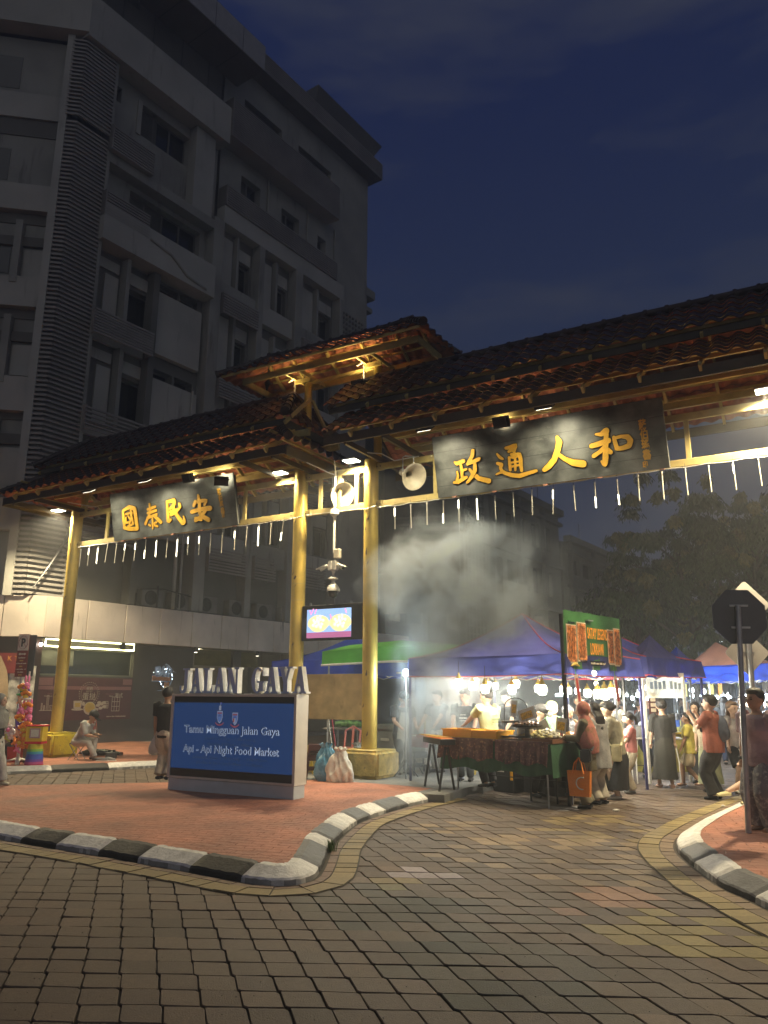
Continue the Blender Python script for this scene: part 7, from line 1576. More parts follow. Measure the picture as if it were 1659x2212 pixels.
more = ((1494, 25.5, 'person in white shirt in the gap left of the black headscarf', white), (1505, 29, 'distant person in red in the lane', cloth('dull_red_2', (.3, .06, .05))), (1574, 23.5, 'woman in tan headscarf in the crowd right of the backpack', khaki), (1590, 25, 'person in pale blue in the crowd', cloth('pale_blue', (.25, .32, .42))), (1612, 22.5, 'person in mustard top beside the sign pole', cloth('mustard', (.38, .26, .06))), (1628, 20.8, 'person in dark green between the sign poles', cloth('dark_green', (.04, .08, .05))), (1645, 22, 'person with phone in black near the right edge', dark), (1656, 24.5, 'person in grey shirt at the right edge behind the mauve T-shirt', grey), (1474, 27, 'person in dark blue beyond the banner pole', navy), (1535, 23, 'person in black behind the raised arm of the drinking man', dark), (1380, 24, 'person in dark red far behind the girl in pink', brick), (1330, 19, 'person in olive deep in the satay queue', khaki), (1275, 18, 'person in black beyond the bulbs behind the tent pole', dark))
for i, (x, Y, lab, m) in enumerate(more):
    hj = i in (2, 9)
    person(lab, AY(x, 1520, Y).xy.to_3d(), 1.56+.17*((i*37) % 10)/10, (i*77) % 360, top=m, bottom=(navy, char, oat)[i % 3], hair='none' if hj else ('short', 'short', 'long', 'bun')[i % 4], headwear=('hijab', (khaki, dark)[i > 4]) if hj else None, sleeve=('short', 'long')[i % 2], seed=70+i, detail=0, female=bool(i % 2), skin=('tan', 'light', 'dark')[i % 3], hands=[(-.1, -.14, .55), (.12, -.1, .52)] if i % 2 else None)
# ---------------------------------------------------------------- night market: canopies, stalls, goods, bulbs
def tent(name, label, FL, FR, dep, ze, hv, zp, col, valc, trim=None, posts=(0, 1, 2, 3), postm=None, group=None):
    FL, FR = Vector((FL[0], FL[1], 0)), Vector((FR[0], FR[1], 0)); dv = Vector((dep[0], dep[1], 0)); cs = [FL, FR, FR+dv, FL+dv]; c0 = (cs[0]+cs[2])/2
    t = thing(name, label, 'market canopy', c0, 0, group); Lc = [c-c0 for c in cs]; zt = ze+hv
    mb = MB(); vb = MB(); tr = MB(); n = 14; m = 10
    for i in range(4):
        a, b = Lc[i], Lc[(i+1) % 4]; rows = []
        for j in range(m+1):
            f = j/m; z = zt+(zp-zt)*(f**1.55); row = []
            for k in range(n+1):
                g = k/n; p = a.lerp(b, g)*(1-f); sag = -.07*math.sin(math.pi*g)*(1-f)*math.sin(math.pi*min(1, f+.25)); row.append((p.x, p.y, z+sag+.012*math.sin(g*23+j)*(1-f)))
            rows.append(row)
        mb.grid(rows); P = []
        for q in range(4):
            P.append([(a.lerp(b, k/24).x*(1.004+.012*q*math.sin(k*1.1+i)), a.lerp(b, k/24).y*(1.004+.012*q*math.sin(k*1.1+i)), zt-hv*q/3-.02*math.sin(math.pi*k/24)*q/3) for k in range(25)])
        vb.grid(P)
        tr.tube([(p[0]*1.003, p[1]*1.003, p[2]) for p in P[3]], .012, 6); tr.tube([(r[0][0], r[0][1], r[0][2]+.008) for r in rows], .012, 6)
    ob = obj('canopy_cloth', mb, col, t, smooth=True, auto=False); obj('valance', vb, valc, t, smooth=True, auto=False)
    if trim: obj('trim', tr, trim, t, smooth=True)
    pm = postm or STEEL
    for i in posts: obj('post', MB().bar((Lc[i].x*.985, Lc[i].y*.985, 0.0), (Lc[i].x*.985, Lc[i].y*.985, zt-.02), .045), pm, t)
    fr = MB()
    for i in range(4):
        a, b = Lc[i]*.94, Lc[(i+1) % 4]*.94; N_ = 4
        for k in range(N_):
            p, q = a.lerp(b, k/N_), a.lerp(b, (k+1)/N_); z0, z1 = ze-.04, ze+.16
            fr.bar((p.x, p.y, z0 if k % 2 else z1), (q.x, q.y, z1 if k % 2 else z0), .022); fr.bar((p.x, p.y, z1 if k % 2 else z0), (q.x, q.y, z0 if k % 2 else z1), .022)
    obj('truss', fr, mat('truss_paint', (.50, .47, .40), rough=.4, metal=.3), t)
    return t
IND = mat('indigo_canvas', (.045, .045, .15), rough=.6, var=.2, vscale=1.5, bump=.9, bscale=4, spec=.4); INV = mat('indigo_valance', (.045, .055, .21), rough=.55, var=.2, vscale=2, bump=1.0, bscale=4)
BLU = mat('blue_canvas', (.02, .06, .45), rough=.6, var=.2, vscale=1.5, bump=.3, bscale=8); GRN = mat('green_canvas', (.10, .36, .05), rough=.55, var=.15, vscale=1.5, bump=.2, bscale=8); BRN = mat('brown_canvas', (.24, .105, .065), rough=.65, var=.15, vscale=1.5, bump=.6, bscale=4)
CRB = mat('cream_banner', (.62, .57, .44), rough=.25, var=.15, vscale=5)
for m_ in (IND, INV, BLU, GRN, BRN, CRB):          # woven cloth lets some of the light inside glow through
    t_ = m_.node_tree; b_ = t_.nodes['Principled BSDF']; tr_ = N(t_, 'ShaderNodeBsdfTranslucent'); ms_ = N(t_, 'ShaderNodeMixShader'); ms_.inputs[0].default_value = .4
    l_ = b_.inputs['Base Color'].links[0].from_socket; hs_ = N(t_, 'ShaderNodeHueSaturation'); hs_.inputs['Value'].default_value = 2.2; t_.links.new(l_, hs_.inputs['Color']); t_.links.new(hs_.outputs[0], tr_.inputs[0])
    t_.links.new(b_.outputs[0], ms_.inputs[1]); t_.links.new(tr_.outputs[0], ms_.inputs[2]); t_.links.new(ms_.outputs[0], t_.nodes['Material Output'].inputs['Surface'])
REDT = mat('red_trim', (.45, .04, .05), rough=.6)
PUR = mat('purple_post', (.05, .05, .16), rough=.4, metal=.3)
a = G(883, 1686, .136); b = G(1236, 1740)
fl, fr = (a.x, a.y), (b.x, b.y); dx, dy = b.x-a.x, b.y-a.y; ln = math.hypot(dx, dy); DV = Vector((-dy/ln, dx/ln, 0)); FV = Vector((dx/ln, dy/ln, 0))
tent('market_canopy', 'indigo peaked stall canopy with red piping over the satay table', fl, fr, DV*3.0, 2.10, .34, 3.34, IND, INV, REDT, postm=PUR)
tent('market_canopy', 'bright blue peaked canopy behind the plywood panel, left of the middle post', (-2.9, 20.4), (-.2, 18.9), (1.6, 2.5), 2.2, .38, 3.3, BLU, BLU)
gt = thing('market_canopy', 'flat lime green canopy with white edge behind the middle post', 'market canopy', (0.15, 18.8, -.08))
mb = MB(); mb.grid([[(-1.55, -.9, 2.78), (0, -1.2, 2.9), (1.9, -1.3, 2.82)], [(-1.0, .3, 3.0), (.3, .2, 3.12), (1.9, .2, 3.0)], [(-.8, 1.6, 2.8), (.4, 1.6, 2.9), (1.9, 1.5, 2.8)]])
mb.grid([[(-1.55, -.9, 2.78), (0, -1.2, 2.9), (1.9, -1.3, 2.82)], [(-1.56, -.91, 2.48), (0, -1.21, 2.56), (1.9, -1.31, 2.56)]]); obj('canopy_cloth', mb, GRN, gt, smooth=True, auto=False)
obj('edge', MB().tube([(-1.57, -.92, 2.47), (0, -1.22, 2.55), (1.9, -1.32, 2.55)], .025, 8), WPLAST, gt, smooth=True)
for x, y in ((-1.4, -.8), (1.7, -1.1), (-.8, 1.5), (1.7, 1.4)): obj('post', MB().bar((x, y, .13), (x, y, 2.75), .04), STEEL, gt)
BDir = Vector((.5755, .8178, 0)); PD = Vector((.8178, -.5755, 0))
def at(px, Y): p = AY(px, 1500, Y); return (p.x, p.y)
tent('market_canopy', 'navy peaked canopy just past the satay banner', at(1328, 17.4), at(1392, 15.9), BDir*2.9+PD*.2, 2.12, .40, 3.1, IND, BLU, None, posts=(0, 2, 3))
tent('market_canopy', 'indigo canopy behind the satay canopy toward the street', (a.x+DV.x*3.3, a.y+DV.y*3.3), (b.x+DV.x*3.3, b.y+DV.y*3.3), DV*3, 2.15, .36, 3.3, IND, INV, REDT, posts=(2, 3), postm=PUR)
tent('market_canopy', 'large brown peaked canopy with blue valance behind the man with the backpack', at(1478, 23.5), at(1700, 19.8), (1.2, 4.2), 2.16, .42, 3.35, BRN, BLU)
tent('market_canopy', 'brown canopy at the right edge beyond the sign poles', at(1610, 31), at(1760, 27), (1.5, 4), 2.2, .45, 3.5, BRN, BRN)
tent('market_canopy', 'small blue canopy deep in the lane left of the big brown one', at(1402, 24), at(1480, 22.5), BDir*3, 2.2, .4, 3.25, BLU, BLU)
# bulbs
BW_ = glow('bulb_glass', (1, .93, .7), 9); BC_ = glow('bulb_glass_cool', (.8, .95, 1), 9); BRS = mat('brass_socket', (.62, .45, .10), rough=.35, metal=.5)
z3 = (918, 1350, 700*.54/1659); z4_ = (1188, 1296, 500*.54/1301); z5 = (1377, 1242, 522*.54/1050)
def bulb(px, py, Y, r, cool, grp, lab, power=0):
    p = AY(px, py, Y); t = thing('light_bulb', lab, 'light bulb', p, 0, grp)
    obj('glass', MB().lathe((0, 0, 0), [(0, -r*1.15), (r*.8, -r*1.05), (r, -r*.4), (r, r*.5), (r*.7, r*.9), (r*.4, r*1.0)], 14), BC_ if cool else BW_, t, smooth=True)
    obj('socket', MB().lathe((0, 0, 0), [(r*.75, r*.85), (r*.6, r*1.5), (r*.25, r*1.9), (r*.2, r*2.4), (0, r*2.4)], 12), WPLAST if cool else BRS, t, smooth=True)
    obj('wire', MB().cyl((0, 0, r*2.3), (0, 0, r*2.3+.22), .006, n=6), BLACKM, t)
    if power: lamp('POINT', power*(4.0 if cool else 2.2), (0, 0, -r*1.5), t, (.85, .95, 1) if cool else (1, .93, .74), .06)
for i, (x, y, Y, r, pw) in enumerate(((320, 545, 14.6, .075, 9), (450, 575, 15.2, .075, 0), (480, 530, 16.3, .06, 0), (570, 600, 14.2, .075, 10), (600, 560, 16, .055, 0), (668, 575, 15.6, .06, 16), (825, 605, 14.2, .075, 12), (862, 555, 14.8, .07, 0), (1075, 600, 14.3, .07, 0), (1110, 610, 13.9, .085, 14), (1310, 610, 14.2, .065, 30), (1360, 620, 14.8, .06, 0))):
    X, Yp = Zp(z3, x, y); bulb(X, Yp, Y, r, False, 'bulbs under the satay canopy', 'glowing bulb in a brass socket hanging under the indigo satay canopy', pw)
for i, (x, y, Y, r, pw) in enumerate(((390, 965, 15.8, .075, 30), (495, 975, 15.4, .085, 0), (570, 975, 15.0, .095, 45), (640, 960, 15.6, .09, 0), (690, 960, 15.6, .085, 30), (480, 870, 16.5, .04, 0))):
    X, Yp = Zp(z4_, x, y); bulb(X, Yp, Y, r, False, 'bulbs in the row behind the satay banner', 'big bright bulb in the row under the green satay banner', pw)
for i, (x, y, Y, r, pw, R_) in enumerate(((980, 910, 18, .055, 25, z4_), (915, 985, 19, .05, 0, z4_), (860, 1020, 20, .045, 0, z4_), (800, 990, 20, .035, 0, z4_), (285, 945, 19, .07, 30, z4_), (160, 1000, 19, .06, 0, z4_), (75, 995, 17.5, .035, 0, z5), (435, 925, 21, .06, 40, z5), (530, 935, 20.5, .06, 0, z5), (440, 975, 24, .05, 0, z5), (690, 980, 24, .07, 50, z5), (730, 982, 24.5, .06, 0, z5), (1035, 980, 22, .08, 50, z5), (640, 985, 28, .06, 0, z5), (880, 975, 26, .06, 40, z5))):
    X, Yp = Zp(R_, x, y); bulb(X, Yp, Y, r, True, 'cool white bulbs in the stalls down the lane', 'cool white bulb glowing in the stalls farther down the lane', pw)
# tube lights of the far stalls
for i, (x0, x1, y, Y) in enumerate(((1490, 1545, 1503, 30), (1556, 1580, 1506, 26), (1628, 1655, 1500, 27), (1368, 1395, 1524, 27), (1200, 1222, 1502, 20))):
    p, q = AY(x0, y, Y), AY(x1, y, Y); t = thing('tube_light', ('long white tube light at the end of the lane left of the backpack', 'short white tube light just right of the drinking man', 'white tube light between the sign poles', 'white tube light deep behind the girl in pink', 'pale tube light behind the pale green headscarf')[i], 'tube light', p)
    obj('tube', MB().cyl((0, 0, 0), q-p, .035, n=10), glow('tube_light', (.72, .9, 1), 3.2), t, smooth=True); obj('end_cap', MB().bar((0, 0, .04), q-p+Vector((0, 0, .04)), .05, .03), STEEL, t)
# lamp on a pole at the grill
X, Yp = Zp(r2, 1122, 690); p = AY(X, Yp, 16.2); f = Vector((p.x, p.y, .136))
t = thing('pole_lamp', 'cool white lamp on a thin grey pole standing at the left of the grill', 'pole lamp', f); obj('pole', MB().cyl((0, 0, 0), (0, 0, p.z-.16), .018, n=10), STEEL, t, smooth=True); obj('glass', MB().lathe((0, 0, p.z-.136), [(0, -.07), (.06, -.06), (.065, .03), (.04, .07), (0, .07)], 14), BC_, t, smooth=True); lamp('POINT', 50, (0, -.1, p.z-.15), t, (.75, .95, 1), .06)
for k in range(3): aa = k*2.09+.5; obj('leg', MB().cyl((0, 0, .3), (.28*math.cos(aa), .28*math.sin(aa), 0), .012, n=6), BLACKM, t)
obj('base_ring', MB().cyl((0, 0, .28), (0, 0, .34), .03, n=10), BLACKM, t)
# satay banner
bt = thing('stall_banner', 'green satay banner with food photos and orange lettering hung beside the indigo canopy', 'banner', Vector((b.x, b.y, 2.19)), math.atan2(DV.y, DV.x))
gm = mat('banner_green', (.045, .15, .045), rough=.3, var=.2, vscale=3, bump=.15, bscale=5); bw, bh = 2.2, 1.0
mb = MB(); mb.grid([[(bw*k/12, .01*math.sin(k*1.3+j), bh*j/5) for k in range(13)] for j in range(6)]); obj('sheet', mb, gm, bt, smooth=True, auto=False)
SAT = mat('satay_photo', (.17, .065, .03), rough=.4, var=.6, vscale=16, col2=(.55, .22, .07)); OR = mat('banner_orange', (.80, .30, .02), rough=.4, var=.05, emit=.12, ecol=(.8, .3, .02))
for x0, x1, z0_, z1_ in ((.08, .4, .12, .74), (.46, .76, .16, .80), (1.62, 1.84, .14, .74), (1.88, 2.12, .12, .78)):
    ph = obj('food_photo', MB().bx(x0, x1, -.022, -.016, z0_, z1_), SAT, bt); obj('photo_border', MB().bx(x0-.02, x1+.02, -.0155, -.0125, z0_-.03, z1_+.02), CRM, ph)
    g = MB()
    for k in range(4): g.bar((x0+.05+(x1-x0-.08)*k/4, -.026, z0_+.04), (x0+.07+(x1-x0-.08)*k/4, -.026, z1_-.04), .03, .006, up=(0, 1, 0))
    obj('printed_skewers', g, mat('satay_print', (.40, .13, .035), rough=.4, var=.5, vscale=22), ph)
lay('SATAY LEGEND', 1.19, .55, .20, OR, w=.78, par=bt, y=-.03, off=.003); lay('LOKKAWI', 1.14, .27, .21, OR, w=.5, par=bt, y=-.03, off=.003); marks(.24, .77, .05, .26, KT, bt, -.03); marks(.62, .12, .05, .26, KT, bt, -.03)
obj('strip', MB().bx(.86, 1.52, -.02, -.016, .08, .16), KT, bt); marks(1.19, .10, .035, .6, CRM, bt, -.024)
g = MB(); g.tube([(.15, -.03, .05), (.3, -.03, .09), (.45, -.03, .05)], [.01, .03, .008], 8); obj('printed_chilli', g, YT, bt, smooth=True)
obj('pole', MB().bar((-.03, .02, -2.2), (-.03, .02, .92), .05), BLACKM, bt); obj('pole', MB().bar((bw+.02, .02, -2.2), (bw+.02, .02, .86), .04), BLACKM, bt)
obj('spotlight_clip', MB().bx(.8, 1.0, -.06, -.01, .86, .88), STEEL, bt)
for k, x in enumerate((.32, 1.82)):
    t = thing('price_ribbon', 'tilted red and white price card dangling %s under the satay banner' % ('near the tent pole' if k == 0 else 'at the far end'), 'price card', bt.matrix_basis @ Vector((x, -.03, -.12)) if False else Vector((b.x, b.y, 2.28))+DV*x+Vector((0, 0, -.12)), math.atan2(DV.y, DV.x)); obj('card', MB().box((.08, 0, -.32), (.13, .006, .52), Matrix.Rotation(-.18, 3, 'Y')), mat('price_card', (.62, .50, .42), rough=.5), t); obj('red_print', MB().box((.08, -.005, -.32), (.07, .004, .40), Matrix.Rotation(-.18, 3, 'Y')), mat('red_print', (.50, .05, .04), rough=.5), t); obj('string', MB().cyl((0, 0, .1), (.03, 0, -.07), .008, n=6), GRN, t)
lt = thing('clip_light', 'small bright clip light under the satay banner', 'lamp', Vector((b.x, b.y, 2.13))+DV*1.0); obj('head', MB().ell((0, 0, 0), (.06, .06, .05), 10), BW_, lt, smooth=True); obj('clip', MB().bar((0, 0, .03), (0, 0, .12), .02), STEEL, lt)
# tables
def table(name, label, A, Bv, dep, h, legm=STEEL, top=.03):
    A = Vector((A.x, A.y, A.z)); u_ = (Bv-A); u_.z = 0; w = u_.length; rz = math.atan2(u_.y, u_.x); t = thing(name, label, 'table', A, rz)
    obj('tabletop', MB().bx(-.12, w+.12, -.1, dep, h-top, h), mat('table_top', (.30, .28, .25), rough=.5), t, bevel=.006)
    for x in (0, w):
        for y in (.0, dep-.12): obj('leg', MB().tube([(x, y, 0), (x, y, h*.45), (x+(.06 if x == 0 else -.06), y+.02, h-.03)], .014, 8), legm, t, smooth=True)
    obj('brace', MB().bar((.02, dep*.85, h*.35), (w-.02, dep*.85, h*.35), .015), BLACKM, t)
    return t, w, rz
TA = G(990, 1722); TB = G(1186, 1747); th = .97
tt, tw, trz = table('folding_table', 'long folding table of the satay stall under batik and green cloths', TA, TB, .8, th)
def onT(x, y, z=0): return TA+Matrix.Rotation(trz, 3, 'Z') @ Vector((x, y, th+z))
def cloth_over(name, label, x0, x1, drop, m, ofs, side=True, seed=0, over=.0):
    t = thing(name, label, 'tablecloth', TA, trz); P = []; n = 46
    for j in range(9):
        f = j/8; row = []
        for k in range(n+1):
            x = x0+(x1-x0)*k/n; fold = .028*math.sin(k*.9+seed)*f+.016*math.sin(k*2.3+seed)*f; row.append((x+(.06*f*math.sin(k*.4) if 0 else 0), -.112-ofs-fold-.03*f, th+.012+ofs-drop*f-.03*math.sin(k*.35+seed)*f))
        P.append(row)
    mb = MB(); mb.grid([[(p[0], .78, th+.012+ofs) for p in P[0]], P[0]]); mb.grid(P)
    if side:
        for xx, sg in ((x0, -1), (x1, 1)):
            mb.grid([[(xx+sg*(.02+.02*math.sin(k*1.7))*j/5, -.112-ofs+(.9)*k/10, th+.012+ofs-drop*1.05*j/5) for k in range(11)] for j in range(6)])
    o = obj('cloth', mb, m, t, smooth=True, auto=False); return t
cloth_over('tablecloth', 'plain dark green cloth hanging low from the satay table', -.26, tw+.16, .48, mat('green_cloth', (.028, .10, .045), rough=.75, var=.2, vscale=4, bump=.3, bscale=20), .0, seed=1)
BAT = mat('batik_cloth', (.13, .06, .05), rough=.75, var=.2, vscale=5, bump=.2, bscale=30, dirt=((.52, .28, .13), 24, .54)); 
cloth_over('tablecloth', 'brown batik cloth on the left half of the satay table', -.30, tw*.49, .34, BAT, .035, seed=2, side=False); cloth_over('tablecloth', 'second batik cloth with gold fringe on the right half of the satay table', tw*.505, tw+.14, .35, mat('batik_cloth_b', (.12, .05, .05), rough=.75, var=.25, vscale=8, bump=.2, bscale=30, dirt=((.50, .28, .15), 28, .55)), .035, seed=4, side=False)
# side table with dark green cloth
SA = G(1196, 1742)+Vector((.12, .18, 0)); SB = SA+DV*1.9; t = thing('side_table', 'side table under dark green cloth running back along the tent pole', 'table', SA, math.atan2(DV.y, DV.x)); obj('tabletop', MB().bx(0, 1.9, 0, .6, th-.04, th-.01), MATS['table_top'], t)
for x in (.06, 1.8):
    for y in (.05, .55): obj('leg', MB().bar((x, y, 0), (x, y, th-.04), .025), BLACKM, t)
ct = thing('tablecloth', 'dark green cloth with a gold rope edge over the side table', 'tablecloth', SA, math.atan2(DV.y, DV.x)); P = [[(-.02+1.94*k/24, -.03-.02*math.sin(k*1.3)*j/5, th-.005-.5*j/5) for k in range(25)] for j in range(6)]; mb = MB().grid(P); mb.grid([[(p[0], .62, th-.005) for p in P[0]], P[0]]); mb.grid([[(-.025-.015*math.sin(k)*j/5, -.03+.64*k/10, th-.005-.5*j/5) for k in range(11)] for j in range(6)]); obj('cloth', mb, MATS['green_cloth'], ct, smooth=True, auto=False); obj('rope', MB().tube([(-.04, .6, th), (-.04, -.03, th+.01), (-.035, -.05, th-.5)], .012, 6), BRS, ct, smooth=True)
# things on the satay table
OY = mat('yellow_tray_plastic', (.85, .40, .015), rough=.35, var=.05)
def crate(x, y, z, w, d, h, lab, m=OY, wood=False):
    t = thing('tray', lab, 'tray', onT(x, y, z), trz+.03)
    mb = MB(); mb.bx(-w/2, w/2, -d/2, d/2, 0, .012); mb.bx(-w/2, w/2, -d/2, -d/2+.015, .012, h); mb.bx(-w/2, w/2, d/2-.015, d/2, .012, h); mb.bx(-w/2, -w/2+.015, -d/2+.015, d/2-.015, .012, h); mb.bx(w/2-.015, w/2, -d/2+.015, d/2-.015, .012, h); obj('tray', mb, m, t, bevel=.004)
    obj('rim', MB().bx(-w/2-.015, w/2+.015, -d/2-.018, -d/2-.0, h-.02, h).bx(-w/2-.015, w/2+.015, d/2, d/2+.018, h-.02, h), m, t); return t
crate(.06, .12, .02, .66, .42, .17, 'yellow plastic tray at the left end of the satay table'); crate(.62, .15, .02, .60, .42, .16, 'yellow plastic tray beside the steel pot'); crate(.40, .5, .02, .7, .3, .15, 'yellow plastic tray in the back row')
rk = thing('warming_rack', 'black wire rack with an arched handle and two shelves on the satay table', 'rack', onT(.98, .1, .02), trz)
for z in (.06, .30): obj('shelf', MB().lathe((.16, .12, z), [(0, 0), (.24, 0), (.26, .03), (.25, .03), (.235, .012), (0, .012)], 24), BLACKM, rk, smooth=True)
for q in (-.08, .40): obj('upright', MB().cyl((q, .12, 0), (q, .12, .55), .010, n=8), BLACKM, rk)
obj('arched_handle', MB().tube([(.16-.24*math.cos(a_), .12, .55+.16*math.sin(a_)) for a_ in np.linspace(0, math.pi, 12)], .010, 8), BLACKM, rk, smooth=True)
t = thing('steel_pot', 'small steel pot beside the yellow trays', 'pot', onT(1.18, .42, .02)); obj('pot', MB().lathe((0, 0, 0), [(0, 0), (.13, 0), (.14, .02), (.14, .2), (.15, .205), (.13, .2), (.12, .03)], 20), STEEL, t, smooth=True); obj('handle', MB().tube([(.14, 0, .15), (.19, 0, .15), (.19, 0, .1), (.14, 0, .1)], .008, 6), STEEL, t)
t = thing('food_platter', 'raised black platter heaped with dark grilled meat', 'platter', onT(1.42, .15, .02)); obj('stand', MB().lathe((0, 0, 0), [(.14, 0), (.05, .02), (.04, .2), (.24, .24), (.26, .27), (.0, .25)], 20), BLACKM, t, smooth=True); mb = MB()
for k in range(26): aa, rr = k*2.4, .04*math.sqrt(k); mb.ell((rr*math.cos(aa), rr*math.sin(aa), .29+.02*(k < 12)), (.045, .03, .022), 8, rot=Matrix.Rotation(aa, 3, 'Z'))
obj('grilled_meat', mb, mat('grilled_meat', (.20, .09, .04), rough=.35, var=.4, vscale=20), t, smooth=True)
crate(1.78, .12, .02, .56, .42, .07, 'wooden tray of folded rice parcels on the right of the satay table', mat('wood_tray', (.22, .10, .05), rough=.5)); crate(2.28 if tw > 2.4 else tw-.12, .12, .02, .44, .42, .07, 'wooden tray of wrapped white packets at the right end of the satay table', MATS['wood_tray'])
def pile(name, lab, cat, x, y, n, r, sz, m, seed, zz=.09, stretch=1.0):
    rnd = random.Random(seed); t = thing(name, lab, cat, onT(x, y, zz), trz); mb = MB()
    for k in range(n):
        aa, rr = k*2.4, r*math.sqrt(k/n); mb.ell((rr*math.cos(aa)*stretch, rr*math.sin(aa)*.75, sz*.5+(1-k/n)*sz*2.2), (sz*rnd.uniform(.8, 1.2), sz*rnd.uniform(.6, .9), sz*.55), 8, rot=Matrix.Rotation(rnd.uniform(0, 3), 3, 'Z') @ Matrix.Rotation(rnd.uniform(-.5, .5), 3, 'X'))
    obj('pile', mb, m, t, smooth=True); return t
pile('rice_parcels', 'heap of yellow green woven rice parcels', 'rice parcels', 1.78, .12, 46, .25, .045, mat('rice_parcel', (.50, .40, .10), rough=.5, var=.35, vscale=12, col2=(.62, .55, .25)), 3)['kind'] = 'thing'
pile('wrapped_packets', 'heap of white wrapped packets next to the rice parcels', 'packets', tw-.05, .12, 30, .20, .05, mat('packet_white', (.62, .60, .50), rough=.4, var=.15, vscale=9), 4)
t = thing('satay_skewers', 'bundle of yellow grilled satay skewers lying behind the packets', 'skewers', onT(tw-.25, .45, .08), trz); mb = MB()
for k in range(40): x = -.45+.9*k/40; mb.cyl((x, -.16, .04+.02*random.random()), (x+.05, .16, .09+.02*random.random()), .013, n=6)
obj('meat', mb, mat('satay_meat', (.55, .33, .06), rough=.4, var=.3, vscale=20), t, smooth=True); mb = MB()
for k in range(40): x = -.45+.9*k/40; mb.cyl((x-.03, -.27, .03), (x, -.16, .05), .004, n=5)
obj('sticks', mb, mat('bamboo_stick', (.50, .38, .16), rough=.6), t)
for k, (x, y, z, tl, lab) in enumerate(((1.12, .2, .52, .1, 'tall white price card on the wire rack'), (1.42, .15, .42, -.3, 'large tilted white price card with yellow picture above the platter'), (1.62, .3, .22, -.5, 'leaning blank white card behind the rice parcels'), (2.02, .25, .26, .15, 'small upright price card with yellow picture among the packets'))):
    t = thing('price_card', lab, 'price card', onT(x, y, z), trz); Mr = Matrix.Rotation(tl, 3, 'Y'); w_ = (.13, .34, .26, .20)[k]; h_ = (.26, .2, .2, .24)[k]
    obj('card', MB().box((0, 0, .04), (w_, .006, h_), Mr), WPLAST, t, bevel=.01); obj('stick', MB().cyl((0, 0, -.2), (0, 0, -.03), .006, n=6), BLACKM, t)
    if k != 2: obj('yellow_picture', MB().box((0, -.005, .03), (w_*.7, .004, h_*.55), Mr), mat('yellow_picture', (.70, .42, .04), rough=.4, var=.3, vscale=30), t)
# under the table
def bin_(name, lab, p, w, d, h, m, rz, rim=None):
    t = thing(name, lab, 'box', p, rz); mb = MB(); k = .86
    vs = [(x*w/2*k, y*d/2*k, 0) for x, y in ((-1, -1), (1, -1), (1, 1), (-1, 1))]+[(x*w/2, y*d/2, h) for x, y in ((-1, -1), (1, -1), (1, 1), (-1, 1))]; mb.add(vs, [(3, 2, 1, 0), (0, 1, 5, 4), (1, 2, 6, 5), (2, 3, 7, 6), (3, 0, 4, 7), (4, 5, 6, 7)]); obj('body', mb, m, t, bevel=.015, seg=2)
    if rim: obj('lid_rim', MB().bx(-w/2-.015, w/2+.015, -d/2-.015, d/2+.015, h-.01, h+.03), rim, t, bevel=.01); obj('clip', MB().bx(w*.38, w*.46, -d/2-.03, -d/2-.0, h*.55, h*.98), rim, t); obj('handle', MB().bx(-w*.25, w*.1, -d/2-.03, -d/2, h*.86, h*.9), WPLAST, t)
    return t
BKP = mat('black_plastic', (.02, .021, .024), rough=.4, var=.1)
bin_('storage_box', 'large black storage box with yellow rim under the satay table', G(1104, 1712)+Vector((.0, .16, 0)), .58, .42, .42, BKP, trz-.05, OY)
bin_('storage_box', 'black storage box behind the metal leg at the right end of the satay table', G(1158, 1716)+Vector((.05, .35, 0)), .5, .45, .5, BKP, trz); bin_('storage_box', 'dark box pushed against the tent pole under the side table', G(1210, 1722)+Vector((.05, .3, 0)), .5, .45, .55, BKP, trz+1.2)
def stool(p, lab, m, stack=1, h=.45, rz=0, grp=None):
    t = thing('plastic_stool', lab, 'stool', p, rz, grp)
    for s_ in range(stack):
        z = h+.045*s_; obj('seat', MB().bx(-.15, .15, -.15, .15, z-.025, z), m, t, bevel=.02, seg=2); 
        if s_ in (0, stack-1):
            for x in (-1, 1):
                for y in (-1, 1): obj('leg', MB().tube([(x*.185, y*.185, z-h), (x*.135, y*.135, z-.02)], [.026, .022], 8, sq=(1, .8)), m, t, smooth=True)
            for y in (-1, 1): obj('rail', MB().bx(-.15, .15, y*.165-.01, y*.165+.01, z-.3, z-.25).bx(-.13, .13, y*.15-.01, y*.15+.01, z-.12, z-.02), m, t)
    return t
YST = mat('yellow_stool_plastic', (.62, .45, .04), rough=.4, var=.08); MST = mat('maroon_stool_plastic', (.085, .03, .028), rough=.4, var=.1)
stool(G(1052, 1690)+Vector((0, .1, .0)), 'yellow plastic stool under the left half of the satay table', YST, 2, .5, .4)
stool(G(675, 1684, .136)+Vector((.05, .12, 0)), 'stack of maroon plastic stools just right of the street sign', MST, 5, .47, .1); stool(G(660, 1676, .136)+Vector((-.1, .5, 0)), 'yellow plastic stool behind the maroon stack', YST, 1, .45, .2)
stool(G(905, 1668, .136), 'low stool with yellow rim beside the tripod stand at the cooler boxes', BKP, 1, .42, .3)
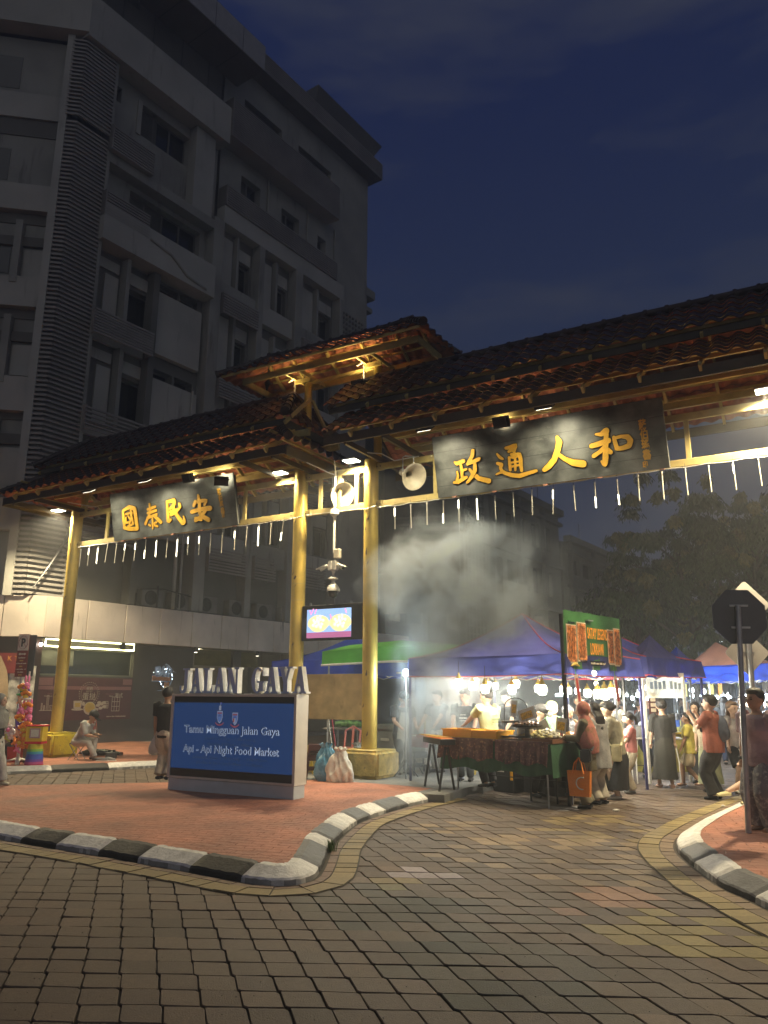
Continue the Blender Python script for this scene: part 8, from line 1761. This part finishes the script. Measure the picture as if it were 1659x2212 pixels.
# grill and trestles in the smoke
gl_ = thing('charcoal_grill', 'long black charcoal grill on trestle legs inside the smoke', 'grill', G(940, 1700, .136)+Vector((0, .1, 0)), trz-.5); obj('trough', MB().bx(-.25, .75, -.14, .14, .76, .86), BLACKM, gl_, bevel=.01)
for x in (-.15, .65):
    for q in (-1, 1): obj('leg', MB().bar((x+q*.12, -.18*q, 0), (x, -.02*q, .72), .03), BLACKM, gl_)
obj('embers', MB().bx(-.22, .72, -.11, .11, .85, .866), mat('embers', (.05, .02, .01), emit=.5, ecol=(1, .25, .03)), gl_); mb = MB()
for k in range(22): mb.cyl((-.2+.04*k, -.22, .90), (-.18+.04*k, .1, .88), .010, n=6)
obj('skewer_row', mb, MATS['satay_meat'], gl_, smooth=True)
def cooler(p, lab, m, w, d, h, rz, lid=None):
    t = thing('cooler_box', lab, 'cooler box', p, rz); obj('body', MB().bx(-w/2, w/2, -d/2, d/2, 0, h*.86), m, t, bevel=.03, seg=2); obj('lid', MB().bx(-w/2-.01, w/2+.01, -d/2-.01, d/2+.01, h*.865, h), lid or m, t, bevel=.02, seg=2); obj('handle', MB().bx(-w*.2, w*.2, -d/2-.03, -d/2, h*.62, h*.68), WPLAST, t)
RC = mat('red_cooler', (.42, .03, .05), rough=.4, var=.08)
cq = G(905, 1660, .136)+Vector((0, .9, 0)); cooler(cq, 'white cooler box standing under the red one', WPLAST, 1.0, .5, .42, trz); cooler(cq+Vector((0, 0, .42)), 'red cooler box stacked on the white one behind the tripod stand', RC, .98, .5, .40, trz)
bx_ = thing('crate', 'pale yellow crate on top of the red cooler box', 'crate', cq+Vector((.2, -.1, .82)), trz); obj('crate', MB().bx(-.25, .25, -.18, .18, 0, .2), mat('pale_yellow_plastic', (.55, .46, .20), rough=.5), bx_, bevel=.01); obj('rim', MB().bx(-.265, .265, -.195, .195, .2, .22), MATS['pale_yellow_plastic'], bx_)
cooler(G(850, 1664, .136)+Vector((0, .7, 0)), 'grey steel cabinet with two drawers behind the middle post base', mat('grey_cabinet', (.26, .27, .25), rough=.4), .62, .5, .95, trz)
ts = thing('tripod_stand', 'black folded tripod stand in front of the cooler boxes', 'tripod', G(885, 1674, .136)+Vector((.0, .1, 0)))
for k in range(4): aa = k*1.57+.3; obj('leg', MB().tube([(.3*math.cos(aa), .3*math.sin(aa), 0), (.04*math.cos(aa), .04*math.sin(aa), .42), (-.10*math.cos(aa), .0, 1.35)], .012, 6), BLACKM, ts, smooth=True)
obj('hub', MB().cyl((0, 0, .38), (0, 0, .46), .04, n=10), BLACKM, ts)
t = thing('pink_bin', 'tall coral pink bin standing behind the bare base block', 'bin', G(820, 1650, .136)+Vector((.02, .0, 0))); obj('bin', MB().lathe((0, 0, 0), [(0, 0), (.09, 0), (.125, .68), (.15, .70), (.15, .73), (.12, .73)], 20), mat('coral_plastic', (.75, .22, .15), rough=.4, var=.1, col2=(.8, .3, .3)), t, smooth=True)
obj('lid', MB().lathe((0, 0, .73), [(.15, 0), (.1, .03), (0, .035)], 20), MATS['coral_plastic'], t, smooth=True)
# back tables behind the panel
tA = G(705, 1650, .136)+Vector((0, .6, 0)); t2, w2_, rz2 = table('prep_table', 'steel prep table with a pale green top behind the plywood panel', tA, tA+Vector((1.3, -.35, 0)), .6, .8)
t = thing('food_bag', 'bag of bread and produce on the prep table behind the plywood panel', 'bag', tA+Vector((.5, .1, .8))); obj('bag', MB().tube([(-.35, 0, .09), (0, 0, .11), (.4, 0, .08)], [.08, .13, .07], 14, sq=(1.3, .8)), mat('produce_bag', (.45, .30, .12), rough=.4, var=.5, vscale=9, col2=(.2, .4, .12)), t, smooth=True); obj('knot', MB().ell((.46, 0, .08), (.05, .04, .04), 8), WPLAST, t)
ch = thing('plastic_chair', 'coral red plastic chair behind the white sack', 'chair', G(745, 1668, .136)+Vector((0, .9, 0)), -.5); obj('seat', MB().bx(-.2, .2, -.2, .2, .42, .45), MATS['coral_plastic'], ch, bevel=.01); obj('backrest', MB().tube([(-.19, .2, .45), (-.2, .26, .8), (0, .28, .9), (.2, .26, .8), (.19, .2, .45)], .025, 8).tube([(0, .22, .45), (0, .28, .88)], .03, 8), MATS['coral_plastic'], ch, smooth=True)
for x in (-.18, .18):
    for y in (-.18, .18): obj('leg', MB().cyl((x*1.1, y*1.1, 0), (x, y, .42), .018, n=8), MATS['coral_plastic'], ch, smooth=True)
for k, (x, lab, m) in enumerate(((712, 'long red broom handle leaning on the prep table', RC), (704, 'long white mop handle leaning on the prep table', WPLAST))):
    t = thing('broom', lab, 'broom', G(x+6, 1664, .136)+Vector((0, .3, 0))); obj('handle', MB().cyl((.1, 0, .1), (-.1, .15, 1.35), .014, n=8), m, t); obj('head', MB().bx(-.02, .22, -.05, .05, 0, .12), BKP, t)
# cloth backdrop behind the cook
bk = thing('cloth_backdrop', 'pale cloth sheets hung as the back wall of the cook stall', 'backdrop', Vector((AY(866, 1500, 17.6).x, 17.6, .3)), -.1)
for k, (x0, x1, c_) in enumerate(((0, .5, (.24, .25, .27)), (.55, 1.3, (.34, .30, .27)), (1.35, 1.85, (.30, .27, .26)))): obj('sheet', MB().grid([[(x0+(x1-x0)*i/8, .03*math.sin(i*1.7+k), z) for i in range(9)] for z in (.6, 1.2, 1.9)]), mat('sheet_%d' % k, c_, rough=.8, var=.12), bk, smooth=True)
obj('rod', MB().cyl((-.1, 0, 1.92), (2.0, 0, 1.92), .015, n=8), STEEL, bk)
# next stalls down the lane
fr_ = thing('banner_stand', 'white pole frame with a plastic covered cream banner and hanging menu strips', 'stall frame', G(1405, 1694), math.atan2(.3, .9)); 
pz = HZ(1446, G(1405, 1694)); obj('post', MB().bar((0, 0, 0), (0, 0, pz), .05), WPLAST, fr_); obj('post', MB().bar((1.08, .1, 0), (1.08, .1, pz-.1), .045), WPLAST, fr_)
obj('banner', MB().grid([[(.04+1.05*i/12, .1*i/12-.03+.012*math.sin(i*2), pz-.06-.52*j/4) for i in range(13)] for j in range(5)]), mat('cream_banner', (.62, .57, .44), rough=.25, var=.15, vscale=5), fr_, smooth=True)
BPR = mat('pale_blue_print', (.30, .36, .42), rough=.5); marks(.32, pz-.40, .17, .40, BPR, fr_, -.06); marks(.82, pz-.40, .17, .36, BPR, fr_, -.03)
mn = obj('menu_strip', MB().bx(.12, .32, .02, .03, .95, pz-.6), mat('maroon_strip', (.09, .02, .02), rough=.4), fr_)
mb = MB()
for k in range(8): mb.bx(.16, .28, .01, .018, 1.0+.105*k, 1.0+.105*k+.07)
obj('strip_lettering', mb, CRM, mn)
cn = thing('stall_counter', 'yellow fronted drinks counter behind the woman in the black dress', 'counter', G(1452, 1672)+Vector((0, .3, 0)), .35); obj('front', MB().bx(-.5, .75, 0, .5, 0, .86), mat('yellow_board', (.40, .33, .06), rough=.5, var=.3, vscale=4), cn, bevel=.01); obj('counter_top', MB().bx(-.55, .8, -.05, .55, .86, .9), mat('bright_yellow', (.75, .5, .03), rough=.4), cn, bevel=.006)
for k in range(7): t = thing('drink_cup', 'clear drink cup in the row on the yellow counter', 'cup', G(1452, 1672)+Vector((-.35+.15*k, .42+.055*k, .9)), 0, 'cups on the yellow counter'); obj('cup', MB().lathe((0, 0, 0), [(0, 0), (.03, 0), (.04, .12), (.042, .12)], 12), mat('cup_%d' % (k % 3), ((.5, .5, .3), (.4, .55, .3), (.55, .45, .2))[k % 3], rough=.2), t, smooth=True)
sp_ = G(1385, 1660); st2, _, _ = table('serving_table', 'white framed serving table behind the girl in pink', G(1388, 1700)+Vector((.1, .6, 0)), G(1388, 1700)+Vector((.95, .5, 0)), .6, .9, WPLAST)
pn = thing('food_pan', 'steel food warmer pan on the serving table', 'food warmer', G(1388, 1700)+Vector((.5, .85, .9))); obj('pan', MB().bx(-.33, .33, -.2, .2, 0, .24), STEEL, pn, bevel=.02, seg=2); obj('lid', MB().lathe((0, 0, .24), [(.22, 0), (.2, .06), (.1, .1), (0, .11)], 20), STEEL, pn, smooth=True)
wt = thing('striped_stall', 'far stall counter with blue and yellow checked sheets', 'stall', Vector((AY(1375, 1550, 25).x-1.2, 25, 0)), -.1)
obj('counter', MB().bx(0, 3.2, 0, .6, 0, 1.0), mat('stall_blue', (.04, .12, .45), rough=.5, var=.3, vscale=3), wt); mb = MB()
for i in range(14):
    for j in range(3):
        if (i+j) % 2: mb.bx(.05+i*.22, .27+i*.22, -.012, -.002, 1.0-.2*j-.2, 1.0-.2*j)
obj('checks', mb, mat('stall_yellow', (.55, .48, .12), rough=.5), wt)
# goods glimpsed along the lane
for k, (x, Y, w_, h_, c_, lab) in enumerate(((1500, 26, 1.4, 1.0, (.25, .1, .3), 'purple cloth counter beyond the black headscarf'), (1610, 24, 1.6, 1.0, (.35, .2, .1), 'brown cloth counter right of the backpack'), (1650, 21, 1.2, 1.1, (.12, .2, .25), 'teal counter at the right edge behind the signs'), (1360, 22, 1.6, 1.0, (.1, .14, .2), 'dark blue counter deep behind the satay queue'))):
    p = AY(x, 1550, Y); t = thing('stall_counter', lab, 'counter', Vector((p.x, Y, 0)), -.1*k); obj('counter_cloth', MB().bx(-w_/2, w_/2, -.3, .3, 0, h_*.93), mat('counter_%d' % k, c_, rough=.7, var=.2), t, bevel=.02); mb = MB(); rnd = random.Random(k)
    for q in range(9): mb.bx(-w_/2+.16*q, -w_/2+.16*q+.11, -.2, .1, h_*.93, h_*.93+rnd.uniform(.08, .3))
    obj('goods', mb, mat('goods_%d' % k, (.45, .40, .34), rough=.4, var=.5, vscale=5, col2=(.7, .6, .5)), t)
sh_ = thing('lit_shopfront', 'small warm lit shop windows glimpsed through the trees above the brown canopies', 'shopfront', Vector((AY(1476, 1440, 44).x, 44, 2.3)), -.2)
obj('wall', MB().bx(-2.2, 2.6, .1, .4, -2.3, 1.4), CWD, sh_); 
for k, (x0, x1) in enumerate(((-1.1, -.55), (-.4, .1), (.25, .5), (1.2, 1.5), (1.75, 1.95))): obj('lit_window', MB().bx(x0, x1, .05, .09, -.6, .75 if k < 3 else .3), glow('shop_glow_%d' % (k % 2), ((1, .52, .12), (.75, .7, .2))[k % 2], 1.0), sh_)
for k, x in enumerate((1543, 1552, 1558, 1567)): q = AY(x, 1527-1, 60); 
for k, x in enumerate((1546, 1556, 1565, 1575)): t = thing('distant_lamp', 'tiny white lamp in the short row far off above the big brown canopy', 'lamp', AY(x-23+14, 1384+k*.4, 58), 0, 'row of tiny distant lamps'); obj('glass', MB().ell((0, 0, 0), (.09+.02*k, .09, .09+.02*k), 8), BC_, t, smooth=True); obj('bracket', MB().bar((0, .05, .05), (0, .5, .3), .04), BLACKM, t)
# ---------------------------------------------------------------- trees
BARK = mat('bark', (.09, .07, .05), rough=.9, var=.25, vscale=6, bump=.8, bscale=14)
def leaf_mat():
    m = attr_mat('drooping_leaves', rough=.6, bump=.0, var=.3, vscale=1.5); return m
def tree(name, label, base, H, rad, seed, nclump=60, leaves=130, base_col=(.055, .07, .025)):
    rnd = random.Random(seed); t = thing(name, label, 'tree', base)
    mb = MB(); top = Vector((rnd.uniform(-.3, .3), rnd.uniform(-.3, .3), H*.8)); P = [Vector((0, 0, 0)), Vector((.05, 0, H*.2)), Vector((rnd.uniform(-.2, .2), rnd.uniform(-.2, .2), H*.45)), top]; mb.tube(P, [.17, .13, .10, .04], 10); tips = []
    for k in range(11):
        f = rnd.uniform(.28, .95); s = P[1].lerp(top, f); a = rnd.uniform(0, 6.28); l = rad*rnd.uniform(.55, 1)*(1.15-.5*f); e_ = s+Vector((math.cos(a)*l, math.sin(a)*l, l*rnd.uniform(.25, .8))); mid = s.lerp(e_, .5)+Vector((0, 0, .25)); mb.tube([s, mid, e_], [.055, .035, .015], 7); tips += [e_, mid, s.lerp(e_, .75)]
    obj('trunk', mb, BARK, t, smooth=True)
    V = []; F = []; Cc = []
    for c in range(nclump):
        if c < len(tips): cc = tips[c]+Vector((rnd.uniform(-.3, .3), rnd.uniform(-.3, .3), rnd.uniform(-.1, .4)))
        else:
            a = rnd.uniform(0, 6.28); z = rnd.uniform(.25, 1.02); rr = rad*math.sqrt(rnd.random())*(1-.55*abs(z-.5)); cc = Vector((rr*math.cos(a), rr*math.sin(a), H*z))
        cr = rnd.uniform(.35, .85); yl = rnd.random() < .13; col = np.array(base_col)*rnd.uniform(.55, 1.5)
        if yl: col = np.array((.17, .15, .05))*rnd.uniform(.6, 1.1); cr *= .55
        sprays = rnd.randint(7, 12)
        for s_ in range(sprays):
            a = rnd.uniform(0, 6.28); out = Vector((math.cos(a), math.sin(a), 0)); l = cr*rnd.uniform(.5, 1.1)*(.5 if yl else 1); droop = rnd.uniform(.5, 1.2)*(1.6 if yl else 1)
            for q in range(int(leaves*1.5)//sprays):
                f = rnd.random(); p = cc+out*l*f+Vector((0, 0, .28*math.sin(f*2.2)-droop*l*f*f))+Vector((rnd.gauss(0, .07), rnd.gauss(0, .07), rnd.gauss(0, .07)))
                ll = rnd.uniform(.12, .30); w = rnd.uniform(.026, .048)*(1.4 if yl else 1); aa = rnd.uniform(0, 6.28); sd_ = Vector((math.cos(aa), math.sin(aa), 0)); dn = (Vector((0, 0, -1))+out*rnd.uniform(0, .8)+Vector((rnd.gauss(0, .25), rnd.gauss(0, .25), 0))).normalized()
                o = len(V); m_ = p+dn*ll*.5; V += [tuple(p), tuple(m_+sd_*w), tuple(p+dn*ll), tuple(m_-sd_*w)]; F.append((o, o+1, o+2, o+3)); Cc.append(col*rnd.uniform(.75, 1.25))
    me = bpy.data.meshes.new('crown'); me.from_pydata(V, [], F); me.materials.append(leaf_mat()); tint(me, Cc); obj('crown', me, None, t)
    return t
def tp(px, Y): p = AY(px, 1500, Y); return Vector((p.x, Y, 0))
tree('street_tree', 'tallest drooping street tree, left of the octagonal sign above the brown canopy', tp(1500, 29), 9.6, 3.0, 1, 95, 150)
tree('street_tree', 'drooping tree at the right edge behind the road signs', tp(1655, 27), 9.0, 2.8, 2, 85, 150)
tree('street_tree', 'thin drooping tree in front of the dark facade right of the satay banner', tp(1392, 30), 7.6, 2.0, 3, 52, 130)
tree('street_tree', 'loose tree between the two tall drooping ones', tp(1580, 34), 10.2, 2.8, 4, 80, 140)
tree('street_tree', 'far tree before the lower shop block', tp(1440, 38), 9.6, 3.0, 5, 75, 140)
tree('street_tree', 'small tree low behind the blue canopy peak', tp(1330, 34), 6.8, 1.9, 6, 40, 120)
tree('street_tree', 'outermost tree half outside the right edge', tp(1740, 31), 10.0, 3.0, 7, 60, 130)
# ---------------------------------------------------------------- grill smoke
def smoke():
    c = Vector((1.45, 15.2, 3.3)); sx, sy, sz = 3.1, 1.35, 3.3
    mb = MB(); mb.bx(-sx, sx, -sy, sy, -sz, sz); o = obj('smoke', mb, None); o.location = c
    m = bpy.data.materials.new('smoke'); m.use_nodes = True; t = m.node_tree; t.nodes.clear(); out = N(t, 'ShaderNodeOutputMaterial'); pv = N(t, 'ShaderNodeVolumePrincipled'); pv.inputs['Color'].default_value = (.80, .90, 1, 1); pv.inputs['Anisotropy'].default_value = .0
    t.links.new(pv.outputs[0], out.inputs['Volume']); tcn = N(t, 'ShaderNodeTexCoord')
    nz1 = N(t, 'ShaderNodeTexNoise'); nz1.inputs['Scale'].default_value = .9; nz1.inputs['Detail'].default_value = 2; t.links.new(tcn.outputs['Object'], nz1.inputs[0])
    wr = N(t, 'ShaderNodeVectorMath', operation='MULTIPLY_ADD'); t.links.new(nz1.outputs['Color'], wr.inputs[0]); wr.inputs[1].default_value = (1.5, 1.1, 1.2); t.links.new(tcn.outputs['Object'], wr.inputs[2])
    wc = N(t, 'ShaderNodeVectorMath', operation='SUBTRACT'); t.links.new(wr.outputs[0], wc.inputs[0]); wc.inputs[1].default_value = (.75, .55, .6)
    tot = None
    #  centre (relative), radii, strength
    for (x, y, z, rx, ry, rz_, k) in BLOBS:
        s1 = N(t, 'ShaderNodeVectorMath', operation='SUBTRACT'); t.links.new(wc.outputs[0], s1.inputs[0]); s1.inputs[1].default_value = (x-c.x, y-c.y, z-c.z)
        s2 = N(t, 'ShaderNodeVectorMath', operation='DIVIDE'); t.links.new(s1.outputs[0], s2.inputs[0]); s2.inputs[1].default_value = (rx, ry, rz_)
        ln_ = N(t, 'ShaderNodeVectorMath', operation='LENGTH'); t.links.new(s2.outputs[0], ln_.inputs[0])
        mr = N(t, 'ShaderNodeMapRange', interpolation_type='SMOOTHSTEP'); mr.inputs[1].default_value = 1.0; mr.inputs[2].default_value = .0; mr.inputs[3].default_value = 0; mr.inputs[4].default_value = k; t.links.new(ln_.outputs['Value'], mr.inputs[0])
        if tot is None: tot = mr.outputs[0]
        else:
            ad_ = N(t, 'ShaderNodeMath', operation='ADD'); t.links.new(tot, ad_.inputs[0]); t.links.new(mr.outputs[0], ad_.inputs[1]); tot = ad_.outputs[0]
    n2 = N(t, 'ShaderNodeTexNoise'); n2.inputs['Scale'].default_value = 1.5; n2.inputs['Detail'].default_value = 7; n2.inputs['Roughness'].default_value = .55; t.links.new(wc.outputs[0], n2.inputs[0])
    m2 = N(t, 'ShaderNodeMapRange'); m2.inputs[1].default_value = .38; m2.inputs[2].default_value = .66; m2.inputs[3].default_value = .0; m2.inputs[4].default_value = 1.5; t.links.new(n2.outputs[0], m2.inputs[0])
    mu = N(t, 'ShaderNodeMath', operation='MULTIPLY'); t.links.new(tot, mu.inputs[0]); t.links.new(m2.outputs[0], mu.inputs[1])
    # fade to nothing at the walls of its box
    sp = N(t, 'ShaderNodeVectorMath', operation='DIVIDE'); t.links.new(tcn.outputs['Object'], sp.inputs[0]); sp.inputs[1].default_value = (sx, sy, sz); ab = N(t, 'ShaderNodeVectorMath', operation='ABSOLUTE'); t.links.new(sp.outputs[0], ab.inputs[0]); sx_ = N(t, 'ShaderNodeSeparateXYZ'); t.links.new(ab.outputs[0], sx_.inputs[0])
    ma = N(t, 'ShaderNodeMath', operation='MAXIMUM'); t.links.new(sx_.outputs[0], ma.inputs[0]); t.links.new(sx_.outputs[1], ma.inputs[1]); mb_ = N(t, 'ShaderNodeMath', operation='MAXIMUM'); t.links.new(ma.outputs[0], mb_.inputs[0]); t.links.new(sx_.outputs[2], mb_.inputs[1])
    ed = N(t, 'ShaderNodeMapRange'); ed.inputs[1].default_value = 1.0; ed.inputs[2].default_value = .8; ed.inputs[3].default_value = 0; ed.inputs[4].default_value = 1; t.links.new(mb_.outputs[0], ed.inputs[0])
    mu2 = N(t, 'ShaderNodeMath', operation='MULTIPLY'); t.links.new(mu.outputs[0], mu2.inputs[0]); t.links.new(ed.outputs[0], mu2.inputs[1]); t.links.new(mu2.outputs[0], pv.inputs['Density'])
    o.data.materials.append(m); tag(o, 'pale grill smoke billowing up left of the indigo canopy', 'smoke', kind='stuff')
BLOBS = [(1.45, 15.2, 4.15, 1.6, 1.1, 1.35, 5.5), (.65, 15.3, 4.05, 1.2, .9, .9, 4.0), (2.4, 15.2, 3.3, 1.3, .9, 1.3, 1.5), (1.1, 15.2, 2.9, 1.2, .9, 1.2, 1.5), (1.0, 15.1, 1.3, 1.2, 1.0, 1.8, 1.5), (1.4, 15.2, 4.95, .85, .7, .6, 1.8), (.5, 15, .5, 1.2, .9, .7, .6), (1.9, 15.2, 2.6, 2.2, 1.2, 2.3, .35), (1.9, 15.2, 3.9, 2.5, 1.25, 1.9, .55)]
smoke()

# ---------------------------------------------------------------- thin veil added over the whole street to imitate lamp glare
hz = MB(); hz.bx(-60, 75, -12, 95, -1.1, 36); ho = obj('glare_haze', hz, None)
hm_ = bpy.data.materials.new('glare_haze'); hm_.use_nodes = True; ht = hm_.node_tree; ht.nodes.clear(); hout = N(ht, 'ShaderNodeOutputMaterial'); hp = N(ht, 'ShaderNodeVolumePrincipled')
hp.inputs['Color'].default_value = (.9, .93, .97, 1); hp.inputs['Density'].default_value = .005; hp.inputs['Anisotropy'].default_value = .3; ht.links.new(hp.outputs[0], hout.inputs['Volume'])
ho.data.materials.append(hm_); tag(ho, 'thin veil of air added over the street to imitate lamp glare', 'glare_haze', kind='stuff')
